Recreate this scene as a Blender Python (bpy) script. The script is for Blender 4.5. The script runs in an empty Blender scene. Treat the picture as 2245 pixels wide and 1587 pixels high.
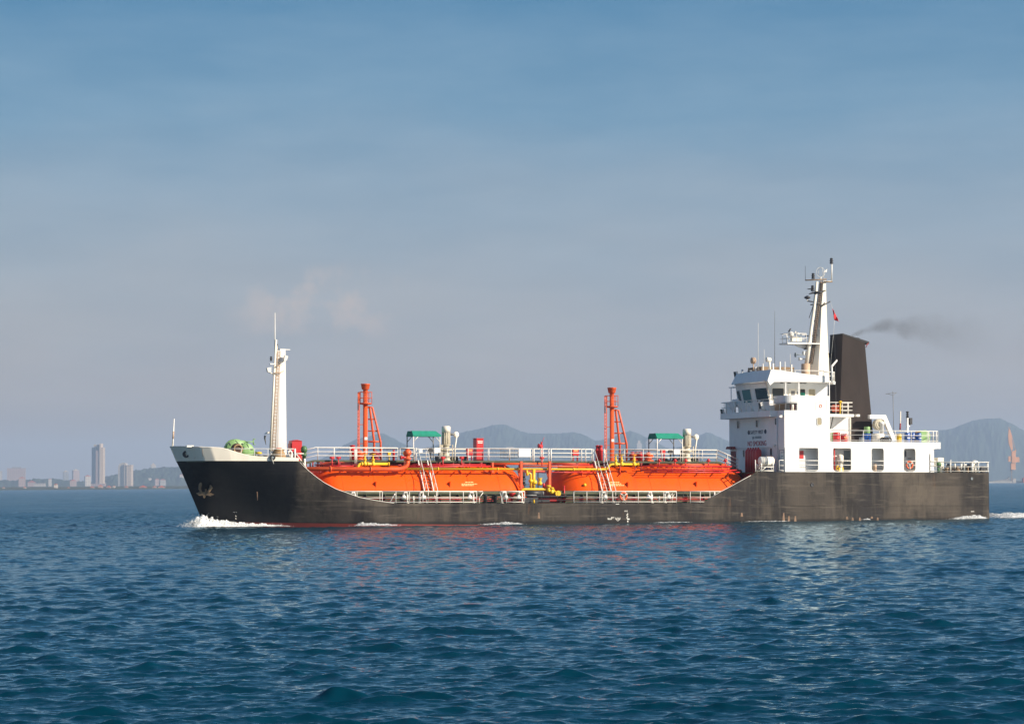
import bpy, bmesh, math, random
import numpy as np
from mathutils import Matrix, Vector, noise as mnoise

random.seed(7)
rng = np.random.default_rng(11)
SC = bpy.context.scene
COL = SC.collection
R_ = math.radians

# ------------------------------------------------------------------ camera
FPX, WPX, HPX = 5500.0, 2245.0, 1587.0
CAMH, SHIPD, THETA, TRIM, ROLL = 3.6, 222.0, R_(20.0), R_(0.40), R_(-0.36)
PITCH = math.atan((1061.0 - 793.5) / FPX)
cam_d = bpy.data.cameras.new('camera'); cam = bpy.data.objects.new('camera', cam_d); COL.objects.link(cam)
cam_d.sensor_width = 36.0; cam_d.lens = FPX / WPX * 36.0
cam_d.clip_start = 0.5; cam_d.clip_end = 60000.0
CAMM = Matrix.Translation((0, 0, CAMH)) @ Matrix.Rotation(math.pi / 2 + PITCH, 4, 'X') @ Matrix.Rotation(ROLL, 4, 'Z')
cam.matrix_world = CAMM
SC.camera = cam

# ------------------------------------------------------------------ light
SUN_ALPHA, SUN_EL = R_(45.0), R_(27.0)
nh = Vector((math.sin(THETA), -math.cos(THETA), 0)); sh = Vector((math.cos(THETA), math.sin(THETA), 0))
sdir = (nh * math.cos(SUN_ALPHA) + sh * math.sin(SUN_ALPHA)) * math.cos(SUN_EL) + Vector((0, 0, math.sin(SUN_EL)))
sun_d = bpy.data.lights.new('sun', 'SUN'); sun = bpy.data.objects.new('sun', sun_d); COL.objects.link(sun)
sun_d.energy = 5.0; sun_d.angle = R_(0.5); sun_d.color = (1.0, 0.89, 0.74)
sun.rotation_euler = sdir.to_track_quat('Z', 'Y').to_euler()

# ------------------------------------------------------------------ sky
world = bpy.data.worlds.new("World"); SC.world = world; world.use_nodes = True
nt = world.node_tree; N, L = nt.nodes, nt.links
for n_ in list(N): N.remove(n_)
out = N.new('ShaderNodeOutputWorld'); bg = N.new('ShaderNodeBackground'); bg.inputs['Strength'].default_value = 0.10
sky = N.new('ShaderNodeTexSky'); sky.sky_type = 'NISHITA'; sky.sun_disc = False
sky.sun_elevation = SUN_EL; sky.sun_rotation = math.atan2(sdir.x, sdir.y); sky.dust_density = 2.0; sky.air_density = 1.2
tc = N.new('ShaderNodeTexCoord'); sep = N.new('ShaderNodeSeparateXYZ'); L.new(tc.outputs['Generated'], sep.inputs[0])
ns = N.new('ShaderNodeTexNoise'); ns.inputs['Scale'].default_value = 9.0; ns.inputs['Detail'].default_value = 5.0
mp = N.new('ShaderNodeMapping'); mp.inputs['Scale'].default_value = (1, 1, 3.2); L.new(tc.outputs['Generated'], mp.inputs[0]); L.new(mp.outputs[0], ns.inputs['Vector'])
ad = N.new('ShaderNodeMath'); ad.operation = 'MULTIPLY_ADD'; ad.inputs[1].default_value = 0.048; L.new(ns.outputs['Fac'], ad.inputs[0])
sb = N.new('ShaderNodeMath'); sb.operation = 'SUBTRACT'; L.new(sep.outputs['Z'], sb.inputs[0]); sb.inputs[1].default_value = 0.024; L.new(sb.outputs[0], ad.inputs[2])
rp = N.new('ShaderNodeValToRGB'); L.new(ad.outputs[0], rp.inputs[0])
K = 10.0
XP = 1 / 1.516
SKY = [(0.0, (.50, .385, .34)), (0.03, (.475, .415, .405)), (0.062, (.40, .415, .465)), (0.105, (.27, .365, .48)), (0.15, (.125, .29, .465)), (0.192, (.04, .21, .405)), (0.40, (.035, .14, .32)), (1.0, (.03, .10, .26))]
SKY = [(p_, tuple(v_ * XP for v_ in c_)) for p_, c_ in SKY]
el = rp.color_ramp.elements
while len(el) < len(SKY): el.new(0.5)
for e_, (p_, c_) in zip(el, SKY): e_.position = p_; e_.color = (*c_, 1)
sc_ = N.new('ShaderNodeVectorMath'); sc_.operation = 'SCALE'; sc_.inputs['Scale'].default_value = K; L.new(rp.outputs[0], sc_.inputs[0])
# a few faint puffs low over the land to the left
cs = N.new('ShaderNodeTexNoise'); cs.inputs['Scale'].default_value = 46; cs.inputs['Detail'].default_value = 7; cs.inputs['Roughness'].default_value = .58; L.new(tc.outputs['Generated'], cs.inputs['Vector'])
cm = N.new('ShaderNodeMapRange'); cm.inputs[1].default_value = .47; cm.inputs[2].default_value = .60; cm.inputs[4].default_value = .8; L.new(cs.outputs['Fac'], cm.inputs[0])
def bell(src, c, w):
    a = N.new('ShaderNodeMath'); a.operation = 'SUBTRACT'; L.new(src, a.inputs[0]); a.inputs[1].default_value = c
    b = N.new('ShaderNodeMath'); b.operation = 'DIVIDE'; L.new(a.outputs[0], b.inputs[0]); b.inputs[1].default_value = w
    p = N.new('ShaderNodeMath'); p.operation = 'MULTIPLY'; L.new(b.outputs[0], p.inputs[0]); L.new(b.outputs[0], p.inputs[1])
    q = N.new('ShaderNodeMapRange'); q.interpolation_type = 'SMOOTHSTEP'; q.inputs[1].default_value = 1; q.inputs[2].default_value = 0; L.new(p.outputs[0], q.inputs[0]); return q.outputs[0]
bx, bz = bell(sep.outputs['X'], -.077, .040), bell(sep.outputs['Z'], .0725, .017)
m1 = N.new('ShaderNodeMath'); m1.operation = 'MULTIPLY'; L.new(bx, m1.inputs[0]); L.new(bz, m1.inputs[1])
m2 = N.new('ShaderNodeMath'); m2.operation = 'MULTIPLY'; L.new(m1.outputs[0], m2.inputs[0]); L.new(cm.outputs[0], m2.inputs[1])
# wide veils of thin haze cloud
vs_ = N.new('ShaderNodeTexNoise'); vs_.inputs['Scale'].default_value = 16; vs_.inputs['Detail'].default_value = 6; vs_.inputs['Roughness'].default_value = .55
mp2 = N.new('ShaderNodeMapping'); mp2.inputs['Scale'].default_value = (1, 1, 4.5); mp2.inputs['Rotation'].default_value = (0, .12, 0); L.new(tc.outputs['Generated'], mp2.inputs[0]); L.new(mp2.outputs[0], vs_.inputs['Vector'])
vm = N.new('ShaderNodeMapRange'); vm.inputs[1].default_value = .35; vm.inputs[2].default_value = .68; vm.inputs[3].default_value = -.014; vm.inputs[4].default_value = .024; L.new(vs_.outputs['Fac'], vm.inputs[0])
pf = N.new('ShaderNodeMix'); pf.data_type = 'RGBA'; pf.clamp_result = False; L.new(m2.outputs[0], pf.inputs[0])
ve = N.new('ShaderNodeVectorMath'); ve.operation = 'MULTIPLY_ADD'; 
cv = N.new('ShaderNodeCombineXYZ'); 
for k_ in range(3): L.new(vm.outputs[0], cv.inputs[k_])
L.new(cv.outputs[0], ve.inputs[0]); ve.inputs[1].default_value = (.75, .70, .62); L.new(rp.outputs[0], ve.inputs[2])
L.new(ve.outputs[0], pf.inputs[6]); pf.inputs[7].default_value = (.40, .335, .32, 1)
L.new(pf.outputs[2], sc_.inputs[0])
mx = N.new('ShaderNodeMix'); mx.data_type = 'RGBA'; mx.inputs[0].default_value = 0.86
L.new(sky.outputs[0], mx.inputs[6]); L.new(sc_.outputs[0], mx.inputs[7]); L.new(mx.outputs[2], bg.inputs[0]); L.new(bg.outputs[0], out.inputs[0])

SC.view_settings.view_transform = 'Standard'; SC.view_settings.look = 'None'
SC.view_settings.exposure = 0.60; SC.view_settings.gamma = 1.0
SC.render.engine = 'CYCLES'
SC.cycles.use_denoising = True
SC.cycles.max_bounces = 6; SC.cycles.volume_bounces = 0; SC.cycles.transparent_max_bounces = 16
SC.cycles.volume_step_rate = 2.0

# ------------------------------------------------------------------ photograph pixel -> ship frame (s aft, t inboard from port side, z up)
SHIPM = Matrix.Translation((0, SHIPD, 0)) @ Matrix.Rotation(THETA, 4, 'Z') @ Matrix.Rotation(TRIM, 4, 'Y')
SHIPI = SHIPM.inverted()
_c = SHIPI @ Vector((0, 0, CAMH)); _rot = SHIPI.to_3x3() @ CAMM.to_3x3()
def Q(px, py, t):
    d = _rot @ Vector(((px - 1122.5) / FPX, -(py - 793.5) / FPX, -1.0))
    k = (t - _c.y) / d.y
    q = _c + d * k
    return Vector((q.x, t, q.z))
def S(px, t, py=1000): return Q(px, py, t).x
def Z(px, py, t): return Q(px, py, t).z
def ground(px, d, z=0.0):           # world point at camera distance d in column px
    return Vector(((px - 1122.5) / FPX * d, d, z))
def hz(px): return 1061.0 - (px - 1122.5) * math.tan(-ROLL)
def hgt(px, py, d): return CAMH + (hz(px) - py) / FPX * d

# ------------------------------------------------------------------ materials
def base(name, color, rough=0.5, metal=0.0, spec=0.5):
    m = bpy.data.materials.new(name); m.use_nodes = True
    b = m.node_tree.nodes['Principled BSDF']
    b.inputs['Base Color'].default_value = (*color, 1); b.inputs['Roughness'].default_value = rough
    b.inputs['Metallic'].default_value = metal; b.inputs['Specular IOR Level'].default_value = spec
    return m, m.node_tree, b
def painted(name, color, rough=0.45, var=0.12, scale=1.2, grime=None, gamt=0.0, bump=0.0, spec=0.5, streak=(1, 1, .35)):
    m, t, b = base(name, color, rough, 0, spec)
    n, l = t.nodes, t.links
    tc = n.new('ShaderNodeTexCoord'); mp = n.new('ShaderNodeMapping'); mp.inputs['Scale'].default_value = streak
    l.new(tc.outputs['Object'], mp.inputs[0])
    a = n.new('ShaderNodeTexNoise'); a.inputs['Scale'].default_value = scale; a.inputs['Detail'].default_value = 6; l.new(mp.outputs[0], a.inputs['Vector'])
    r = n.new('ShaderNodeMapRange'); r.inputs[3].default_value = 1 - var * 1.6; r.inputs[4].default_value = 1 + var; r.inputs[1].default_value = .25; r.inputs[2].default_value = .75
    l.new(a.outputs['Fac'], r.inputs[0])
    v = n.new('ShaderNodeVectorMath'); v.operation = 'SCALE'; v.inputs[0].default_value = color; l.new(r.outputs[0], v.inputs['Scale'])
    src = v.outputs[0]
    if grime:
        g = n.new('ShaderNodeTexNoise'); g.inputs['Scale'].default_value = scale * 2.3; g.inputs['Detail'].default_value = 8; g.inputs['Roughness'].default_value = .65; l.new(mp.outputs[0], g.inputs['Vector'])
        gr = n.new('ShaderNodeMapRange'); gr.inputs[1].default_value = .55; gr.inputs[2].default_value = .75; gr.inputs[4].default_value = gamt; l.new(g.outputs['Fac'], gr.inputs[0])
        x = n.new('ShaderNodeMix'); x.data_type = 'RGBA'; l.new(gr.outputs[0], x.inputs[0]); l.new(src, x.inputs[6]); x.inputs[7].default_value = (*grime, 1); src = x.outputs[2]
    l.new(src, b.inputs['Base Color'])
    if bump:
        bp = n.new('ShaderNodeBump'); bp.inputs['Strength'].default_value = bump; bp.inputs['Distance'].default_value = .05
        l.new(a.outputs['Fac'], bp.inputs['Height']); l.new(bp.outputs[0], b.inputs['Normal'])
    return m
M = {}
M['white'] = painted('white_paint', (.80, .79, .76), .4, .05, .8, (.55, .42, .28), .28)
M['rail'] = painted('rail_paint', (.80, .77, .70), .4, .05, 1, (.5, .3, .15), .3)
M['cream'] = painted('cream_paint', (.86, .79, .66), .45, .05, .9, (.45, .3, .18), .22)
M['orange'] = painted('tank_orange', (.88, .098, .003), .5, .08, .5, (.58, .045, .006), .4, streak=(.8, .5, .25), spec=.12)
M['opipe'] = painted('pipe_orange', (.72, .10, .018), .45, .10, 2, (.35, .06, .03), .4)
M['stack'] = painted('stack_orange', (.70, .10, .022), .45, .12, 1.4, (.30, .05, .03), .45)
M['red'] = painted('red_paint', (.56, .022, .024), .42, .08, 2)
M['dred'] = painted('dull_red_paint', (.30, .03, .03), .6, .2, 2)
M['yellow'] = painted('yellow_paint', (.82, .50, .012), .42, .08, 2, (.4, .2, .03), .35)
M['green'] = painted('deck_green', (.075, .085, .042), .7, .25, 1.5, (.12, .07, .04), .5)
M['lgreen'] = painted('winch_green', (.23, .40, .145), .5, .12, 3, (.05, .09, .04), .6)
M['dgreen'] = painted('cowl_green', (.07, .16, .06), .5, .12, 3)
M['canvas'] = painted('green_canvas', (.004, .235, .155), .75, .10, 3)
M['pump'] = painted('pump_beige', (.60, .535, .40), .5, .12, 3, (.2, .13, .07), .5)
M['grey'] = painted('grey_metal', (.18, .18, .18), .5, .15, 3)
M['dark'] = painted('dark_metal', (.035, .035, .04), .5, .2, 3)
M['rope'] = painted('rope_tan', (.40, .26, .13), .9, .3, 14, (.15, .08, .04), .7)
M['rope2'] = painted('rope_brown', (.075, .04, .025), .9, .3, 14)
M['blue'] = painted('blue_plastic', (.01, .085, .36), .35, .08, 3)
M['funnel'] = painted('funnel_black', (.034, .025, .0225), .6, .14, .8, (.018, .015, .015), .6, spec=.15)
M['black'] = painted('matt_black', (.018, .018, .02), .7, .1, 2)
M['rubber'] = painted('rubber', (.02, .02, .02), .8, .1, 3)
M['tan'] = painted('tan_paint', (.55, .38, .25), .6, .1, 2)
M['lorange'] = painted('lifebuoy_orange', (.75, .13, .04), .5, .05, 2)
M['curtain'] = painted('curtain', (.42, .36, .24), .8, .25, 5, streak=(3, 3, .1))
M['rust'] = painted('rusty_iron', (.24, .16, .09), .8, .3, 4)
M['flag'] = painted('red_cloth', (.55, .03, .035), .8, .1, 3)
M['greypaint'] = painted('faded_grey_paint', (.22, .26, .28), .6, .1, 3)
M['textblue'] = base('dark_lettering', (.03, .045, .08), .5)[0]
M['textyel'] = base('pale_lettering', (.9, .55, .22), .5)[0]
def glassy(name, c):
    m, t, b = base(name, c, .06, 0, .6); return m
M['glass'] = glassy('window_glass', (.008, .02, .025)); M['glasst'] = glassy('teal_glass', (.03, .13, .12))

def hull_mat():
    m, t, b = base('hull_paint', (.05, .05, .05), .5, 0, .14); n, l = t.nodes, t.links
    tc = n.new('ShaderNodeTexCoord'); sp = n.new('ShaderNodeSeparateXYZ'); l.new(tc.outputs['Object'], sp.inputs[0])
    def nz(scale, st, det=6, rgh=.6):
        mp = n.new('ShaderNodeMapping'); mp.inputs['Scale'].default_value = st; l.new(tc.outputs['Object'], mp.inputs[0])
        a = n.new('ShaderNodeTexNoise'); a.inputs['Scale'].default_value = scale; a.inputs['Detail'].default_value = det; a.inputs['Roughness'].default_value = rgh; l.new(mp.outputs[0], a.inputs['Vector']); return a.outputs['Fac']
    def mr(x, a, b_, c, d):
        r = n.new('ShaderNodeMapRange'); r.inputs[1].default_value = a; r.inputs[2].default_value = b_; r.inputs[3].default_value = c; r.inputs[4].default_value = d; l.new(x, r.inputs[0]); return r.outputs[0]
    def mix(f, a, b_, mode='MIX'):
        x = n.new('ShaderNodeMix'); x.data_type = 'RGBA'; x.blend_type = mode
        (l.new(f, x.inputs[0]) if not isinstance(f, float) else setattr(x.inputs[0], 'default_value', f))
        for i, v in ((6, a), (7, b_)):
            if isinstance(v, tuple): x.inputs[i].default_value = (*v, 1)
            else: l.new(v, x.inputs[i])
        return x.outputs[2]
    big = nz(.30, (1, 1, .55), 4); st = nz(1.5, (1, 1, .10), 5); fine = nz(2.2, (1, 1, 1), 8, .7); plate = nz(.16, (1, 1, .02), 2)
    c = mix(mr(big, .42, .58, 0, 1), (.028, .024, .022), (.090, .074, .059))
    c = mix(mr(st, .50, .64, 0, .42), c, (.135, .112, .085))
    c = mix(mr(fine, .56, .75, 0, .6), c, (.022, .020, .020))
    c = mix(mr(plate, .4, .6, 0, .5), c, (.028, .025, .027))
    # bow plating darkened below: shade of the flare put into the colour
    pass
    cb = n.new('ShaderNodeCombineXYZ'); l.new(sp.outputs['X'], cb.inputs[0]); l.new(sp.outputs['Z'], cb.inputs[1])
    br = n.new('ShaderNodeTexBrick'); l.new(cb.outputs[0], br.inputs['Vector']); br.inputs['Scale'].default_value = 1; br.inputs['Brick Width'].default_value = 5.6; br.inputs['Row Height'].default_value = 1.72
    br.inputs['Mortar Size'].default_value = .012; br.inputs['Mortar Smooth'].default_value = .3; br.inputs['Color1'].default_value = (.62, .62, .62, 1); br.inputs['Color2'].default_value = (1.25, 1.22, 1.18, 1); br.inputs['Mortar'].default_value = (1.45, 1.4, 1.3, 1); br.offset_frequency = 2
    c = mix(.55, c, br.outputs['Color'], 'MULTIPLY')
    scuf = nz(1.1, (.28, 1, 3.2), 6, .65)
    c = mix(mr(scuf, .54, .66, 0, .6), c, (.125, .105, .084))
    rust = nz(.9, (1.2, 1, .22), 7, .7)
    c = mix(mr(rust, .62, .78, 0, .55), c, (.17, .085, .045))
    c = mix(mr(sp.outputs['X'], -19.9, -19.3, .88, 0), c, (.010, .011, .014))  # near-black navy stands for the shade on the forward-turned bow
    # damp, grimy strake just above the water and the red boot-topping below it
    zz = n.new('ShaderNodeMath'); zz.operation = 'MULTIPLY_ADD'; l.new(sp.outputs['X'], zz.inputs[0]); zz.inputs[1].default_value = -.0026; l.new(sp.outputs['Z'], zz.inputs[2])
    wob = n.new('ShaderNodeMath'); wob.operation = 'MULTIPLY_ADD'; l.new(fine, wob.inputs[0]); wob.inputs[1].default_value = .35; l.new(zz.outputs[0], wob.inputs[2])
    c = mix(mr(wob.outputs[0], .42, .62, .8, 0), c, (.014, .013, .013))
    z2 = n.new('ShaderNodeMath'); z2.operation = 'MULTIPLY_ADD'; l.new(sp.outputs['X'], z2.inputs[0]); z2.inputs[1].default_value = .0123; l.new(sp.outputs['Z'], z2.inputs[2])
    c = mix(mr(z2.outputs[0], -.02, .005, 1, 0), c, (.20, .042, .036))
    l.new(c, b.inputs['Base Color'])
    # plating: frame lines and slight dishing
    bp = n.new('ShaderNodeBump'); bp.inputs['Strength'].default_value = .35; bp.inputs['Distance'].default_value = .12
    w = nz(.55, (1, 1, .8), 3); l.new(w, bp.inputs['Height']); l.new(bp.outputs[0], b.inputs['Normal'])
    l.new(mr(fine, .3, .7, .38, .62), b.inputs['Roughness'])
    return m
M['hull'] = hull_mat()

# ------------------------------------------------------------------ mesh builder
class MB:
    def __init__(s): s.v, s.f, s.m, s.sm = [], [], [], []
    def add(s, vs, fs, mi=0, smooth=False):
        o = len(s.v); s.v += [tuple(v) for v in vs]
        for f in fs: s.f.append([i + o for i in f]); s.m.append(mi); s.sm.append(smooth)
        return s
    def box(s, x0, x1, y0, y1, z0, z1, mi=0):
        x0, x1 = sorted((x0, x1)); y0, y1 = sorted((y0, y1)); z0, z1 = sorted((z0, z1))
        return s.add([(x0, y0, z0), (x1, y0, z0), (x1, y1, z0), (x0, y1, z0), (x0, y0, z1), (x1, y0, z1), (x1, y1, z1), (x0, y1, z1)],
                     [(3, 2, 1, 0), (4, 5, 6, 7), (0, 1, 5, 4), (1, 2, 6, 5), (2, 3, 7, 6), (3, 0, 4, 7)], mi)
    def hexa(s, p, mi=0): return s.add(p, [(3, 2, 1, 0), (4, 5, 6, 7), (0, 1, 5, 4), (1, 2, 6, 5), (2, 3, 7, 6), (3, 0, 4, 7)], mi)
    def tube(s, pts, r, n=6, mi=0, caps=True, smooth=True):
        pts = [Vector(p) for p in pts]; rs = r if isinstance(r, (list, tuple)) else [r] * len(pts)
        rings = []; up = None
        for i, p in enumerate(pts):
            d = (pts[min(i + 1, len(pts) - 1)] - pts[max(i - 1, 0)]).normalized()
            if up is None or abs(d.dot(up)) > .98: up = Vector((0, 0, 1)) if abs(d.z) < .9 else Vector((1, 0, 0))
            a = d.cross(up).normalized(); b_ = a.cross(d).normalized(); up = b_
            rings.append([p + (a * math.cos(2 * math.pi * k / n) + b_ * math.sin(2 * math.pi * k / n)) * rs[i] for k in range(n)])
        vs = [v for g in rings for v in g]; fs = []
        for i in range(len(pts) - 1):
            for k in range(n): fs.append((i * n + k, i * n + (k + 1) % n, (i + 1) * n + (k + 1) % n, (i + 1) * n + k))
        s.add(vs, fs, mi, smooth)
        if caps:
            o = len(s.v) - len(vs)
            s.f.append([o + k for k in reversed(range(n))]); s.m.append(mi); s.sm.append(False)
            s.f.append([o + (len(pts) - 1) * n + k for k in range(n)]); s.m.append(mi); s.sm.append(False)
        return s
    def bars(s, segs, r, n=5, mi=0):
        for a, b_ in segs: s.tube([a, b_], r, n, mi)
        return s
    def lathe(s, c, prof, axis='z', n=16, mi=0, smooth=True):   # prof: (along, radius)
        vs, fs = [], []
        for (a, r) in prof:
            for k in range(n):
                q = 2 * math.pi * k / n; u, w = r * math.cos(q), r * math.sin(q)
                vs.append((c[0] + u, c[1] + w, c[2] + a) if axis == 'z' else (c[0] + a, c[1] + u, c[2] + w) if axis == 'x' else (c[0] + w, c[1] + a, c[2] + u))
        for i in range(len(prof) - 1):
            for k in range(n): fs.append((i * n + k, i * n + (k + 1) % n, (i + 1) * n + (k + 1) % n, (i + 1) * n + k))
        s.add(vs, fs, mi, smooth)
        o = len(s.v) - len(vs)
        if prof[0][1] > 1e-4: s.f.append([o + k for k in reversed(range(n))]); s.m.append(mi); s.sm.append(False)
        if prof[-1][1] > 1e-4: s.f.append([o + (len(prof) - 1) * n + k for k in range(n)]); s.m.append(mi); s.sm.append(False)
        return s
    def ball(s, c, r, mi=0, n=10, sz=1.0):
        return s.lathe(c, [(-r * sz * math.cos(math.pi * i / 6), max(r * math.sin(math.pi * i / 6), .0005)) for i in range(7)], 'z', n, mi)
    def torus(s, c, R, r, axis='y', n=20, m_=7, mi=0):
        pts = []
        for k in range(n):
            q = 2 * math.pi * k / n; e = {'y': (math.cos(q), 0, math.sin(q)), 'x': (0, math.cos(q), math.sin(q)), 'z': (math.cos(q), math.sin(q), 0)}[axis]
            a = {'y': (0, 1, 0), 'x': (1, 0, 0), 'z': (0, 0, 1)}[axis]
            for j in range(m_):
                w = 2 * math.pi * j / m_
                pts.append(tuple(c[i] + e[i] * (R + r * math.cos(w)) + a[i] * r * math.sin(w) for i in range(3)))
        fs = [(k * m_ + j, k * m_ + (j + 1) % m_, ((k + 1) % n) * m_ + (j + 1) % m_, ((k + 1) % n) * m_ + j) for k in range(n) for j in range(m_)]
        return s.add(pts, fs, mi, True)
    def prism(s, poly, lo, hi, axis='y', mi=0):
        """closed polygon (2-D) extruded along an axis: y -> (s,z) polygon, x -> (t,z), z -> (s,t)"""
        n = len(poly)
        P3 = {'y': lambda a, b_, k: (a, k, b_), 'x': lambda a, b_, k: (k, a, b_), 'z': lambda a, b_, k: (a, b_, k)}[axis]
        vs = [P3(a, b_, lo) for a, b_ in poly] + [P3(a, b_, hi) for a, b_ in poly]
        fs = [list(range(n)), list(reversed(range(n, 2 * n)))] + [(i, n + i, n + (i + 1) % n, (i + 1) % n) for i in range(n)]
        return s.add(vs, fs, mi)
    def build(s, name, mats, parent=None, fix=True, bevel=0):
        me = bpy.data.meshes.new(name); me.from_pydata(s.v, [], s.f)
        for m in (mats if isinstance(mats, (list, tuple)) else [mats]): me.materials.append(M[m] if isinstance(m, str) else m)
        for p, mi, sm in zip(me.polygons, s.m, s.sm): p.material_index = mi; p.use_smooth = sm
        if fix:
            b = bmesh.new(); b.from_mesh(me); bmesh.ops.recalc_face_normals(b, faces=b.faces); b.to_mesh(me); b.free()
        o = bpy.data.objects.new(name, me); COL.objects.link(o)
        if parent is not None: o.parent = parent
        if bevel:
            md = o.modifiers.new('edge', 'BEVEL'); md.width = bevel; md.segments = 2; md.limit_method = 'ANGLE'
        return o

def tag(o, label=None, cat=None, group=None, kind=None):
    for k, v in (('label', label), ('category', cat), ('group', group), ('kind', kind)):
        if v: o[k] = v
    return o
def empty(name, mat, label, cat, group=None):
    o = bpy.data.objects.new(name, None); COL.objects.link(o); o.matrix_world = mat; return tag(o, label, cat, group)
def text(name, s, size, mat, parent, origin, xa, ya, width=None, height=None, align='CENTER'):
    cu = bpy.data.curves.new(name, 'FONT'); cu.body = s; cu.size = 1; cu.align_x = align; cu.extrude = .012
    tmp = bpy.data.objects.new('tmp_text', cu); COL.objects.link(tmp)
    dg = bpy.context.evaluated_depsgraph_get(); me = bpy.data.meshes.new_from_object(tmp.evaluated_get(dg))
    bpy.data.objects.remove(tmp); bpy.data.curves.remove(cu)
    xs = [v.co.x for v in me.vertices]; ys = [v.co.y for v in me.vertices]
    kx = width / (max(xs) - min(xs)) if width else size; ky = height / (max(ys) - min(ys)) if height else size
    xc = (max(xs) + min(xs)) / 2; y0 = min(ys); xa, ya = Vector(xa), Vector(ya); za = xa.cross(ya)
    for v in me.vertices:
        v.co = Vector(origin) + xa * ((v.co.x - (xc if align == 'CENTER' else min(xs))) * kx) + ya * ((v.co.y - y0) * ky) + za * (v.co.z * 1.0 + .006)
    me.materials.clear(); me.materials.append(M[mat]); me.name = name
    o = bpy.data.objects.new(name, me); COL.objects.link(o); o.parent = parent; return o

# ================================================================== WATER
def build_sea():
    # rows by distance (spacing grows with distance squared), columns by bearing
    rs = [3.0]
    while rs[-1] < 9500:
        r = rs[-1]
        d_ = .05 * (r / 38.0) ** 2 if r > 30 else .05 * (1 + (30 - r) * .35)
        rs.append(r + max(.045, min(d_, .46 if r < 330 else .46 + (r - 330) * .0085)))
    rs = np.array(rs)
    a_in = np.linspace(-12.9, 12.9, 1120)
    a_out = np.concatenate([-13.2 - (np.linspace(0, 1, 90)[1:] ** 1.8) * 75])[::-1]
    ang = np.radians(np.concatenate([a_out, a_in, -a_out[::-1]]))
    X = (rs[:, None] * np.sin(ang)[None, :]).astype(np.float32); Y = (rs[:, None] * np.cos(ang)[None, :]).astype(np.float32)
    dr = (np.gradient(rs)[:, None] * np.ones_like(X)).astype(np.float32); da = (rs[:, None] * np.gradient(ang)[None, :]).astype(np.float32)
    SM = np.zeros_like(X); DX = np.zeros_like(X); DY = np.zeros_like(X); ZZ = np.zeros_like(X)
    n = 110
    lam = 0.18 * (6.0 / 0.18) ** (np.arange(n) / (n - 1))
    lam *= rng.uniform(.93, 1.07, n)
    wind = R_(-98.0)
    for i in range(n):
        spread = rng.normal(0, R_(34)) if lam[i] < 3 else rng.normal(0, R_(18))
        d = wind + spread; kx, ky = math.cos(d), math.sin(d); k = 2 * math.pi / lam[i]
        st = .038 if lam[i] < .5 else (.040 if lam[i] < 1.5 else (.017 if lam[i] < 2.6 else .0075))
        amp = st / k * rng.uniform(.7, 1.3)
        proj = np.abs(kx * np.sin(ang) + ky * np.cos(ang))[None, :].astype(np.float32); cross = np.abs(-kx * np.cos(ang) + ky * np.sin(ang))[None, :].astype(np.float32)
        grid = dr * proj + da * cross
        att = np.clip((lam[i] / grid - 1.1) / 1.2, 0, 1)
        if att.max() <= 0: continue
        jmax = int(np.max(np.nonzero(att.max(axis=1) > 0)[0])) + 1
        x_, y_ = X[:jmax], Y[:jmax]
        # slow grouping so that patches are rougher or calmer
        ph = k * (kx * x_ + ky * y_) + rng.uniform(0, 6.28) + 0.9 * np.sin(2 * math.pi * (x_ * rng.normal(0, 1) + y_ * rng.normal(0, 1)) / (lam[i] * 9) + rng.uniform(0, 6.28))
        a_ = amp * att[:jmax]
        (ZZ if lam[i] > .5 else SM)[:jmax] += a_ * np.cos(ph); sn = a_ * np.sin(ph) * (.9 if lam[i] > .5 else .4)
        DX[:jmax] -= kx * sn; DY[:jmax] -= ky * sn
    # crests are sharper and rarer than troughs
    sg = ZZ[rs < 70].std(); ZZ = .74 * sg * (np.exp(.27 * np.clip(ZZ / sg, -5, 5)) - 1.04) / .27 + SM
    # no choppy sideways motion beyond the wave grid
    V = np.stack([X + DX, Y + DY, ZZ], -1).reshape(-1, 3)
    nr, na = X.shape
    idx = np.arange(nr * na).reshape(nr, na)
    F = np.stack([idx[:-1, :-1], idx[:-1, 1:], idx[1:, 1:], idx[1:, :-1]], -1).reshape(-1, 4)[:, ::-1]
    c3 = V[F[0]]; F = F if np.cross(c3[1] - c3[0], c3[2] - c3[0])[2] > 0 else F[:, ::-1]
    me = bpy.data.meshes.new('sea')
    me.vertices.add(len(V)); me.vertices.foreach_set('co', V.astype(np.float32).ravel())
    me.loops.add(F.size); me.loops.foreach_set('vertex_index', F.astype(np.int32).ravel())
    me.polygons.add(len(F)); me.polygons.foreach_set('loop_start', np.arange(0, F.size, 4, dtype=np.int32))
    me.polygons.foreach_set('use_smooth', np.ones(len(F), bool))
    me.update(calc_edges=True); me.validate()
    m, t, b = base('sea_water', (.0006, .030, .052), .08, 0, .5); n_, l = t.nodes, t.links
    b.inputs['IOR'].default_value = 1.333; b.inputs['Specular IOR Level'].default_value = .06
    tc = n_.new('ShaderNodeTexCoord')
    def bn(scale, st, det):
        mp = n_.new('ShaderNodeMapping'); mp.inputs['Scale'].default_value = st; l.new(tc.outputs['Object'], mp.inputs[0])
        a = n_.new('ShaderNodeTexNoise'); a.inputs['Scale'].default_value = scale; a.inputs['Detail'].default_value = det; l.new(mp.outputs[0], a.inputs['Vector']); return a.outputs['Fac']
    b1 = n_.new('ShaderNodeBump'); b1.inputs['Strength'].default_value = .22; b1.inputs['Distance'].default_value = .30; l.new(bn(.9, (1, 1.5, 1), 5), b1.inputs['Height'])
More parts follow.
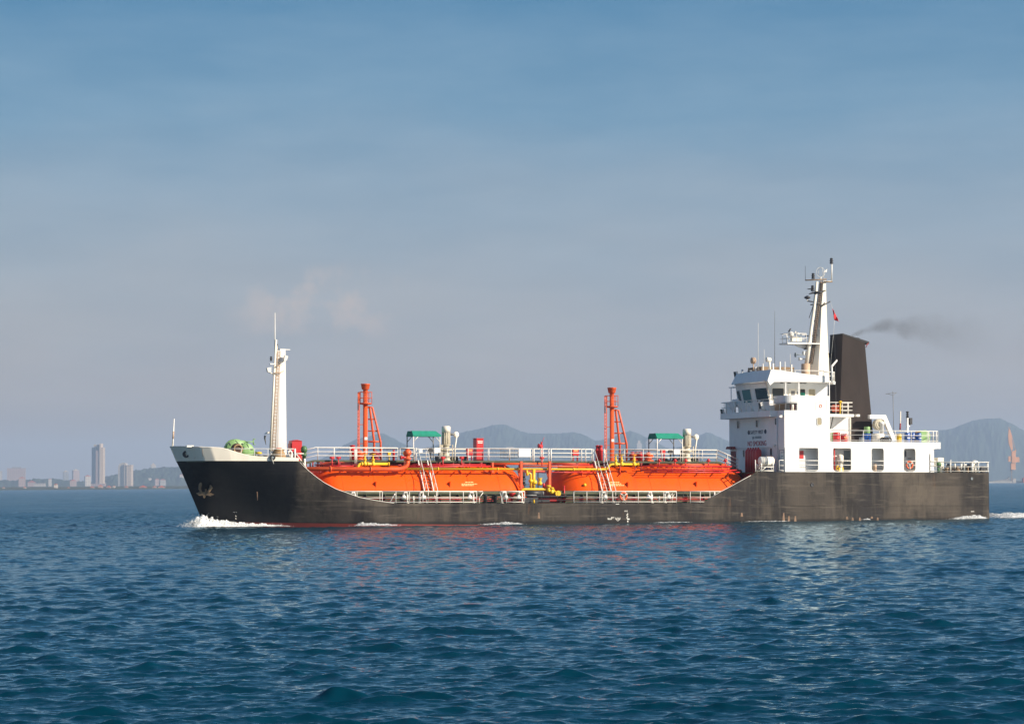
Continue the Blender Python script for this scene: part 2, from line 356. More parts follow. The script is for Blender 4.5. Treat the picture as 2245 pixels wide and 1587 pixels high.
    b2 = n_.new('ShaderNodeBump'); b2.inputs['Strength'].default_value = .30; b2.inputs['Distance'].default_value = .05; l.new(bn(4.5, (1, 1.6, 1), 4), b2.inputs['Height']); l.new(b1.outputs[0], b2.inputs['Normal'])
    l.new(b2.outputs[0], b.inputs['Normal'])
    # the open sea: waves too small to model out there live in the roughness
    ge = n_.new('ShaderNodeNewGeometry'); ln = n_.new('ShaderNodeVectorMath'); ln.operation = 'LENGTH'; l.new(ge.outputs['Position'], ln.inputs[0])
    mr = n_.new('ShaderNodeMapRange'); mr.inputs[1].default_value = 40; mr.inputs[2].default_value = 330; mr.inputs[3].default_value = .07; mr.inputs[4].default_value = .23
    l.new(ln.outputs['Value'], mr.inputs[0])
    ms = n_.new('ShaderNodeMapRange'); ms.inputs[1].default_value = 60; ms.inputs[2].default_value = 300; ms.inputs[3].default_value = .22; ms.inputs[4].default_value = 1.0; l.new(ln.outputs['Value'], ms.inputs[0]); l.new(ms.outputs[0], b1.inputs['Strength'])
    gu = n_.new('ShaderNodeMapRange'); gu.inputs[1].default_value = .35; gu.inputs[2].default_value = .65; gu.inputs[3].default_value = .62; gu.inputs[4].default_value = 1.15; l.new(bn(.09, (1, .35, 1), 5), gu.inputs[0])
    mu = n_.new('ShaderNodeMath'); mu.operation = 'MULTIPLY'; l.new(mr.outputs[0], mu.inputs[0]); l.new(gu.outputs[0], mu.inputs[1]); l.new(mu.outputs[0], b.inputs['Roughness'])
    # blue-green body seen through a reflecting skin
    di = n_.new('ShaderNodeBsdfDiffuse'); di.inputs['Color'].default_value = (.0006, .030, .053, 1)
    gl = n_.new('ShaderNodeBsdfGlossy'); gl.inputs['Color'].default_value = (.74, .92, 1.0, 1)
    fr = n_.new('ShaderNodeFresnel'); fr.inputs['IOR'].default_value = 1.165
    ms2 = n_.new('ShaderNodeMixShader'); l.new(fr.outputs[0], ms2.inputs[0]); l.new(di.outputs[0], ms2.inputs[1]); l.new(gl.outputs[0], ms2.inputs[2])
    l.new(b2.outputs[0], gl.inputs['Normal']); l.new(b2.outputs[0], fr.inputs['Normal']); l.new(mu.outputs[0], gl.inputs['Roughness'])
    ou = [x for x in n_ if x.type == 'OUTPUT_MATERIAL'][0]; l.new(ms2.outputs[0], ou.inputs['Surface']); n_.remove(b)
    me.materials.append(m)
    o = bpy.data.objects.new('sea', me); COL.objects.link(o); tag(o, kind='structure')
build_sea()

# ================================================================== HILLS, SHORE
def hill_mat():
    m, t, b = base('wooded_hillside', (.045, .075, .04), .95, 0, .1); n, l = t.nodes, t.links
    tc = n.new('ShaderNodeTexCoord'); a = n.new('ShaderNodeTexNoise'); a.inputs['Scale'].default_value = .02; a.inputs['Detail'].default_value = 8; l.new(tc.outputs['Object'], a.inputs['Vector'])
    r = n.new('ShaderNodeValToRGB'); l.new(a.outputs['Fac'], r.inputs[0]); r.color_ramp.elements[0].position = .35; r.color_ramp.elements[1].position = .65
    r.color_ramp.elements[0].color = (.03, .05, .035, 1); r.color_ramp.elements[1].color = (.05, .068, .045, 1); l.new(r.outputs[0], b.inputs['Base Color']); return m
M['hill'] = hill_mat()
def hill(name, prof, d, half):
    xs = np.arange(prof[0][0], prof[-1][0] + .1, 2.0); ys = np.interp(xs, [p[0] for p in prof], [p[1] for p in prof])
    nv = 49; mb = MB(); V = []
    for px, py in zip(xs, ys):
        H = hgt(px, py, d)
        H += mnoise.fractal(Vector((px * .08, d * .01, 0)), 1.0, 2.0, 4) * d * .00025 + mnoise.noise(Vector((px * .5, d * .01, 7))) * d * .00016
        for j in range(nv):
            v = -1 + 2 * j / (nv - 1); dd = d + v * half
            h = H * max(0, 1 - abs(v) ** 1.5) + (mnoise.fractal(Vector((px * .05, v * 5, 3.3)), 1.0, 2.0, 3) * d * .0022 * (1 - abs(v)) * abs(v) * 2) + mnoise.fractal(Vector((px * .16, v * 13, 8.1)), .9, 2.1, 4) * d * .0011 * (1 - abs(v)) ** .5 * min(1, abs(v) * 5)
            V.append(((px - 1122.5) / FPX * dd, dd, max(h, -1) if abs(v) < 1 else -1))
    n = len(xs); F = [(i * nv + j, (i + 1) * nv + j, (i + 1) * nv + j + 1, i * nv + j + 1) for i in range(n - 1) for j in range(nv - 1)]
    mb.add(V, F, 0, True); return tag(mb.build(name, 'hill'), kind='structure')
hill('hills', [(640, 1045), (700, 1008), (753, 976), (780, 963), (812, 955), (837, 949), (863, 961), (881, 973), (920, 984), (960, 975), (993, 957), (1012, 948), (1029, 944), (1051, 940), (1076, 933), (1096, 930), (1110, 932), (1135, 943), (1158, 950), (1205, 950), (1227, 950), (1253, 947), (1274, 951), (1288, 957), (1305, 967), (1324, 963), (1345, 957), (1368, 948), (1382, 945), (1399, 950), (1417, 960), (1440, 972), (1470, 985), (1500, 975), (1529, 956), (1547, 948), (1559, 950), (1580, 960), (1600, 969), (1640, 990), (1700, 1010), (1760, 1040)], 11300, 1500)
hill('hills', [(1960, 1020), (2000, 985), (2058, 943), (2082, 941), (2102, 933), (2118, 927), (2137, 921), (2155, 918), (2191, 917), (2216, 928), (2234, 938), (2260, 955), (2300, 980), (2360, 1010), (2420, 1040)], 10800, 1500)
hill('hills', [(200, 1058), (240, 1044), (290, 1032), (318, 1028), (346, 1025), (393, 1023), (440, 1025), (500, 1030), (560, 1042), (640, 1055)], 7900, 700)
hill('hills', [(-300, 1052), (-150, 1044), (-60, 1050), (20, 1054), (110, 1049), (170, 1056), (240, 1060), (330, 1062)], 7600, 600)

def shore():
    mb = MB(); xs = np.arange(-900, 3200, 12.0); V = []
    for px in xs:
        d0 = np.interp(px, [-900, 400, 1200, 2100, 3200], [3100, 3250, 4000, 4700, 4900]); n0 = mnoise.fractal(Vector((px * .01, 0, 0)), 1, 2, 4) * 25
        for dd, z in ((0, -.5), (12, 1.2), (60, 2.0), (400, 3), (1700, 4.5), (2600, 3)):
            d = d0 + n0 + dd; V.append(((px - 1122.5) / FPX * d, d, z))
    n = len(xs); F = [(i * 6 + j, (i + 1) * 6 + j, (i + 1) * 6 + j + 1, i * 6 + j + 1) for i in range(n - 1) for j in range(5)]
    mb.add(V, F, 0, True)
    M['shore'] = painted('shore_ground', (.05, .065, .05), .9, .4, .03, (.12, .11, .09), .5, streak=(1, 1, 1))
    tag(mb.build('shore', 'shore'), kind='structure')
shore()
def shoreline(px): return float(np.interp(px, [-900, 400, 1200, 2100, 3200], [3100, 3250, 4000, 4700, 4900]))

def facade(name, c, c2, sx, sz):
    m, t, b = base(name, c, .7); n, l = t.nodes, t.links
    tc = n.new('ShaderNodeTexCoord'); mp = n.new('ShaderNodeMapping'); l.new(tc.outputs['Object'], mp.inputs[0])
    sp = n.new('ShaderNodeSeparateXYZ'); l.new(mp.outputs[0], sp.inputs[0])
    ax = n.new('ShaderNodeMath'); ax.operation = 'ADD'; l.new(sp.outputs[0], ax.inputs[0]); l.new(sp.outputs[1], ax.inputs[1])
    cb = n.new('ShaderNodeCombineXYZ'); l.new(ax.outputs[0], cb.inputs[0]); l.new(sp.outputs[2], cb.inputs[1])
    br = n.new('ShaderNodeTexBrick'); l.new(cb.outputs[0], br.inputs['Vector']); br.offset = 0; br.inputs['Scale'].default_value = 1
    br.inputs['Brick Width'].default_value = sx; br.inputs['Row Height'].default_value = sz; br.inputs['Mortar Size'].default_value = min(sx, sz) * .28; br.inputs['Mortar Smooth'].default_value = 0
    br.inputs['Color1'].default_value = (*c2, 1); br.inputs['Color2'].default_value = (*[v * 1.3 for v in c2], 1); br.inputs['Mortar'].default_value = (*c, 1)
    l.new(br.outputs['Color'], b.inputs['Base Color']); return m
M['f_tan'] = facade('tan_facade', (.52, .40, .31), (.20, .17, .15), 7, 4.5)
M['f_pink'] = facade('pink_facade', (.40, .28, .25), (.20, .15, .15), 7, 4.5)
M['f_white'] = facade('white_facade', (.48, .43, .38), (.22, .2, .2), 7, 4.5)
M['f_grey'] = facade('grey_facade', (.26, .25, .25), (.10, .10, .11), 8, 4.5)
M['f_plain'] = painted('plain_render', (.50, .40, .32), .8, .1, .05)
M['f_red'] = painted('red_roof', (.45, .10, .07), .8, .2, .1)
M['f_blue'] = painted('shade_blue_wall', (.14, .18, .22), .4, .1, .05)  # blue of the tower's shaded side held in the wall colour

def building(label, x0, x1, ytop, d, wall, yaw=30, depth=.6, roof=None, cat='building', group=None, name='apartment_building', parts=(), far=2.0):
    """a block whose silhouette spans columns x0..x1 and reaches up to row ytop, d metres off, turned by yaw"""
    if d > 3310 and abs(d - 4605) > 10: d = d * far
    xc = (x0 + x1) / 2; W = (x1 - x0) / FPX * d; q = R_(yaw); w = W / (math.cos(q) + depth * math.sin(abs(q))); dp = w * depth
    H = hgt(xc, ytop, d); g = ground(xc, d, 0)
    root = empty(name, Matrix.Translation(g) @ Matrix.Rotation(q, 4, 'Z'), label, cat, group)
    MB().box(-w / 2, w / 2, -dp / 2, dp / 2, -1, H).build('wall', wall, root)
    if roof == 'gable':
        MB().prism([(-w / 2 * 1.04, H + .01), (w / 2 * 1.04, H + .01), (0, H + w * .22)], -dp / 2 * 1.04, dp / 2 * 1.04).build('roof', 'f_red', root)
    elif roof == 'plant':
        MB().box(-w * .22, w * .22, -dp * .25, dp * .25, H, H + max(2.5, H * .07)).build('roof_house', 'f_plain', root)
        MB().box(-w / 2 - .3, w / 2 + .3, -dp / 2 - .3, dp / 2 + .3, H - 1.1, H + .5).build('parapet', 'f_plain', root)
    for p in parts: p(root, w, dp, H)
    return root
# --- the left-hand waterfront
def tower():
    d = 7000; x0, x1 = 201, 227.5; H = hgt(214, 975, d); sx = lambda p: (p - 214) / FPX * d
    root = empty('high_rise_tower', Matrix.Translation(ground(214, d)), 'tallest hazy tower on the shore, side wall coloured blue as shade and notched cream top', 'skyscraper')
    dep = 16
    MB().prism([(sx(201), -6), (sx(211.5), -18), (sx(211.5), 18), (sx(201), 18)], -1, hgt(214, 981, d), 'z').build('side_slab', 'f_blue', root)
    MB().box(sx(211.6), sx(219.6), -18, 18, -1, hgt(214, 988, d)).build('front_slab', 'f_pink', root)
    MB().box(sx(219.7), sx(223), -20, 18, -1, hgt(214, 972.5, d)).build('lift_shaft', 'f_plain', root)
    MB().box(sx(223.1), sx(227.3), -16, 18, -1, hgt(214, 981, d)).build('front_slab', 'f_tan', root)
    MB().box(sx(206.5), sx(211), -12, 8, hgt(214, 981, d), hgt(214, 974.5, d)).build('crown', 'f_plain', root)
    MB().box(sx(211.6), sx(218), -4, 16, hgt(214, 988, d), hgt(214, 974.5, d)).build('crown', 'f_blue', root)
    MB().box(sx(202), sx(234), -30, -18.2, -1, hgt(214, 1060, d)).build('podium', 'f_pink', root)
tower()
def hotel():
    d = 7100; root = empty('hotel_block', Matrix.Translation(ground(274, d)), 'pale stepped hotel block with rounded top, right of the tallest tower', 'building'); sx = lambda p: (p - 274) / FPX * d; hh = lambda y: hgt(274, y, d)
    MB().prism([(sx(260), -1), (sx(260), hh(1022)), (sx(264), hh(1016)), (sx(270), hh(1014)), (sx(276), hh(1015)), (sx(279), hh(1020)), (sx(279), -1)], -16, 16).build('main_wing', 'f_white', root)
    MB().box(sx(279.1), sx(289.5), -24, 16, -1, hh(1020.5)).build('end_wing', 'f_tan', root)
    MB().box(sx(274), sx(278), -22, -16.2, -1, hh(1017)).build('stair_tower', 'f_plain', root)
    MB().box(sx(279), sx(290), -24.6, 16.6, hh(1020.5), hh(1019.2)).build('parapet', 'f_plain', root)
hotel()
building('broad pink office block under a dark flat cap, nearest to the left frame edge', 15, 56, 1026, 3500, 'f_pink', 8, .4, None, parts=(lambda r, w, dp, H: MB().box(-w * .25, w * .25, -dp * .3, dp * .3, H, H + 3.5).build('roof_house', 'f_grey', r),), far=2.5)
building('sliver of a pale block cut by the left frame edge', -14, 5, 1033, 3450, 'f_white', 10, .6, 'plant', far=2.5)
building('low red roofed hall in front of the broad pink block', 40, 56, 1048, 3330, 'f_pink', 10, .5, 'gable', name='hall')
building('long low white shed on the waterfront with a flat roof', 74, 99, 1060, 3320, 'f_white', 4, .4, None, name='warehouse', cat='warehouse', parts=(lambda r, w, dp, H: MB().box(-w * .52, w * .52, -dp * .55, dp * .55, H, H + .8).build('roof', 'f_plain', r),))
building('low red roofed shed beside the long white shed', 60, 78, 1057, 3400, 'f_pink', 6, .5, 'gable', name='warehouse', cat='warehouse')
building('slim grey slab left of two pinkish blocks, pale and hazy', 137, 150, 1034, 3650, 'f_grey', 20, .6, 'plant', far=2.5)
building('pinkish block of middle height between the slim slab and the tower', 157, 174, 1031, 3600, 'f_pink', 24, .7, 'plant', far=2.5)
building('red roofed house at the foot of the pinkish block', 152, 168, 1054, 3350, 'f_pink', 10, .6, 'gable', name='house', cat='house')
building('small pale house with a stepped gable left of the tall tower', 184, 199, 1044, 3450, 'f_white', 22, .7, 'gable', name='house', cat='house')
building('tiny white kiosk by the water left of the pinkish block', 117, 127, 1062, 3300, 'f_white', 12, .7, 'gable', name='kiosk', cat='house')
building('narrow pale house with a pointed roof on the empty stretch of shore', 105, 113, 1050, 3500, 'f_white', 15, .8, 'gable', name='house', cat='house')
building('square pale block standing on the low ridge near the bow', 329, 341, 1019, 4150, 'f_white', 18, .7, 'plant')
building('small pink house low on the ridge behind the bow', 338, 349, 1051, 3600, 'f_pink', 15, .7, 'gable', name='house', cat='house')
building('long pale pink terrace on the slope right of the small pink house', 350, 363, 1052, 3600, 'f_white', 5, .5, 'gable', name='terrace', cat='house')
building('white cube house highest on the slope under the ridge block', 324, 332, 1048, 3700, 'f_white', 15, .8, None, name='house', cat='house')
building('pale peaked house nearest to the ship bow', 392, 402, 1041, 3700, 'f_white', 15, .8, 'gable', name='house', cat='house')
for i, (a, b_, y, mt) in enumerate([(4, 11, 1069, 'f_white'), (196, 207, 1068, 'f_white'), (214, 226, 1065, 'f_pink'), (232, 244, 1067, 'f_pink'), (246, 253, 1065.5, 'f_white'), (272, 281, 1067, 'f_pink'), (304, 322, 1067.5, 'f_pink'), (333, 343, 1067.5, 'f_white'), (345, 362, 1068, 'f_white'), (50, 58, 1068.5, 'f_white'), (146, 153, 1069, 'f_white')]):
    lb = ['white beach hut at the far left end of the waterfront', 'white beach hut just left of the tall tower foot', 'pink beach hut at the foot of the tall tower', 'pink beach hut just right of the tall tower', 'white beach hut between tower and hotel block', 'pink beach hut below the hotel block', 'wide pink beach hut right of the hotel block', 'white beach hut below the pink ridge house', 'wide white beach hut closest to the bow', 'white beach hut below the low red roofed hall', 'white beach hut below the slim grey slab'][i]
    building(lb, a, b_, y, 3290, mt, 6, .6, 'gable', name='beach_hut', cat='hut', group='huts along the waterfront')
# --- behind the ship
building('hazy twin ribbed apartment slab, left of two beyond the stern rail', 2080, 2101, 990, 5000, 'f_grey', 14, .5, None, parts=(lambda r, w, dp, H: MB().box(-w * .28, w * .28, -dp * .3, dp * .3, H, H + 3.4).build('roof_house', 'f_grey', r),))
building('hazy slim apartment pair, right of two beyond the stern rail', 2146, 2163, 986, 5050, 'f_grey', 12, .5, None, parts=(lambda r, w, dp, H: MB().box(-1.2, 1.2, -dp * .5 - 1.2, -dp * .5 - .01, 0, H - 1).build('stair_tower', 'f_plain', r),))
building('hazy block seen between the flare tower and the aft canopy', 1393, 1406, 972, 5200, 'f_white', 14, .6, 'plant')
building('hazy block standing directly behind the aft canopy legs', 1411, 1434, 968, 5250, 'f_grey', 14, .6, 'plant')
building('hazy ribbed block seen over the catwalk left of its white board', 1098, 1136, 985, 5200, 'f_grey', 6, .4, 'plant')
def crane():
    d = 4650; px = 2219; root = empty('harbour_crane', Matrix.Translation(ground(px, d, 2)), 'orange slewing harbour crane with upright jib on the far quay', 'crane'); sx = lambda p: (p - px) / FPX * d; hh = lambda y: hgt(px, y, d) - 2
    M['crane'] = painted('crane_orange', (.78, .36, .17), .6, .1, .2); M['crane2'] = painted('crane_shade', (.25, .2, .18), .6, .1, .2)
    MB().prism([(sx(2213), -1), (sx(2214.5), hh(1040)), (sx(2212), hh(1029)), (sx(2217), hh(1029)), (sx(2215.5), hh(1040)), (sx(2217), -1)], -2, 2).build('portal', 'crane2', root)
    MB().box(sx(2213.5), sx(2223.5), -4, 4, hh(1029.5), hh(1014.5), 0).build('pedestal', 'crane', root)
    MB().box(sx(2208), sx(2215), -4, 4, hh(1012), hh(1000)).build('cab', 'crane', root)
    MB().box(sx(2215.1), sx(2224), -5, 5, hh(1014.4), hh(999)).build('machine_house', 'crane', root)
    MB().box(sx(2224.1), sx(2232), -4, 4, hh(1013), hh(1002)).build('counterweight', 'crane', root)
    MB().prism([(sx(2215), hh(998.9)), (sx(2224), hh(998.9)), (sx(2225.5), hh(986)), (sx(2216), hh(990))], -3, 3).build('slewing_frame', 'crane', root)
    MB().prism([(sx(2215.5), hh(990)), (sx(2219), hh(984)), (sx(2216), hh(958)), (sx(2213), hh(941)), (sx(2210), hh(941)), (sx(2208.5), hh(955)), (sx(2209.5), hh(972))], -2, 2).build('jib', 'crane', root)
    MB().bars([((sx(2211), 0, hh(941)), (sx(2209), 0, hh(936))), ((sx(2211), 0, hh(941)), (sx(2214), 0, hh(936))), ((sx(2213), 0, hh(941)), (sx(2224.5), 0, hh(987)))], .35, 4).build('jib_head', 'crane', root)
crane()
def quay():
    d = 4620; root = empty('quay', Matrix.Translation(ground(2220, d, 0)), 'long low pale concrete quay under the orange crane', 'quay'); sx = lambda p: (p - 2220) / FPX * d
    M['conc'] = painted('quay_concrete', (.50, .47, .43), .8, .15, .05)
    MB().box(sx(2120), sx(2330), -6, 30, -2, 3.0).build('deck_slab', 'conc', root)
    MB().prism([(sx(2172), 3.0), (sx(2180), 4.6), (sx(2196), 5.8), (sx(2206), 7.5), (sx(2211), 11), (sx(2213), 3.0)], 4, 12).build('stockpile', 'f_grey', root)
quay()
building('small white shed on the quay right of the crane', 2217, 2224, 1049.5, 4600, 'f_white', 5, .6, None, name='shed', cat='shed', parts=(lambda r, w, dp, H: MB().box(-w * .54, w * .54, -dp * .55, dp * .55, H, H + .6).build('roof', 'f_plain', r),))
building('long red shed on the quay at the right frame edge', 2238, 2262, 1048, 4610, 'f_red', 5, .5, 'gable', name='shed', cat='shed')

# ================================================================== THE TANKER
ship = empty('gas_tanker', SHIPM, 'black hulled gas tanker with orange cargo tanks and a white bridge aft, under way', 'ship')
B2 = 6.0
ZM, ZP, ZB, ZW = 1.92, 4.75, 7.58, 5.72        # main deck, poop deck, boat deck, catwalk
STEM = [(-2.5, S(447, 6, 1150) + 1.0), (0.05, S(447, 6, 1150)), (Z(387, 1008, 6), S(387, 6, 1008)), (Z(375, 980, 6), S(375, 6, 980)), (9.0, S(375, 6, 980) - 1.1)]
def stem(z): return float(np.interp(z, [p[0] for p in STEM], [p[1] for p in STEM]))
def half(s, z):
    k = min(max(z / 5.4, -.2), 1.0); Lz = -12.0 - 6.6 * k - stem(z)
    u = (s - stem(z)) / Lz
    if u <= 0: return 0.03
    if u >= 1: return B2
    lo = B2 * (1 - (1 - u) ** 1.45)
    hi = float(np.interp(u, [0, .015, .04, .08, .14, .22, .35, .5, .65, .8, .92, 1], [0, 1.1, 2.1, 3.2, 4.2, 4.75, 5.15, 5.45, 5.70, 5.88, 5.97, 6]))
    w = max(0.0, k) ** 1.7
    return max(.03, lo * (1 - w) + hi * w)
def side(px, py):                    # a point of the port shell seen at pixel px,py
    t = 0.0
    for _ in range(25):
        q = Q(px, py, t); t = .5 * t + .5 * (B2 - half(q.x, q.z))
    return Q(px, py, t)
ZBLK = side(600, 1010.3).z           # where cream bulwark meets black shell
PROF = [(655, 1011.5), (663, 1019), (672, 1028), (690, 1043), (711, 1058), (737, 1072), (763, 1081), (787, 1090), (829, 1098), (867, 1101.5), (900, 1102.4)]
PP = [side(*p) for p in PROF]
AFT = [Q(*p, 0) for p in [(1540, 1102.6), (1559, 1091), (1580, 1078), (1605, 1065), (1624.5, 1054), (1646.7, 1042), (1663, 1034.2)]]
s_fc = PP[0].x                       # where the forecastle ends
TOPS = [(p.x, p.z) for p in PP] + [(0, ZM)] + [(p.x, p.z) for p in AFT] + [(60, ZP)]
TOPS = [(s, ZM if abs(z - ZM) < .1 else (ZP if abs(z - ZP) < .12 else z)) for s, z in TOPS]
def top(s): return ZBLK if s <= s_fc else float(np.interp(s, [a for a, _ in TOPS], [b for _, b in TOPS]))
S_END = S(2170.5, 0, 1080)
def build_hull():
    zb = -1.6; sj = -10.4
    cols = [('b', a) for a in np.linspace(0, 1, 60)] + [('m', s) for s in sorted(set(list(np.arange(sj + .6, S_END - .3, .8)) + [p.x for p in AFT]))] + [('m', S_END - .22), ('m', S_END - .06), ('m', S_END)]
    nz = 18; rows = []
    for kind, a in cols:
        col = []
        if kind == 'b':
            zt = ZBLK
            for _ in range(30):
                st = stem(zt) * (1 - a) + sj * a; zt = .5 * zt + .5 * top(st)
        else: zt = top(a)
        for i in range(nz):
            z = zb + (zt - zb) * i / (nz - 1)
            s = stem(z) * (1 - a) + sj * a if kind == 'b' else a
            h = half(s, z)
            if kind == 'm': h -= {S_END: .22, S_END - .06: .08, S_END - .22: .0}.get(a, 0)
            col.append((s, h, z))
        rows.append(col)
    mb = MB(); n = len(rows)
    for sgn in (-1, 1):
        vs = [(s, B2 + sgn * h, z) for c in rows for (s, h, z) in c]
        mb.add(vs, [(i * nz + j, (i + 1) * nz + j, (i + 1) * nz + j + 1, i * nz + j + 1) for i in range(n - 1) for j in range(nz - 1)], 0, True)
    # inner face of the shell plating so that it has thickness along the sheer
    inn = [(s, B2 - max(h - .12, .01), z) for c in rows for (s, h, z) in c[-6:]]
    mb.add(inn, [(i * 6 + j, (i + 1) * 6 + j, (i + 1) * 6 + j + 1, i * 6 + j + 1) for i in range(n - 1) for j in range(5)], 1, True)
    inn = [(s, B2 + max(h - .12, .01), z) for c in rows for (s, h, z) in c[-6:]]
    mb.add(inn, [(i * 6 + j, (i + 1) * 6 + j, (i + 1) * 6 + j + 1, i * 6 + j + 1) for i in range(n - 1) for j in range(5)], 1, True)
    e = rows[-1]; mb.add([(S_END, B2 - h, z) for s, h, z in e] + [(S_END, B2 + h, z) for s, h, z in e], [(j, j + 1, nz + j + 1, nz + j) for j in range(nz - 1)])
    # sheer-strake cap (white edge on the curved part, dark elsewhere)
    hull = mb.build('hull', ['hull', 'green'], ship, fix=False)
    cap = MB()
    pts = [(c[-1][0], B2 - c[-1][1] + .05, c[-1][2]) for c in rows if s_fc - .1 < c[-1][0] < S(870, 0)]
    cap.tube(pts, .032, 5); cap.build('sheer_rail', 'rail', hull)
    cap = MB(); cap.tube([(p.x, .04, p.z) for p in AFT[1:6]], .035, 5); cap.build('sheer_rail', 'rail', hull)
    return hull
hull = build_hull()
def strip(name, z0, z1, s0, s1, off, mat, parent=hull):
    mb = MB(); ss = np.linspace(s0, s1, 90); vs = []
    for s in ss:
        for z, o in ((z0, 0), (z0, off), (z1, off), (z1, 0)): vs.append((s, B2 - half(s, z) - o, z))
    mb.add(vs, [(i * 4 + j, (i + 1) * 4 + j, (i + 1) * 4 + j + 1, i * 4 + j + 1) for i in range(89) for j in range(3)]); return mb.build(name, mat, parent)
strip('rubbing_strake', 1.62, 1.70, S(730, 0, 1106), S_END - .3, .03, 'hull')
strip('rubbing_strake', 3.60, 3.65, S(1760, 0, 1060), S_END - .3, .02, 'hull')
# decks and bulkheads
def deck(name, s0, s1, z, mat, n=40, inset=.1, thick=.12):
    mb = MB(); ss = np.linspace(s0, s1, n); vs = []
    for s in ss:
        h = max(half(s, z) - inset, .02)
        vs += [(s, B2 - h, z), (s, B2 + h, z), (s, B2 + h, z - thick), (s, B2 - h, z - thick)]
    F = [(i * 4 + j, (i + 1) * 4 + j, (i + 1) * 4 + (j + 1) % 4, i * 4 + (j + 1) % 4) for i in range(n - 1) for j in range(4)] + [(3, 2, 1, 0), tuple((n - 1) * 4 + k for k in range(4))]
    mb.add(vs, F); return mb.build(name, mat, ship)
ZF = ZBLK + .02
deck('forecastle_deck', stem(ZF) + .4, s_fc + .5, ZF, 'green')
deck('main_deck', s_fc, 25.0, ZM - .03, 'green')
deck('poop_deck', S(1664, 0, 1034), S_END - .05, ZP - .02, 'green')
MB().box(s_fc + .3, s_fc + .5, 2.2, 9.8, ZM, ZF - .13).build('bulkhead', 'opipe', ship)
MB().box(S(1664, 0, 1034) + .2, S(1664, 0, 1034) + .4, .2, 11.8, ZM, ZP - .15).build('bulkhead', 'dred', ship)

# forecastle bulwark: cream band round the bow
def bulwark():
    edge = [(376, 979.2), (395, 978.6), (420, 978.8), (440, 979.8), (460, 980.8), (480, 981.6), (492, 982.4), (505, 985.5), (517, 990), (530, 994.6), (542, 998.2), (556, 1000.8), (575, 1002.2), (600, 1003.2), (625, 1004), (645, 1004.8), (652, 1006)]
    pts = [side(*e) for e in edge]; ss = np.array([p.x for p in pts]); zz = np.array([p.z for p in pts])
    a = np.linspace(0, 1, 90); mb = MB(); nz = 6
    for sgn in (-1, 1):
        for off in (0.0, .09):
            vs = []
            for k in a:
                q = k ** 1.6
                s_ = stem(ZBLK) * (1 - q) + (s_fc) * q; zt = float(np.interp(s_, ss, zz))
                for j in range(nz):
                    z = ZBLK - .0 + (zt - ZBLK) * j / (nz - 1); s = stem(z) * (1 - q) + s_fc * q
                    vs.append((s, B2 + sgn * max(half(s, z) - off + .004, .004), z))
            n = len(a); mb.add(vs, [(i * nz + j, (i + 1) * nz + j, (i + 1) * nz + j + 1, i * nz + j + 1) for i in range(n - 1) for j in range(nz - 1)], 0, True)
    o = mb.build('bulwark', 'cream', ship, fix=False)
    cap = MB()
    for sgn in (-1, 1):
        c = []
        for k in a:
            q = k ** 1.6; s_ = stem(ZBLK) * (1 - q) + s_fc * q; zt = float(np.interp(s_, ss, zz)); s = stem(zt) * (1 - q) + s_fc * q
            c.append((s, B2 + sgn * max(half(s, zt) - .05, 0), zt + .02))
        cap.tube(c, .06, 6)
    cap.build('capping_rail', 'cream', o)
    # seams of the plating
    sm = MB()
    for x0, y0, x1, y1 in ((443, 982, 445, 1001),): 
        p, q = side(x0, y0), side(x1, y1); sm.tube([p + Vector((0, -.012, 0)), q + Vector((0, -.012, 0))], .018, 4)
    p, q = side(443, 982), side(426, 1006); sm.tube([p + Vector((-.01, -.01, 0)), q + Vector((-.01, -.01, 0))], .010, 4)
    sm.build('stay', 'rust', o)
    # mooring pipe near the stem
    c = side(408.5, 995.5); fl = MB(); nrm = Vector((-.55, -.83, 0))
    rings = []
    for (rr, off) in ((.30, .02), (.31, .12), (.17, .12), (.14, -.25)):
        u = Vector((.83, -.55, 0)); rings.append([c + nrm * off + (u * math.cos(2 * math.pi * k / 16) + Vector((0, 0, 1)) * math.sin(2 * math.pi * k / 16)) * rr for k in range(16)])
    fl.add([v for r in rings for v in r], [(i * 16 + k, i * 16 + (k + 1) % 16, (i + 1) * 16 + (k + 1) % 16, (i + 1) * 16 + k) for i in range(3) for k in range(16)], 0, True)
    fl.build('mooring_pipe', 'dark', o)
    return o
bulwark()
# breasthook plate on the bow rail and jackstaff
q = Q(416, 977.5, 2.5); MB().box(q.x - .25, q.x + .35, q.y, q.y + .5, q.z - .1, q.z + .06).build('roller', 'rail', ship)
b0, b1 = Q(378.5, 979, 6), Q(381.8, 918, 6)
MB().tube([b0, b0.lerp(b1, .3), b1], [.085, .065, .045], 8).build('jackstaff', 'rail', ship)
o = MB().tube([b0.lerp(b1, .28), b0.lerp(b1, .55)], [.075, .07], 8).build('lamp_bracket', 'tan', ship)

# ---------------------------------------------------------------- railings
def railing(base, h=1.05, bars=(1, .67, .34), post=1.5, r=.030, mat='rail', name='railing', rp=None, ends=True, parent=None):
    mb = MB(); base = [Vector(b) for b in base]; up = Vector((0, 0, h)); rp = rp or r
    for k in bars: mb.tube([b + up * k for b in base], r * (1.25 if k == 1 else .85), 5)
    seg = [(base[i + 1] - base[i]).length for i in range(len(base) - 1)]; tot = sum(seg); n = max(1, round(tot / post))
    for i in range(n + 1):
        if not ends and i in (0, n): continue
        d = tot * i / n; k = 0
        while k < len(seg) - 1 and d > seg[k]: d -= seg[k]; k += 1
        p = base[k].lerp(base[k + 1], min(d / seg[k], 1)); mb.tube([p, p + up], rp, 5)
    return mb.build(name, mat, parent or ship)
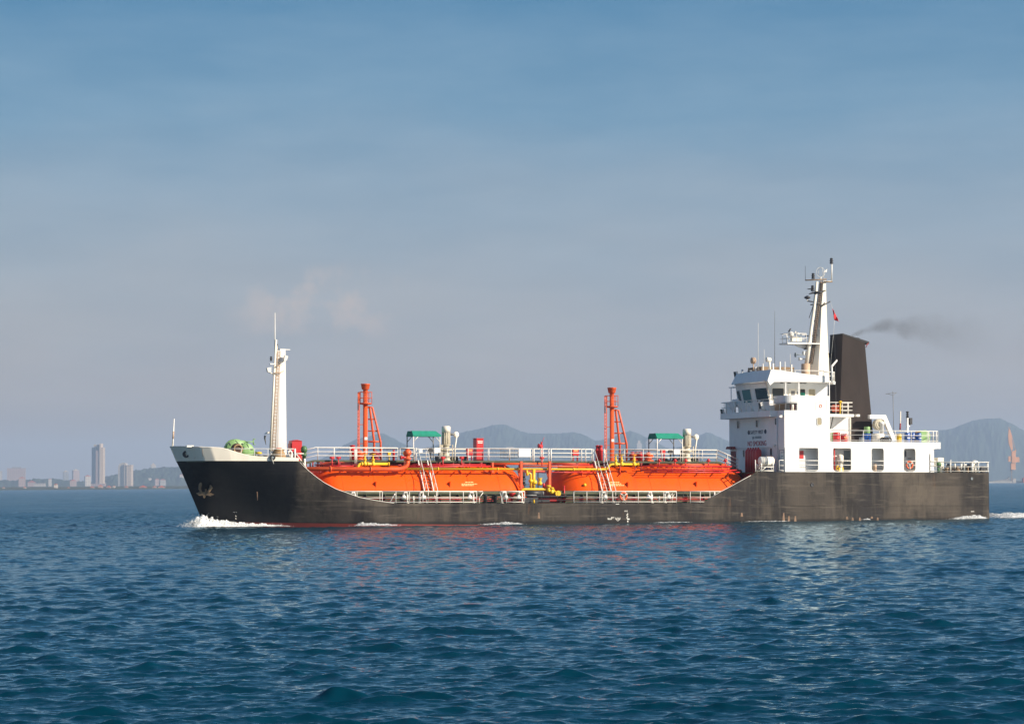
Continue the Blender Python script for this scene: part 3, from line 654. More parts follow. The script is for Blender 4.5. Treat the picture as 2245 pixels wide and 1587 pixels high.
# forecastle
pf = [side(x, y) for x, y in ((478, 1000), (520, 1001), (560, 1002), (600, 1003), (645, 1004))]
def fz(px): return Vector((side(px, 1003).x, side(px, 1003).y + .12, ZF))
railing([fz(x) for x in (500, 530, 560, 600, 646)], 1.02, (1, .52), 1.25, .024)
MB().tube([fz(646) + Vector((.05, 0, 0)), fz(646) + Vector((.05, 0, 1.05))], .09, 8).build('stanchion', 'rail', ship)
MB().tube([fz(648) + Vector((0, 0, .62)), fz(648) + Vector((.75, 0, .62))], .05, 6).build('stanchion', 'rail', ship)
MB().tube([fz(650) + Vector((0, 0, .6)), Q(672, 1026, .3)], .045, 6).build('handrail', 'rail', ship)
MB().tube([Q(668, 1030, .6), Q(668, 1005, .6)], .09, 8).build('stanchion', 'rail', ship)

# ---------------------------------------------------------------- cargo tanks
TC = 1.35; TR = 4.25
def tank(s0, s1, e0, e1):
    mb = MB(); prof = []
    for i in range(15):
        q = math.pi / 2 * i / 14; prof.append((s0 + e0 * (1 - math.sin(q + 0)) if False else s0 + e0 * (1 - math.cos(math.pi / 2 - q)) , max(TR * math.sin(q), .01)))
    prof = [(s0 + e0 * (1 - math.cos(math.pi / 2 * i / 14)), max(TR * math.sin(math.pi / 2 * i / 14), .01)) for i in range(15)]
    prof += [(s1 - e1 * (1 - math.cos(math.pi / 2 * (14 - i) / 14)), max(TR * math.sin(math.pi / 2 * (14 - i) / 14), .01)) for i in range(15)]
    mb.lathe((0, 6, TC), prof, 'x', 72)
    tk = mb.build('cargo_tank', 'orange', ship)
    # stiffening band, girth seams
    sm = MB()
    for s in np.arange(s0 + e0 + .2, s1 - e1, 2.9):
        ring = [(s, 6 - (TR + .004) * math.cos(a), TC + (TR + .004) * math.sin(a)) for a in np.linspace(.25, 2.4, 26)]
        sm.tube(ring, .016, 4)
    sm.build('weld_seam', 'orange', tk)
    return tk
ft0, ft1 = S(664, 5, 1060), S(1156, 5.2, 1080); at0, at1 = S(1196, 5.2, 1080), S(1640, 5, 1070)
tankF = tank(ft0, ft1, 2.7, 3.0); tankA = tank(at0, at1, 3.2, 2.7)
def tsurf(px, py):                   # point on the port flank of a tank
    t = 2.5
    for _ in range(40):
        q = Q(px, py, t); h = max(TR ** 2 - (q.z - TC) ** 2, .01); t = .5 * t + .5 * (6 - math.sqrt(h))
    return Q(px, py, t)
for tk, px, py in ((tankF, 822, 1062), (tankF, 984.5, 1062), (tankF, 1007, 1036), (tankF, 1073, 1037), (tankF, 862, 1036), (tankA, 1374, 1063), (tankA, 1524, 1062), (tankA, 1272, 1037), (tankA, 1356, 1037)):
    p = tsurf(px, py - 6); q = tsurf(px, py + 6)
    MB().prism([(p.y, p.z), (p.y - .42, p.z + .02), (q.y, q.z)], p.x - .03, p.x + .03, 'x').build('lifting_lug', 'orange', tk)
def stencil(tk, px, py, lines, mat='textyel'):
    mb = MB()
    for k, (w0, w1, dy) in enumerate(lines):
        x = px + w0
        while x < px + w1:
            w = random.choice((3, 4, 5, 6)); w = min(w, px + w1 - x)
            p, q, r, s = [tsurf(a, b) for a, b in ((x, py + dy), (x + w, py + dy), (x + w, py + dy + 1.9), (x, py + dy + 1.9))]
            off = Vector((0, -.012, .008)); mb.add([p + off, q + off, r + off, s + off], [(0, 1, 2, 3)]); x += w + 1.2
    mb.build('stencil_lettering', mat, tk)
stencil(tankF, 1012, 1056, [(8, 26, 0), (0, 34, 4), (0, 26, 7)])
stencil(tankA, 1336, 1056, [(2, 22, 0), (2, 26, 3.6), (2, 32, 7)])
q = tsurf(1282, 1063); MB().ball(q, .16).build('manhole_dome', 'yellow', tankA)
# green coaming the tanks stand in
for a, b in ((S(745, 2, 1080), S(1137, 2, 1080)), (S(1222, 2, 1080), S(1602, 2, 1080))):
    c = MB().box(a, b, 1.5, 10.5, ZM, Z(1000, 1075.5, 1.5)).build('tank_coaming', 'green', ship)
    for s in np.arange(a + .5, b, 1.7): MB().box(s - .03, s + .03, 1.22, 1.495, ZM, Z(1000, 1081.5, 1.5) - .09).build('rib', 'green', c)
    rl = MB(); rl.box(a, b, 1.3, 1.496, Z(1000, 1081, 1.5) - .08, Z(1000, 1081, 1.5)); rl.build('ledge', 'green', c)

# ---------------------------------------------------------------- deck pipework
def pipe(name, pts, r, mat, flanges=(), n=10):
    mb = MB().tube(pts, r, n)
    for p, ax in flanges:
        p = Vector(p); a = Vector({'x': (1, 0, 0), 'y': (0, 1, 0), 'z': (0, 0, 1)}[ax]); mb.tube([p - a * .05, p + a * .05], r * 1.45, n)
    return mb.build(name, mat, ship)
def arc(p0, p1, p2, n=6):            # rounded elbow through a corner
    p0, p1, p2 = Vector(p0), Vector(p1), Vector(p2); return [p0.lerp(p1, k / n).lerp(p1.lerp(p2, k / n), k / n) for k in range(n + 1)]
# big orange vapour pipe with its riser
tp = 2.55; zo = Z(760, 1028.2, tp); ro = .205
e0, e1, e2 = Vector((S(868, tp, 1028), tp, zo)), Vector((S(894, tp, 1030), tp, zo)), Vector((S(894, tp, 1008), tp, Z(894, 1010, tp)))
pipe('vapour_pipe', [(S(655, tp, 1028), tp, zo)] + arc(e0, e1, e2, 8), ro, 'opipe', [((S(724, tp), tp, zo), 'x'), ((S(812, tp), tp, zo), 'x')])
vx = S(893.5, tp, 1000)
MB().lathe((vx, tp, Z(894, 1010, tp)), [(0, .2), (.1, .2), (.12, .34), (.24, .34), (.26, .24), (.5, .22), (.52, .30), (.66, .34), (.86, .33), (.92, .22), (1.02, .20), (1.04, .05)], 'z', 14).build('relief_valve', 'opipe', ship)
pipe('valve_arm', [(vx - .65, tp, Z(894, 1003, tp)), (vx, tp, Z(894, 1003, tp))], .13, 'red', [((vx - .6, tp, Z(894, 1003, tp)), 'x')])
# yellow liquid line
ty = 2.6; zy = Z(1100, 1028.0, ty)
a0 = Vector((S(888, ty, 1028), ty, Z(888, 1028, ty)))
yend = [Vector((S(1326, ty, 1028), ty, zy)), Vector((S(1334, ty, 1028), ty, zy)), Vector((S(1337, ty, 1022), ty, zy + .25))]
pipe('liquid_pipe', [a0, (S(1320, ty), ty, zy)] + arc(Vector((S(1322, ty), ty, zy)), Vector((S(1333, ty), ty, zy)), Vector((S(1335, ty), ty, zy + .28)), 5) + arc(Vector((S(1335, ty), ty, zy + .30)), Vector((S(1337, ty), ty, zy + .46)), Vector((S(1346, ty), ty, zy + .47)), 5) + [(S(1400, ty), ty, zy + .47)], .105, 'yellow', [((S(960, ty), ty, zy), 'x'), ((S(1091, ty), ty, zy), 'x'), ((S(1257, ty), ty, zy), 'x'), ((S(1399, ty), ty, zy + .47), 'x'), ((S(1135, ty), ty, zy), 'x')])
z2 = Z(815, 1016.8, ty)
pipe('liquid_pipe', arc(Vector((S(784.5, ty), ty, z2 - .45)), Vector((S(784.5, ty), ty, z2)), Vector((S(793, ty), ty, z2)), 6) + [(S(852, ty), ty, z2)], .125, 'yellow', [((S(793, ty), ty, z2), 'x'), ((S(806, ty), ty, z2), 'x'), ((S(852, ty), ty, z2), 'x')])
def hand_valve(px, t, z, mat='yellow', h=.85, wheel='yellow'):
    s = S(px, t); v = MB().lathe((s, t, z), [(-.16, .12), (-.1, .2), (.1, .2), (.16, .12), (.3, .11), (.34, .17), (.4, .17), (.45, .07), (h, .05)], 'z', 10).build('gate_valve', mat, ship)
    MB().torus((s, t, z + h), .20, .03, 'z', 14, 5).bars([((s - .2, t, z + h), (s + .2, t, z + h)), ((s, t - .2, z + h), (s, t + .2, z + h))], .02, 4).build('handwheel', wheel, v); return v
for px, zz in ((800, z2), (818, z2), (1350, zy + .47), (1363, zy + .47), (1390, zy + .47)): hand_valve(px, ty, zz)
# slim red lines on brackets along the tank crowns
for (x0, x1, y, t, r, m) in ((716, 776, 1021.5, 3.2, .05, 'red'), (880, 1075, 1021.5, 3.1, .07, 'red'), (905, 1065, 1018.0, 3.5, .05, 'red'), (1140, 1300, 1022.3, 3.0, .07, 'opipe'), (1205, 1300, 1018.6, 3.4, .05, 'red'), (1076, 1205, 1016.5, 3.8, .11, 'opipe'), (1205, 1290, 1016.0, 3.8, .07, 'stack'), (1404, 1604, 1022.2, 3.0, .07, 'red'), (1404, 1625, 1030.2, 2.4, .055, 'red'), (1412, 1624, 1035, 2.2, .055, 'red'), (1396, 1600, 1026.6, 2.7, .05, 'opipe'), (1424, 1592, 1018.5, 3.4, .09, 'opipe'), (880, 1000, 1024.4, 2.9, .05, 'dred'), (690, 880, 1019, 3.6, .06, 'dred'), (1150, 1300, 1035.2, 2.4, .045, 'red')):
    pipe('deck_pipe', [(S(x0, t, y), t, Z((x0 + x1) / 2, y, t)), (S(x1, t, y), t, Z((x0 + x1) / 2, y, t))], r, m)
mb = MB()
for px in list(range(680, 1075, 36)) + list(range(1235, 1610, 34)):
    s = S(px, 2.5); mb.box(s - .04, s + .04, 2.3, 3.9, Z(px, 1034, 2.5), Z(px, 1032.5, 2.5)); mb.box(s - .04, s + .04, 3.75, 3.85, Z(px, 1034, 2.5), ZW - .15)
mb.build('pipe_bracket', 'dred', ship)
# red hydrants along the aft tank
for px in (1445, 1480, 1503, 1553, 1590):
    s = S(px, 3.0); z0 = Z(px, 1024, 3.0)
    MB().tube([(s, 3, z0), (s, 3, Z(px, 1011, 3))], .055, 8).lathe((s, 3, Z(px, 1012, 3)), [(0, .1), (.12, .13), (.2, .13), (.28, .06)], 'z', 10).tube([(s - .22, 3, Z(px, 1010.5, 3)), (s + .22, 3, Z(px, 1010.5, 3))], .045, 6).build('fire_hydrant', 'red', ship)
for px, m in ((728, 'red'), (742, 'red'), (1012, 'red'), (971, 'red'), (1188, 'red')):
    t = 3.4; s = S(px, t); MB().tube([(s, t, Z(px, 1024, t)), (s, t, Z(px, 1006, t))], .055, 8).tube([(s - .2, t, Z(px, 1003.5, t)), (s + .2, t, Z(px, 1003.5, t))], .1, 8).build('fire_hydrant', m, ship)

# orange gantry frames between the tanks
def frame(px, y0, y1, t, r=.11): 
    s = S(px, t, (y0 + y1) / 2); MB().box(s - r, s + r, t - r, t + r, Z(px, y1, t), Z(px, y0, t)).build('gantry_post', 'stack', ship)
frame(1142.5, 1011, 1075, 2.2); frame(1205, 1011, 1073, 2.2); frame(1108, 1014, 1058, 8.0, .09); frame(1080, 1014, 1040, 3.4, .09)
gb = MB()
def gl(x0, y0, x1, y1, t, r=.07): gb.tube([Q(x0, y0, t), Q(x1, y1, t)], r, 6)
gl(1136, 1032, 1143, 1066, 2.6); gl(1199, 1034, 1205, 1060, 2.6); gl(1090, 1033, 1091, 1046, 3.2); gl(1115, 1033, 1108, 1060, 7.6); gl(1106, 1018, 1107, 1033, 4); gl(1060, 1031.5, 1090, 1047, 3.2, .09); gl(1090, 1047, 1118, 1074, 3.2, .09); gl(1138, 1032.5, 1206, 1032.5, 2.4, .05)
gb.build('gantry_brace', 'stack', ship)

# manifold between the tanks
mz = Z(1175, 1072.4, 1.5)
pipe('manifold_pipe', arc((S(1140, 1.5), 1.5, mz - .5), (S(1143, 1.5), 1.5, mz), (S(1150, 1.5), 1.5, mz), 6) + [(S(1206, 1.5), 1.5, mz)] + arc((S(1208, 1.5), 1.5, mz), (S(1213, 1.4), 1.4, mz), (S(1217, 1.0), 1.0, mz - .32), 6), .12, 'yellow')
q = Q(1223, 1081.5, .9); MB().lathe(q - Vector((0, .1, 0)), [(0, .26), (.1, .26), (.11, .17), (.3, .15)], 'y', 16).build('blank_flange', 'yellow', ship)
pipe('riser_pipe', [(S(1170, 2.4), 2.4, zy), (S(1170, 2.4), 2.4, mz)], .15, 'yellow', [((S(1170, 2.4), 2.4, Z(1170, 1054, 2.4)), 'z')])
MB().lathe((S(1171, 2.4), 2.4, Z(1171, 1062, 2.4)), [(0, .15), (.1, .27), (.32, .27), (.42, .15)], 'z', 12).build('globe_valve', 'yellow', ship)
zt = Z(1160, 1040, 2.3)
pipe('riser_pipe', [(S(1163.5, 2.3), 2.3, mz), (S(1163.5, 2.3), 2.3, zt - .2)] + arc((S(1163.5, 2.3), 2.3, zt - .1), (S(1163.5, 2.3), 2.3, zt + .12), (S(1159.5, 2.3), 2.3, zt + .12), 5) + arc((S(1159, 2.3), 2.3, zt + .12), (S(1156, 2.3), 2.3, zt + .1), (S(1156, 2.3), 2.3, zt - .1), 4) + [(S(1155.5, 2.3), 2.3, zt - .12), (S(1155, 2.3), 2.3, zt + .4)], .10, 'yellow', [((S(1163.5, 2.3), 2.3, Z(1163, 1055, 2.3)), 'z')])
MB().lathe((S(1163.5, 2.3), 2.3, Z(1163, 1058, 2.3)), [(0, .1), (.08, .2), (.24, .2), (.32, .1)], 'z', 12).build('globe_valve', 'yellow', ship)
hand_valve(1184, 2.4, Z(1184, 1060, 2.4), 'yellow', .5); hand_valve(1202, 2.0, Z(1202, 1074, 2), 'yellow', .42)
hand_valve(1203, 1.3, mz - .1, 'yellow', .35); hand_valve(1210, 1.2, mz - .25, 'yellow', .3)
pipe('riser_pipe', [(S(1147, 4.5), 4.5, ZM), (S(1147, 4.5), 4.5, Z(1147, 1034, 4.5))], .19, 'dark', [((S(1147, 4.5), 4.5, Z(1147, 1050, 4.5)), 'z'), ((S(1147, 4.5), 4.5, Z(1147, 1062, 4.5)), 'z')])
wv = MB().tube([(S(1126, 4.4), 4.4, Z(1126, 1055, 4.4)), (S(1147, 4.4), 4.4, Z(1126, 1055, 4.4))], .05, 6).lathe((S(1134, 4.4), 4.4, Z(1126, 1055, 4.4)), [(0, .06), (.2, .15), (.5, .16)], 'x', 8).build('gate_valve', 'dark', ship)
MB().torus((S(1126, 4.4), 4.4, Z(1126, 1055, 4.4)), .26, .035, 'x', 16, 5).bars([((S(1126, 4.4), 4.14, Z(1126, 1055, 4.4)), (S(1126, 4.4), 4.66, Z(1126, 1055, 4.4)))], .02, 4).build('handwheel', 'dark', wv)
pipe('riser_pipe', [(S(1134, 4.2), 4.2, ZM), (S(1134, 4.2), 4.2, Z(1134, 1063, 4.2))], .10, 'dark', [((S(1134, 4.2), 4.2, Z(1134, 1063, 4.2)), 'z')])
pipe('riser_pipe', [(S(1179.5, 3), 3, ZM), (S(1179.5, 3), 3, Z(1180, 1036, 3))] + [(S(1196, 3), 3, Z(1180, 1036, 3))], .045, 'dark')
MB().lathe((S(1192, 2.2), 2.2, Z(1192, 1069, 2.2)), [(0, .11), (.35, .11), (.42, .05)], 'z', 10).build('extinguisher', 'red', ship)
# hose reel cradle and black machinery under the manifold
h0 = Z(1170, 1081, 1.2)
MB().tube([(S(1154, 1.2), 1.2, h0), (S(1188, 1.2), 1.2, h0)], .24, 14).build('loading_hose', 'dark', ship)
MB().tube([(S(1188.3, 1.2), 1.2, h0), (S(1191, 1.2), 1.2, h0)], .20, 14).build('hose_coupling', 'grey', ship)
MB().tube([(S(1152, .7), .7, h0 - .18), (S(1176, .7), .7, h0 - .18)], .07, 8).build('loading_hose', 'grey', ship)
MB().box(S(1150, .8), S(1250, .8), .8, 2.4, ZM + .58, ZM + .66).box(S(1152, .9), S(1180, .9), .9, 2.2, ZM, ZM + .5).box(S(1180, .9), S(1208, .9), 1.2, 2.2, ZM + .1, ZM + .58).build('drip_tray', 'dark', ship)
for px in (1064, 1086): MB().lathe((S(px, .8), .8, ZM), [(0, .16), (.62, .16), (.66, .2), (.72, .2)], 'z', 12).build('bollard', 'dark', ship)
MB().tube([(S(1123, 1), 1, ZM), (S(1123, 1), 1, ZM + .5)], .07, 8).lathe((S(1123, 1), 1, ZM + .5), [(0, .08), (.35, .3), (.4, .3)], 'z', 12).build('filling_funnel', 'red', ship)
pipe('vent_pipe', [(S(1237, 1.4), 1.4, ZM), (S(1237, 1.4), 1.4, Z(1237, 1064, 1.4))], .06, 'red')
MB().lathe((S(1170.5, .6), .6, ZM), [(0, .1), (.18, .07), (.3, .09), (.34, .02)], 'z', 10).build('filling_cap', 'yellow', ship)
# low red lines along the main deck
for (x0, x1, t, dz, r, m) in ((790, 1150, .8, .20, .032, 'dred'), (800, 1150, .95, .36, .035, 'red'), (770, 1150, 1.1, .52, .03, 'dred'), (1225, 1575, .8, .20, .032, 'dred'), (1225, 1570, .95, .36, .035, 'red'), (1235, 1570, 1.1, .52, .03, 'dred'), (1155, 1225, 1.3, .22, .05, 'red'), (1155, 1225, 1.2, .38, .05, 'red')):
    pipe('deck_pipe', [(S(x0, t), t, ZM + dz), (S(x1, t), t, ZM + dz)], r, m)
# main deck rails
def mrail(x0, x1, **k): return railing([(S(x0, .12, 1100), .12, ZM), (S(x1, .12, 1100), .12, ZM)], 1.03, (1, .47, .10), 1.32, .036, **k)
mrail(838, 1045, name='railing')
MB().tube([(S(757, .12, 1078), .12, ZM + 1.03), (S(838, .12, 1078), .12, ZM + 1.03)], .035, 5).tube([(S(792, .12, 1090), .12, ZM + .48), (S(838, .12, 1090), .12, ZM + .48)], .024, 5).bars([((S(x, .12), .12, z), (S(x, .12), .12, ZM + 1.03)) for x, z in ((776, ZM + .7), (783, ZM + .55), (833, ZM + .1))], .03).build('railing', 'rail', ship)
def railend(x0, x1, x2):
    MB().tube([(S(x0, .12), .12, ZM + 1.03), (S(x1, .12), .12, ZM + 1.03), (S(x1, .12) + .05 * (1 if x1 > x0 else -1), .12, ZM + .93), (S(x2, .12), .12, ZM + .48)], .034, 6).tube([(S(x2, .12), .12, ZM + .48), (S(x2, .12), .12, ZM)], .034, 6).build('railing', 'rail', ship)
railend(1045, 1058, 1051); mrail(1110, 1150); railend(1110, 1097, 1100)
mrail(1258, 1483)
MB().tube([(S(1512, .12), .12, ZM + 1.03), (S(1582, .12), .12, ZM + 1.03)], .034, 5).tube([(S(1512, .12), .12, ZM + .48), (S(1560, .12), .12, ZM + .48)], .024, 5).tube([(S(1512, .12), .12, ZM + .1), (S(1545, .12), .12, ZM + .1)], .024, 5).bars([((S(x, .12), .12, ZM), (S(x, .12), .12, ZM + 1.03)) for x in (1513, 1535, 1556)], .03).build('railing', 'rail', ship)
MB().tube([(S(1566, .2), .2, ZM + .5), (S(1566, .2), .2, ZM + 1.0)], .08, 6).build('stanchion', 'rail', ship)
railing([(S(1151, .12), .12, ZM), (S(1258, .12), .12, ZM)], 1.0, (.62, .28), 1.4, .018, 'dark')
for x in (1151, 1257): MB().tube([(S(x, .12), .12, ZM), (S(x, .12), .12, ZM + 1.05)], .04, 6).build('stanchion', 'dark', ship)
railing([(S(1484, 1.0), 1.0, ZM), (S(1512, 1.0), 1.0, ZM)], 1.0, (1, .6, .3), .6, .02, 'dark')
# far-side deck rail
railing([(S(820, 12), 11.88, ZM), (S(1560, 12), 11.88, ZM)], 1.03, (1, .47, .1), 1.5, .028)
# gooseneck tank vents standing at the rail
def gooseneck(px, side_, t=.45, z0=ZM, h=.62, k=1.0):
    s = S(px, t); d = .34 * side_ * k; mb = MB()
    mb.tube([(s, t, z0), (s, t, z0 + h)] + arc((s, t, z0 + h), (s, t, z0 + h + .36 * k), (s + d * .6, t, z0 + h + .36 * k), 6) + arc((s + d * .6, t, z0 + h + .36 * k), (s + d, t, z0 + h + .34 * k), (s + d, t, z0 + h + .05), 4), .085 * k, 8)
    mb.lathe((s + d, t, z0 + h - .28 * k), [(0, .2 * k), (.22 * k, .21 * k), (.36 * k, .12 * k)], 'z', 12); mb.lathe((s, t, z0), [(0, .16), (.05, .16)], 'z', 10)
    return mb.build('gooseneck_vent', 'rail', ship)
for px, d in ((779, -1), (893.5, -1), (920, 1), (1038, -1), (1101, 1), (1145, -1), (1319, 1), (1429, -1), (1458, 1)): gooseneck(px, d)
gooseneck(640, -1, .8, ZF, .5, 1.0)
for px in (907, 1445): MB().tube([(S(px, .5), .5, ZM), (S(px, .5), .5, ZM + .62)], .07, 8).build('sounding_pipe', 'rail', ship)
MB().tube([Q(854, 1102, .3), Q(866, 1082, .3)], .05, 6).build('handrail', 'rail', ship)
for x in (1468, 1474): MB().bars([((S(x, .6), .6, ZM), (S(x, .6), .6, ZM + .9)), ((S(x - 3, .6), .6, ZM + .3), (S(x + 4, .6), .6, ZM + .8))], .025).build('davit_socket', 'rail', ship)

# ---------------------------------------------------------------- catwalk over the tanks
tw0, tw1 = 3.7, 4.75
wpts = [(S(660, 4.2), ZW - .30), (S(690, 4.2), ZW - .02), (S(1572, 4.2), ZW), (S(1622, 4.2), ZW - .85)]
mb = MB()
for (a, za), (b, zb_) in zip(wpts[:-1], wpts[1:]):
    mb.hexa([(a, tw0, za - .16), (b, tw0, zb_ - .16), (b, tw1, zb_ - .16), (a, tw1, za - .16), (a, tw0, za), (b, tw0, zb_), (b, tw1, zb_), (a, tw1, za)])
mb.build('catwalk_deck', 'green', ship)
# platforms behind it for the pumps and stacks
for x0, x1 in ((770, 1070), (1300, 1540)):
    MB().box(S(x0, 6), S(x1, 6), tw1 + .02, 8.6, ZW - .18, ZW - .02).build('pump_platform', 'green', ship)
sup = MB()
for px in (683, 700, 742, 780, 806, 848, 885, 920, 960, 1012, 1052, 1076, 1142, 1205, 1262, 1300, 1332, 1402, 1438, 1470, 1506, 1540, 1580):
    s = S(px, 4.2)
    for t in (tw0 + .08, tw1 - .1): sup.box(s - .055, s + .055, t - .05, t + .05, 4.6, ZW - .16)
    sup.box(s - .1, s + .1, tw0, tw1, ZW - .26, ZW - .17)
sup.build('catwalk_support', 'dred', ship)
def wr(x0, x1, t, **k): return railing([(S(x0, t), t, ZW), (S(x1, t), t, ZW)], 1.07, (1, .66, .34), 2.0, .034, **k)
tn, tf = tw0 + .04, tw1 - .04
railing([(S(662, tn), tn, ZW - .28), (S(692, tn), tn, ZW), (S(872, tn), tn, ZW)], 1.07, (1, .66, .34), 1.45, .034)
railing([(S(660, tf), tf, ZW - .28), (S(690, tf), tf, ZW), (S(770, tf), tf, ZW)], 1.07, (1, .66, .34), 1.45, .024)
for x in (778, 781.5): MB().tube([(S(x, tn), tn, ZW - .35), (S(x, tn), tn, ZW + .95)], .06, 6).build('stanchion', 'rail', ship)
wr(877, 908, tn); wr(934, 1297, tn); wr(1328, 1572, tn); wr(1070, 1300, tf); wr(1540, 1570, tf)
railing([(S(1572, tn), tn, ZW), (S(1618, tn), tn, ZW - .85)], 1.07, (1, .66, .34), 1.1, .034)
railing([(S(1570, tf), tf, ZW), (S(1616, tf), tf, ZW - .85)], 1.07, (1, .66, .34), 1.1, .024)
wr(800, 1040, 8.5); wr(1320, 1535, 8.5)
for x in (909, 913, 1300, 1325, 1203, 1208, 1168, 1171, 1186, 1190, 1275, 1284): MB().tube([(S(x, tn - .05), tn - .05, ZW - .1), (S(x, tn - .05), tn - .05, ZW + 1.1)], .045, 6).build('stanchion', 'rail', ship)
# ladders from catwalk to deck
def ladder(px, w=.86):
    s = S(px, 3.6, 985); a = MB(); up = (ZW + 1.0); t_top, t_bot = 3.6, 1.05
    for ds in (0, w):
        a.hexa([(s + ds - .05, t_bot - .04, ZM), (s + ds + .03, t_bot - .04, ZM), (s + ds + .03, t_bot + .16, ZM), (s + ds - .05, t_bot + .16, ZM), (s + ds - .05, t_top - .04, ZW), (s + ds + .03, t_top - .04, ZW), (s + ds + .03, t_top + .16, ZW), (s + ds - .05, t_top + .16, ZW)])
        a.tube([(s + ds, t_top + .1, ZW + 1.05), (s + ds, t_bot - .35, ZM + 1.15), (s + ds, t_bot - .3, ZM)], .032, 6)
        for k in (.25, .5, .75): a.tube([(s + ds, t_top + (t_bot - t_top) * k, ZW + (ZM - ZW) * k), (s + ds, t_top - .28 + (t_bot - t_top) * k, ZW + (ZM - ZW) * k + .85)], .022, 5)
    l_ = a.build('ladder', 'rail', ship); rg = MB()
    for k in np.linspace(.05, .95, 13):
        z = ZM + (ZW - ZM) * k; t = t_bot + (t_top - t_bot) * k; rg.box(s, s + w, t, t + .14, z - .015, z + .015)
    rg.build('tread', 'rust', l_); return l_
ladder(917); ladder(1304)
# notice boards and cabinets on the rails
def board(name, x0, x1, y0, y1, t, mat, d=.05, parent=ship): return MB().box(S(x0, t, y0), S(x1, t, y0), t - d, t, Z(x0, y1, t), Z(x0, y0, t)).build(name, mat, parent)
board('notice_board', 952, 965.5, 981.5, 992, tn - .05, 'white'); board('notice_board', 1137, 1163.5, 983, 1001.5, tn - .05, 'white'); board('notice_board', 1477, 1490, 984.5, 995.5, tn - .05, 'white'); board('notice_board', 919, 926, 984, 992, 5.2, 'white'); 
gr = MB()
for k in range(7): gr.tube([(S(1097, 4.7), 4.7, ZW + .25 + k * .13), (S(1136, 4.7), 4.7, ZW + .25 + k * .13)], .016, 4)
for k in range(6): gr.tube([(S(1097 + k * 7.8, 4.7), 4.7, ZW + .2), (S(1097 + k * 7.8, 4.7), 4.7, ZW + 1.06)], .016, 4)
gr.build('mesh_screen', 'grey', ship)
def cabinet(x0, x1, y0, y1, t, dep, lab=True, name='fire_cabinet', feet=True):
    s0, s1 = S(x0, t, y0), S(x1, t, y0); z0, z1 = Z(x0, y1, t), Z(x0, y0, t)
    c = MB().box(s0, s1, t, t + dep, z0, z1).box(s0 - .03, s1 + .03, t - .03, t + dep + .03, z1, z1 + .05).build(name, 'red', ship)
    if lab:
        l_ = MB()
        for k, (a, b) in enumerate(((.62, .72), (.78, .86))): l_.box(s0 + (s1 - s0) * .15, s1 - (s1 - s0) * .15, t - .012, t - .003, z0 + (z1 - z0) * a, z0 + (z1 - z0) * b)
        l_.build('lettering', 'textyel', c)
    if feet: MB().box(s0 + .05, s0 + .11, t + .05, t + dep - .05, ZW - .03, z0).box(s1 - .11, s1 - .05, t + .05, t + dep - .05, ZW - .03, z0).build('cabinet_leg', 'red', c)
    return c
s0, s1 = S(1045, 5.1, 970), S(1060, 5.1, 970); ztop = Z(1050, 961.5, 5.1)
c = MB().box(s0, s1, 5.1, 5.1 + .95, ZW - .03, ztop).box(s0 - .03, s1 + .03, 5.07, 6.08, ztop, ztop + .05).build('fire_cabinet', 'red', ship)
MB().box(s0 + .08, s1 - .08, 5.08, 5.095, ztop - .28, ztop - .2).box(s0 + .1, s1 - .1, 5.08, 5.095, ztop - .42, ztop - .34).build('lettering', 'rail', c)
c = cabinet(1024, 1037, 983, 997.5, 5.0, .35); c = cabinet(1256, 1269, 984, 998.5, 4.6, .35); cabinet(1450, 1459, 986, 994, 5.0, .3, False)
# ---------------------------------------------------------------- green canopies
def canopy(x0, x1, ybot, ytop, t0, t1):
    """roof spans x0..x1 along the near eave (t0); far eave at t1"""
    s0, s1 = S(x0, t0, ybot), S(x1, t0, ybot); z0, z1 = Z(x0, ybot, t0), Z(x0, ytop, (t0 + t1) / 2); tm = (t0 + t1) / 2
    k = .14; zs = z0 + (z1 - z0) * .42
    sec = [(t0, z0 - .02), (t0, z0 + .12), (t0 + .35, zs + .28), (tm - .25, z1 - .03), (tm + .25, z1 - .03), (t1 - .35, zs + .28), (t1, z0 + .12), (t1, z0 - .02)]
    mb = MB(); a = [(s0, t, z) for t, z in sec]; b = [(s1, t, z) for t, z in sec]; n = len(sec)
    b = [(s1 - (.42 if 2 <= i <= 5 else 0), t, z) for i, (t, z) in enumerate(sec)]
    mb.add(a + b, [(i, i + 1, n + i + 1, n + i) for i in range(n - 1)] + [tuple(range(n)), tuple(reversed(range(n, 2 * n)))]); 
    cv = mb.build('canopy', 'canvas', ship)
    for s, t in ((s0 + .06, t0 + .06), (s0 + .06, t1 - .06), (s1 - .12, t0 + .06), (s1 - .12, t1 - .06)):
        d = .45 if s < (s0 + s1) / 2 else -.45
        MB().tube([(s, t, ZW - .02), (s, t, z0 + .05)], .05, 6).tube([(s, t, z0 - .5), (s + d, t, z0)], .035, 5).build('canopy_post', 'rail' if t < tm else 'grey', cv)
    return cv
canopy(905.5, 967.5, 956, 944.3, 5.2, 7.2); canopy(1440, 1499, 961, 949.5, 5.2, 7.3)
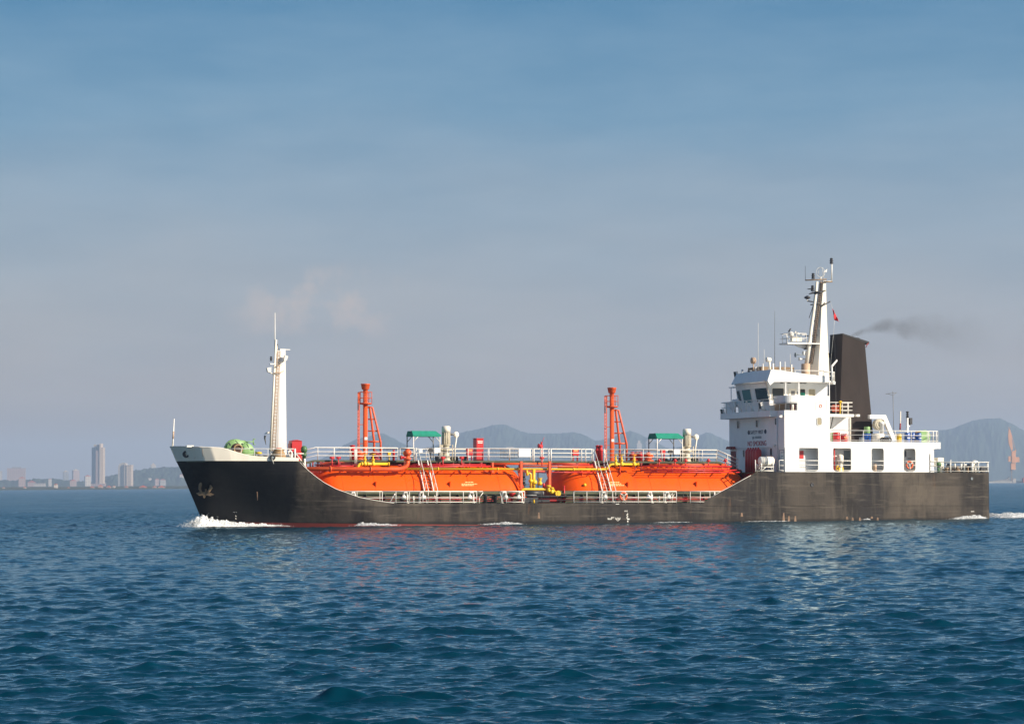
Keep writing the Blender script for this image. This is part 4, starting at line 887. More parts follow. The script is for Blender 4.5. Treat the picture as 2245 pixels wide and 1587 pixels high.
# pumps beside them
def pump(px, ytop):
    t = 5.7; s = S(px, t, 960); zt = Z(px, ytop, t); zb = ZW - .03; H = zt - zb; r = .33
    p = MB().lathe((s, t, zb), [(0, .46), (.06, .46), (.08, .36), (.32, .36), (.36, .46), (.42, .46), (.44, .30), (.95, .28), (1.0, .42), (1.08, .42), (1.1, .3), (1.36, .30), (1.4, .42), (1.48, .42)], 'z', 16).build('deepwell_pump', 'pump', ship)
    m = MB().lathe((s, t, zb + 1.48), [(0, r), (H - 1.48 - .58, r)], 'z', 18)
    for k in range(14):
        a = 2 * math.pi * k / 14; c_, d_ = math.cos(a), math.sin(a); m.box(s + c_ * (r + .02) - .03, s + c_ * (r + .02) + .03, t + d_ * (r + .02) - .03, t + d_ * (r + .02) + .03, zb + 1.52, zt - .6)
    m.build('motor', 'pump', p)
    MB().lathe((s, t, zt - .6), [(0, r + .06), (.50, r + .06), (.58, r - .02), (.60, .01)], 'z', 18).build('fan_cover', 'cream', p)
    MB().tube([(s + r, t, zt - .75), (s + .85, t, zt - .75)], .11, 8).build('terminal_box', 'grey', p)
    MB().lathe((s + .95, t - .1, zt - .78), [(0, .05), (.02, .24), (.1, .28), (.2, .22), (.24, .02)], 'y', 14).tube([(s + 1.0, t - .05, zt - .9), (s + .85, t, zb + 1.2), (s + .85, t, zb)], .06, 6).build('lamp_standard', 'cream', p)
    for a in (-.55, -.42, .55): MB().tube([(s + a, t - .2, zb), (s + a, t - .2, zb + 1.35 + .2 * abs(a))], .05, 6).build('conduit', 'pump', p)
    MB().tube([(s - .58, t - .25, zb + .95), (s + .5, t - .45, zb + .95)], .045, 6).tube([(s - .62, t, zb + .15), (s - .62, t, zb + 1.25)], .13, 10).build('seal_pot', 'pump', p)
    MB().tube([(s - .95, t + .2, zb + .2), (s - .3, t + .2, zb + .2)], .17, 10).tube([(s + .3, t + .3, zb + .2), (s + 1.2, t + .3, zb + .2)], .2, 10).build('suction_pipe', 'dark', p)
pump(978, 933.5); pump(1506, 939.5)
# small gear on the platforms
for px, t, r, h, m in ((772.5, 4.9, .26, 1.35, 'red'), (863, 5.0, .11, .95, 'red'), (1317, 5.4, .20, 1.5, 'red'), (1310, 5.6, .20, 1.5, 'red'), (1386, 5.4, .2, .9, 'red'), (1396, 5.4, .2, .9, 'red'), (1403.5, 5.2, .22, .9, 'red'), (1187, 4.9, .09, 1.75, 'red')):
    s = S(px, t); MB().lathe((s, t, ZW - .02), [(0, r), (h * .62, r), (h * .66, r * 1.25), (h * .72, r * 1.25), (h * .75, r * .8), (h * .92, r * .8), (h * .95, r * 1.2), (h, r * .4)], 'z', 12).build('hydrant_post', m, ship)
MB().tube([(S(1180, 4.9), 4.9, ZW + 1.35), (S(1190, 4.9), 4.9, ZW + 1.35)], [.22, .08], 8).tube([(S(1188, 4.9), 4.9, ZW + 1.6), (S(1193, 4.9), 4.9, ZW + 2.15)], .02, 4).build('foam_monitor', 'red', ship)
for px, t, m in ((1421, 5.2, 'opipe'), (1389, 5.6, 'opipe'), (788, 5.2, 'opipe'), (822, 5.2, 'dred')):
    s = S(px, t); MB().lathe((s, t, ZW - .02), [(0, .5), (.14, .5), (.16, .34), (.5, .34), (.56, .42), (.66, .42), (.7, .2), (.86, .2)], 'z', 14).tube([(s - .5, t, ZW + .45), (s + .5, t, ZW + .45)], .12, 8).build('relief_valve', m, ship)
for px, t, m in ((853, 4.9, 'yellow'), (1427, 5.4, 'cream'), (887, 2.9, 'yellow')):
    s = S(px, t); MB().tube([(s, t, ZW - .1), (s, t, ZW + .75)], .06, 6).box(s - .12, s + .14, t - .1, t + .1, ZW + .45, ZW + .72).build('gauge_post', m, ship)
for x0, x1, t, h in ((1440, 1475, 6.2, .38), (1478, 1492, 5.6, .5), (1015, 1022, 5.3, .5), (960, 968, 5.1, .45)):
    MB().box(S(x0, t), S(x1, t), t, t + .5, ZW - .02, ZW + h * .4).lathe(((S(x0, t) + S(x1, t)) / 2, t + .25, ZW + h * .6), [(-.35, .12), (.35, .12)], 'x', 10).build('machine_skid', 'dark', ship)
for px, py, t in ((945, 988, 5.6), (1471, 990.5, 5.8)): 
    q = Q(px, py, t); MB().lathe(q, [(0, .22), (.25, .22)], 'y', 14).box(q.x - .04, q.x + .04, t, t + .2, ZW, q.z).build('cable_drum', 'dark', ship)
# ---------------------------------------------------------------- vent stacks
def vent_stack(px, ytop):
    t = 6.0; s = S(px, t, 900); zt = Z(px, ytop, t); r = .205; zb = ZW - .03; k = 1 / 24.2
    st = MB().lathe((s, t, zb), [(0, .36), (.08, .36), (.1, r), (zt - zb - .82, r)], 'z', 18).build('vent_stack', 'stack', ship)
    MB().lathe((s, t, zt - .82), [(0, r + .02), (.06, r + .02), (.30, r), (.32, .30), (.36, .33), (.74, .40), (.76, .42), (.82, .42), (.83, .36), (.7, .3)], 'z', 18).build('vent_head', 'stack', st)
    zp = zt - 1.72; pl = MB(); pl.torus((s, t, zp - .02), .47, .055, 'z', 20, 5)
    pl.lathe((s, t, zp - .16), [(0, .22), (.05, .52), (.10, .58), (.14, .58), (.14, .2)], 'z', 20)
    pl.build('platform', 'stack', st)
    rl = MB()
    for z in (.45, .98): rl.torus((s, t, zp + z), .60, .02, 'z', 20, 4)
    for a in np.arange(0, 6.2, .7): rl.tube([(s + .6 * math.cos(a), t + .6 * math.sin(a), zp), (s + .6 * math.cos(a), t + .6 * math.sin(a), zp + .98)], .02, 4)
    rl.build('platform_rail', 'stack', st)
    ld = MB(); sl = s - .62
    for dt in (-.2, .2): ld.box(sl - .04, sl + .04, t + dt - .025, t + dt + .025, zb, zt - .75)
    for z in np.arange(zb + .3, zt - .8, .3): ld.tube([(sl, t - .2, z), (sl, t + .2, z)], .02, 4)
    for z in (zb + 1.5, zb + 3.2): ld.tube([(sl, t, z), (s, t, z)], .03, 5)
    ld.build('access_ladder', 'stack', st)
    bs = MB(); H = zt - zb; f = lambda x: s + x * k
    for dt, sh_ in ((-.35, 8), (.55, 0)):
        pts = [(f(6), t + dt * .4, zt - 2.08), (f(12 + sh_ * .3), t + dt * .5, zt - 2.1), (f(24 + sh_), t + dt, zt - 5.2), (f(24 + sh_), t + dt, zb)]
        bs.tube(pts, .10, 6)
    bs.tube([(f(6), t, zt - 3.15), (f(20), t - .2, zt - 3.15)], .07, 6).tube([(f(6), t, zt - 4.2), (f(26), t - .2, zt - 4.2)], .07, 6).tube([(f(6), t, zt - 5.15), (f(31), t - .3, zt - 5.15)], .09, 6)
    bs.build('raking_strut', 'stack', st)
    MB().box(s - .13, s + .13, t - r - .03, t - r + .02, zt - 5.0, zt - 4.75).build('plate', 'rail', st)
vent_stack(801.0, 841.4); vent_stack(1341.5, 849.8)

# ---------------------------------------------------------------- forecastle gear
def windlass():
    t = 3.3; q = Q(521, 983, t); s, z = q.x, q.z
    zc = Z(519, 985, t); c0 = S(517, t, 985); c1 = S(539, t, 985)
    w = MB().lathe((c0, t, zc), [(-.25, .30), (-.24, .86), (-.16, .90), (-.10, .86), (-.09, .5), (.55, .5), (.56, .86), (.64, .90), (.70, .84), (.71, .2)], 'y', 22).build('windlass', 'lgreen', ship)
    MB().prism([(c0 - 1.0, zc - .05), (c0 - .86, zc + .30), (c0 - .50, zc + .62), (c0 - .05, zc + .80), (c1 - .05, zc + .78), (c1 + .30, zc + .5), (c1 + .42, zc), (c1 + .42, ZF), (c1 - .1, ZF), (c1 - .2, zc - .2), (c0 - .6, zc - .5)], t + .1, t + .62).build('gear_case', 'lgreen', w)
    MB().lathe((c1, t - .2, zc - .12), [(-.2, .1), (-.19, .62), (-.08, .66), (.02, .62), (.03, .2)], 'y', 18).build('brake_drum', 'lgreen', w)
    MB().lathe((c0 + .02, t - .72, zc + .02), [(0, .34), (.06, .40), (.10, .36), (.34, .38), (.42, .50), (.47, .52)], 'y', 18).build('warping_drum', 'rope2', w)
    MB().torus((c0 + .02, t - .74, zc + .02), .36, .07, 'y', 18, 6).build('rope_turn', 'rope', w)
    sl = MB()
    for k, (cx, rr, aa_) in enumerate(((c0, .70, .75), (c0, .66, 1.55), (c0, .74, 2.5), (c0, .68, 3.2), (c1, .42, .3), (c1, .45, 1.4), (c1, .40, 2.4))):
        d_ = Vector((math.cos(aa_), 0, math.sin(aa_))); e_ = Vector((-d_.z, 0, d_.x)); y_ = t - (.27 if cx == c0 else .42); c_ = Vector((cx, y_, zc - (0 if cx == c0 else .12))) + d_ * rr
        u_ = d_ * (.07 + .03 * (k % 3)) + e_ * (.10 if k % 2 else -.05); w_ = e_ * .04 + d_ * .02; sl.hexa([c_ - u_ - w_, c_ + u_ - w_, c_ + u_ - w_ + Vector((0, .04, 0)), c_ - u_ - w_ + Vector((0, .04, 0)), c_ - u_ + w_, c_ + u_ + w_, c_ + u_ + w_ + Vector((0, .04, 0)), c_ - u_ + w_ + Vector((0, .04, 0))])
    sl.build('spoke_vent', 'dark', w)
    MB().tube([Q(497, 984, t - .1), Q(503, 975, t - .1), Q(516, 967.5, t - .1), Q(531, 966.5, t - .1), Q(540, 972, t - .1)], .07, 6).build('brake_band', 'lgreen', w)
    MB().tube([Q(536, 968.5, t), Q(557, 968, t)], .045, 6).tube([Q(555.5, 962.5, t), Q(555.5, 974.5, t)], .05, 6).tube([Q(555, 962.8, t), Q(560, 962, t)], .035, 5).tube([Q(555, 974, t), Q(560, 974.5, t)], .035, 5).build('brake_spindle', 'lgreen', w)
    MB().box(S(550, 3), S(562, 3), 3, 3.6, ZF, ZF + .85).build('control_stand', 'dgreen', ship)
    v = MB().lathe((S(567.5, 3), 3, ZF + .55), [(0, .06), (.05, .22), (.14, .3), (.22, .22), (.26, .05)], 'z', 12).build('vent_cap', 'yellow', ship)
    MB().tube([(S(567.5, 3), 3, ZF), (S(567.5, 3), 3, ZF + .6)], .1, 8).build('vent_pipe', 'dark', ship)
    for px in (570, 583): MB().lathe((S(px, 2.6), 2.6, ZF), [(0, .2), (.4, .2), (.44, .27), (.5, .27)], 'z', 10).build('bollard', 'grey', ship)
windlass()
def foremast():
    t = 6.0; z0 = ZF; z1 = Z(612, 768, t)
    sl0, sr0 = S(588.5, t, 1003), S(624.5, t, 1003); sl1, sr1 = S(604, t, 768), S(623.5, t, 768)
    def sec(s0, s1, z, w): 
        m_ = s0 + (s1 - s0) * .42
        return [(s0, t - w * .32, z), (m_, t - w * .5, z), (s1, t - w * .5, z), (s1, t + w * .5, z), (m_, t + w * .5, z), (s0, t + w * .32, z)]
    a, b = sec(sl0 + .12, sr0, z0, 1.35), sec(sl1 + .06, sr1, z1, .75)
    m = MB().add(a + b, [(i, (i + 1) % 6, 6 + (i + 1) % 6, 6 + i) for i in range(6)] + [(0, 1, 2, 3, 4, 5), (11, 10, 9, 8, 7, 6)]).build('foremast', 'white', ship)
    # cable tray and ladder up the forward edge
    tr = MB(); P0 = Vector((sl0 + .28, t - .70, z0 + .9)); P1 = Vector((sl1 + .18, t - .45, z1 - .1))
    tr.tube([P0 + Vector((-.28, .05, 0)), P1 + Vector((-.24, .05, 1.0))], .10, 8); tr.build('cable_duct', 'cream', m)
    ld = MB(); ld.tube([P0 + Vector((-.12, 0, 0)), P1 + Vector((-.10, 0, 0))], .03, 5).tube([P0 + Vector((.14, -.02, 0)), P1 + Vector((.12, -.02, 0))], .03, 5)
    for k in np.linspace(0.01, .99, 30): p = P0.lerp(P1, k); ld.tube([p + Vector((-.13, 0, 0)), p + Vector((.13, 0, 0))], .028, 4)
    ld.build('mast_ladder', 'tan', m)
    MB().tube([Q(602.5, 772, t), Q(602.6, 740, t), Q(602.8, 686, t)], [.06, .05, .03], 6).build('whip_aerial', 'rail', m)
    ll = MB()
    for y in (757, 762.5, 767): q = Q(607.5, y, t); ll.lathe((q.x, t, q.z - .1), [(0, .12), (.03, .12), (.04, .07), (.14, .07), (.15, .12), (.18, .12), (.2, .03)], 'z', 10)
    ll.build('navigation_light', 'dark', m)
    q = Q(606, 772, t - .2); MB().tube([q, Q(607.5, 756, t)], .06, 6).build('light_post', 'cream', m)
    MB().prism([(S(612, t, 768), z1), (S(634, t, 768), z1 + .02), (S(634, t, 769), z1 + .09), (S(612, t, 767), z1 + .12)], t - .35, t + .35).build('top_plate', 'white', m)
    for px, py in ((594, 793),):
        q = Q(px, py, t - .6); MB().box(q.x - .1, q.x + .4, t - .7, t - .3, q.z - .25, q.z - .15).build('light_bracket', 'white', m)
        for y in (784, 789): q = Q(594.5, y, t - .55); MB().lathe((q.x, q.y, q.z - .1), [(0, .13), (.04, .13), (.05, .08), (.16, .08), (.17, .13), (.2, .1)], 'z', 10).build('navigation_light', 'dark', m)
    def flood(px, py, d):
        q = Q(px, py, t - .8); MB().hexa([q + Vector(v) for v in ((-.2, -.2, -.22), (.1, -.2, -.3), (.1, .2, -.3), (-.2, .2, -.22), (-.28, -.2, .12), (.12, -.2, .2), (.12, .2, .2), (-.28, .2, .12))] if d < 0 else [q + Vector(v) for v in ((-.12, -.2, -.28), (.16, -.2, -.2), (.16, .2, -.2), (-.12, .2, -.28), (-.02, -.2, .26), (.28, -.2, .16), (.28, .2, .16), (-.02, .2, .26))]).build('floodlight', 'rail', m)
        MB().tube([q + Vector((0, 0, -.25)), q + Vector((-d * .5, .4, -.45))], .05, 5).build('light_bracket', 'cream', m)
    flood(591, 810, -1); flood(624, 785, 1)
    MB().tube([Q(599, 818, t - .7), Q(614, 817.5, t - .7), Q(622, 813, t - .7)], .045, 6).tube([Q(603, 804, t - .7), Q(618, 800, t - .7)], .04, 6).build('light_bracket', 'tan', m)
    q = Q(585, 949, t); MB().hexa([q + Vector(v) for v in ((-.2, -.2, -.14), (.3, -.2, -.05), (.3, .2, -.05), (-.2, .2, -.14), (-.05, -.2, .06), (.32, -.2, .16), (.32, .2, .16), (-.05, .2, .06))]).tube([q + Vector((.3, 0, 0)), q + Vector((.7, 0, 0))], .04, 5).build('floodlight', 'rail', m)
    MB().tube([Q(581.5, 955, t), Q(580.5, 960, t), Q(583, 975, t)], [.12, .08, .02], 6).build('bell', 'grey', m)
foremast()
s0, s1 = S(640, 3.2, 985), S(662, 3.2, 985)
c = MB().box(s0, s1, 3.2, 4.3, ZF, Z(650, 966.5, 3.2)).box(s0 - .1, s0 - .02, 3.3, 4.2, ZF + .2, Z(650, 972, 3.2)).build('deck_locker', 'red', ship)
MB().prism([(s0 - .04, Z(650, 966.5, 3.2)), (s1 + .04, Z(650, 966.5, 3.2)), ((s0 + s1) / 2, Z(650, 963.8, 3.2))], 3.14, 4.36).build('locker_roof', 'red', c)
MB().lathe((S(666.5, 2.4), 2.4, ZF - .9), [(0, .17), (1.35, .17), (1.37, .26), (1.45, .26), (1.47, .20), (1.7, .2), (1.72, .28), (2.05, .27), (2.2, .16), (2.24, .02)], 'z', 14).build('cowl_vent', 'dgreen', ship)

# ---------------------------------------------------------------- bridge front and deckhouse
SF = 26.6
zA = Z(1721, 899, 0)                 # top of the tall white block
zS = Z(1721, 883.5, 0); zBW = Z(1721, 866.5, 0)      # underside and top of the wing bulwark
sA = S(1819, 0, 960)
s48 = S(1748, 0, 892)
def plate_hole(mb, x0, x1, z0, z1, hx0, hx1, hz0, hz1, r, t0, t1, n=6):
    """wall in the s-z plane from t0 to t1 with one rounded opening"""
    loop = []
    for cx, cz, a0 in ((hx1 - r, hz1 - r, 0), (hx0 + r, hz1 - r, 90), (hx0 + r, hz0 + r, 180), (hx1 - r, hz0 + r, 270)):
        loop.append([(cx + r * math.cos(R_(a0 + 90 * k / n)), cz + r * math.sin(R_(a0 + 90 * k / n))) for k in range(n + 1)])
    cor = [(x1, z1), (x0, z1), (x0, z0), (x1, z0)]
    for t in (t0, t1):
        for i in range(4):
            A = loop[i]; Bn = loop[(i + 1) % 4]; c = cor[i]; c2 = cor[(i + 1) % 4]
            p = lambda q: (q[0], t, q[1])
            mb.add([p(c)] + [p(q) for q in A], [(0, k, k + 1) for k in range(1, len(A))])
            mb.add([p(c), p(A[-1]), p(Bn[0]), p(c2)], [(0, 1, 2, 3)])
    fl = [q for a in loop for q in a]; m_ = len(fl)
    mb.add([(q[0], t0, q[1]) for q in fl] + [(q[0], t1, q[1]) for q in fl], [(k, (k + 1) % m_, m_ + (k + 1) % m_, m_ + k) for k in range(m_)])
house = MB()
# side plating of the poop house with its four rounded openings
H = [(1752, 1794, 978.6), (1826.5, 1866, 980), (1911, 1937.5, 981), (1981.5, 2007, 982)]
cuts = [S(1721, 0, 1000), S(1806, 0, 1000), S(1888, 0, 1000), S(1958, 0, 1000), S(2022, 0, 1000)]
zT = ZB - .62
for (hx0, hx1, hy), c0, c1 in zip(H, cuts[:-1], cuts[1:]):
    plate_hole(house, c0, c1, ZP, zT, S(hx0, 0, 1000), S(hx1, 0, 1000), ZP + .06, Z(hx0, hy, 0), .32, 0, .07)
# last bay: half arch with a rounded knee
xe = S(2037, 0, 1000); xk = S(2052, 0, 1000)
kn = [(cuts[-1], zT), (cuts[-1], ZP)] + [(xe, ZP)] + [(xe, ZP + .1), (xe, zT - .75)] + [(xe + .75 - .75 * math.cos(R_(a)), zT - .75 + .73 * math.sin(R_(a))) for a in range(15, 91, 15)]
house.prism(kn, 0, .07)
hs = house.build('side_plating', 'white', ship)
# inner house
MB().box(SF + .12, S(2036, .9, 1000), .9, 11.1, ZP, zT).build('inner_house', 'white', ship)
MB().box(S(1800, 0, 1000), S(1800, 0, 1000) + .08, .08, .89, ZP + .02, zT).build('bulkhead', 'white', ship)
MB().box(SF + .12, S(2036, 0, 1000), .08, .89, ZP - .01, ZP + .012).build('bounce_floor', 'white', ship)  # white sheet added over the green deck to bounce light inside
MB().box(xk - .55, xk - .15, .1, .5, ZP, zT).build('pillar', 'white', ship)
# deck above (boat deck) with its deep white edge
MB().box(SF, S(2062, 0, 975), -.012, 12.0, ZB - .62, ZB).build('boat_deck', 'white', ship)
MB().box(SF + .04, SF + .1, .08, 11.92, ZP, ZB - .63).build('front_plating', 'white', ship)
# tall block
fr = MB().box(SF, sA, 0, 12, ZB + .004, zA).build('bridge_block', 'white', ship)
up = MB().box(s48, sA, 0, 12, zA + .003, zBW)
up.build('bridge_block', 'white', ship)
# open slot below the bridge wing: recess walls
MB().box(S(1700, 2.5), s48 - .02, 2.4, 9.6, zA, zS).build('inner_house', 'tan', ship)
MB().tube([(S(1738, .3), .3, zA), (S(1738, .3), .3, zS)], .13, 10).build('pillar', 'cream', ship)
MB().box(S(1741, .35), S(1747, .35), .35, 1.2, zA, zS - .1).build('hose_box', 'dred', ship)
# bridge wing floor and its rounded bulwark
wf = S(1704, 2.0, 885)
wing = MB()
pl = []
for k in range(9):
    a = math.pi / 2 * k / 8; pl.append((S(1719, 0, 875) + .55 - .55 * math.sin(a), .0 + .9 - .9 * math.cos(a)))
plan = [(s48, 0)] + [(S(1719, 0, 875) + .9, 0)] + [(S(1719, 0, 875) + .9 - .9 * math.sin(math.pi / 2 * k / 8), .9 - .9 * math.cos(math.pi / 2 * k / 8)) for k in range(1, 9)] + [(S(1719, 0, 875), 2.25)]
vs = [(s, t, zS) for s, t in plan] + [(s, t, zBW) for s, t in plan] + [(s + .05, t + .05, zBW) for s, t in plan] + [(s + .05, t + .05, zS) for s, t in plan]; n = len(plan)
wing.add(vs, [(j * n + i, j * n + i + 1, (j + 1) * n + i + 1, (j + 1) * n + i) for i in range(n - 1) for j in range(3)])
wing.prism(plan + [(s48, 2.25)], zS, zS + .12, 'z'); wing.build('wing_bulwark', 'white', ship)
wing2 = MB(); plan2 = [(s, 12 - t) for s, t in plan]
vs = [(s, t, zS) for s, t in plan2] + [(s, t, zBW) for s, t in plan2]
wing2.add(vs, [(i, i + 1, n + i + 1, n + i) for i in range(n - 1)]); wing2.prism(plan2 + [(s48, 9.75)], zS, zS + .12, 'z'); wing2.build('wing_bulwark', 'white', ship)
# forward bridge deck with fascia
zBD = Z(1640, 903, 6); sfw = S(1592, 11.9, 908)
sdk = min(sfw, SF - .9)
MB().prism([(SF + .6, 1.3), (sdk + .15, 1.55), (sdk - .25, 6), (sdk + .0, 12.1), (SF + .6, 12.3)], zBD - .55, zBD, 'z').build('bridge_deck', 'white', ship)
railing([(SF + .2, 1.4, zBD), (sdk + .2, 1.6, zBD), (sdk - .2, 6, zBD), (sdk + .05, 12.0, zBD), (SF + .5, 12.2, zBD)], 1.05, (1, .55), 2.0, .028)
aa = MB()
for t in (3.4, 6.2, 8.6, 10.6): aa.tube([(sdk - .05, t, zBD), (sdk - .05, t, zBD + 1.05)], .05, 5).tube([(sdk - .05, t - .05, zBD + 1.05), (sdk + .5, t - .55, zBD)], .045, 5)
aa.build('rail_stay', 'rail', ship)
MB().box(sdk + .3, sdk + .5, 9.6, 11.6, zBD, zBD + 1.1).build('wind_screen', 'white', ship)
# front face windows, ledge, door, pipe
def fbox(name, x0, x1, y0, y1, tref, mat, d=.03, parent=fr):
    # rectangle on the forward face from columns: convert columns to t on plane s = SF
    def T(px, py):
        dv = _rot @ Vector(((px - 1122.5) / FPX, -(py - 793.5) / FPX, -1.0)); k = (SF - _c.x) / dv.x; q = _c + dv * k; return q.y, q.z
    ta, za = T(x0, y0); tb, zb_ = T(x1, y1)
    return MB().box(SF - d, SF - .003, ta, tb, za, zb_).build(name, mat, parent)
def FT(px, py):
    dv = _rot @ Vector(((px - 1122.5) / FPX, -(py - 793.5) / FPX, -1.0)); k = (SF - _c.x) / dv.x; q = _c + dv * k; return Vector((SF, q.y, q.z))
def window(c, w, h, axis, r=.12, glass='glass', frame='white', parent=fr, d=.05):
    """rounded window: frame ring and pane; axis 't' on a forward face, 's' on the side"""
    c = Vector(c); u = Vector((0, -1, 0)) if axis == 't' else Vector((1, 0, 0)); nrm = Vector((-1, 0, 0)) if axis == 't' else Vector((0, -1, 0)); v = Vector((0, 0, 1))
    def loop(W, Hh, rr, off): 
        pts = []
        for cx, cz, a0 in ((W / 2 - rr, Hh / 2 - rr, 0), (-W / 2 + rr, Hh / 2 - rr, 90), (-W / 2 + rr, -Hh / 2 + rr, 180), (W / 2 - rr, -Hh / 2 + rr, 270)):
            for k in range(5): a = R_(a0 + 22.5 * k); pts.append(c + u * (cx + rr * math.cos(a)) + v * (cz + rr * math.sin(a)) + nrm * off)
        return pts
    A, Bq, Cq, D = loop(w + .1, h + .1, r + .04, .003), loop(w + .1, h + .1, r + .04, d), loop(w, h, r, d), loop(w, h, r, .008); n = len(A)
    f = MB().add(A + Bq + Cq + D, [(j * n + i, j * n + (i + 1) % n, (j + 1) * n + (i + 1) % n, (j + 1) * n + i) for j in range(3) for i in range(n)]).build('window', frame, parent)
    MB().add(loop(w, h, r, .012), [tuple(range(n))]).build('pane', glass, f); return f
for x, y, w, h in ((1619, 931, .5, .72), (1660, 928.5, .5, .68), (1701.5, 924, .42, .62)):
    p = FT(x, y); window((SF, p.y, p.z), w, h, 't')
for x, y, w, h in ((1630.5, 994, .42, .66), (1690.3, 990.5, .42, .68)):
    p = FT(x, y); window((SF + .04, p.y, p.z), w, h, 't')
MB().box(SF - .06, SF - .004, 2.0, 11.9, FT(1660, 980).z - .05, FT(1660, 980).z + .03).build('ledge', 'white', fr)
p = FT(1608, 993); dr = MB().box(SF - .05, SF + .03, p.y - .45, p.y + .5, ZP + .05, ZP + 2.05).build('door', 'dred', fr)
MB().prism([(p.y - .7, ZP + 2.25), (p.y - .5, ZP + 2.5), (p.y + .5, ZP + 2.5), (p.y + .7, ZP + 2.25)], SF - .5, SF - .06, 'x').build('door_hood', 'dred', dr)
MB().tube([(SF - .08, FT(1705.5, 980).y, ZP), (SF - .08, FT(1705.5, 980).y, zBD - .6)], .06, 8).build('downpipe', 'white', fr)
p = FT(1700, 976); MB().ball((SF - .1, p.y, p.z), .13).build('lamp', 'rail', fr)
p = FT(1716, 912); MB().hexa([Vector((SF - .45, p.y, p.z)) + Vector(v) for v in ((0, -.2, -.1), (.3, -.2, -.16), (.3, .2, -.16), (0, .2, -.1), (.06, -.2, .06), (.36, -.2, .1), (.36, .2, .1), (.06, .2, .06))]).build('floodlight', 'rail', fr)
dl = MB()
for x0, y0, x1, y1 in ((1708, 987, 1718, 986), (1708, 987, 1708, 1006), (1718, 986, 1718, 1006), (1711, 992, 1717, 991.5), (1712, 1000, 1716, 1000)):
    a, b = FT(x0, y0), FT(x1, y1); dl.tube([a + Vector((.02, 0, 0)), b + Vector((.02, 0, 0))], .025, 4)
dl.build('door_outline', 'greypaint', fr)
# warnings painted across the front
def fronttext(s, xl, xr, yt, yb, mat):
    a, b = FT(xl, (yt + yb) / 2), FT(xr, (yt + yb) / 2); m_ = (a + b) / 2; zt_, zb_ = FT((xl + xr) / 2, yt).z, FT((xl + xr) / 2, yb).z
    return text('warning_lettering', s, 1, mat, fr, (SF, m_.y, zb_), (0, -1, 0), (0, 0, 1), width=abs(a.y - b.y), height=zt_ - zb_)
M['textred'] = base('red_lettering', (.42, .012, .03), .5)[0]
fronttext('NO SMOKING', 1639.5, 1680, 966.3, 977.5, 'textred'); fronttext('SAFETY FIRST', 1645.5, 1673.5, 943.2, 951.2, 'textblue')
for x, y in ((1642, 948), (1678.3, 945.8)):
    p = FT(x, y); MB().torus((SF - .01, p.y, p.z), .17, .045, 'x', 18, 5).box(SF - .02, SF - .004, p.y - .15, p.y + .15, p.z - .04, p.z + .04).box(SF - .025, SF - .006, p.y - .04, p.y + .04, p.z - .15, p.z + .15).build('safety_emblem', 'textblue', fr)
sm_ = MB()
for x0, x1, y in ((1649.5, 1653.5, 959.8), (1656, 1670, 959)):
    a, b = FT(x0, y), FT(x1, y); k = a.y
    while k > b.y + .02:
        sm_.box(SF - .014, SF - .004, k - .07, k, a.z - .11, a.z + .11); k -= .125
sm_.build('faded_lettering', 'greypaint', fr)
# red store in front of the house
p0, p1 = S(1638, 4.9, 1010), S(1652, 4.9, 1010)
tl, trr = 3.6, 6.2
rs_ = MB()
for k in range(5):
    t = 4.0 + k * .55; rs_.lathe((SF - .75, t, ZP - .3), [(0, .30), (2.25, .30), (2.42, .22), (2.5, .08), (2.62, .08)], 'z', 14)
rs_.build('gas_bottle_bank', 'red', ship)
# liferaft cradle
def cradle():
    s0, s1 = S(1662, .9, 1016), S(1693, .9, 1016); mb = MB(); z = ZP
    for s in (s0 + .15, s1 - .1):
        for t in (.5, 1.5): mb.tube([(s, t, z), (s, t, z + .75)], .055, 6)
        mb.tube([(s, .45, z + .72), (s, 1.0, z + .52), (s, 1.55, z + .72)], .06, 6)
        mb.tube([(s, .5, z + .1), (s, 1.5, z + .6)], .04, 5)
    for t in (.5, 1.5): mb.tube([(s0, t, z + .1), (s1, t, z + .1)], .055, 6).tube([(s0, t, z + .45), (s1, t, z + .45)], .05, 6).tube([(s0 + .15, t, z + .1), (s0 + .6, t, z + .45)], .04, 5)
    mb.build('raft_cradle', 'rail', ship)
    railing([(S(1656, .3), .3, ZP), (S(1656, 1.2), 1.2, ZP)], 1.05, (1, .6), .6, .05)
cradle()
MB().tube([(S(1708, .12), .12, ZP + .15), (S(1708, .12), .12, ZP + .95)] + arc((S(1708, .12), .12, ZP + .95), (S(1708, .12), .12, ZP + 1.08), (S(1711, .12), .12, ZP + 1.08), 4) + [(S(1720, .12), .12, ZP + 1.08)], .04, 6).tube([(S(1708, .12), .12, ZP + .58), (S(1720, .12), .12, ZP + .58)], .03, 6).tube([(S(1708, .12), .12, ZP + .15), (S(1720, .12), .12, ZP + .1)], .04, 6).build('railing', 'rail', ship)
# bars across the side openings
for (hx0, hx1, hy) in H + [(2036, 2052, 982)]:
    railing([(S(hx0, .03, 1010), .035, ZP), (S(hx1, .03, 1010), .035, ZP)], 1.05, (1, .62, .14), 9, .03, ends=False)
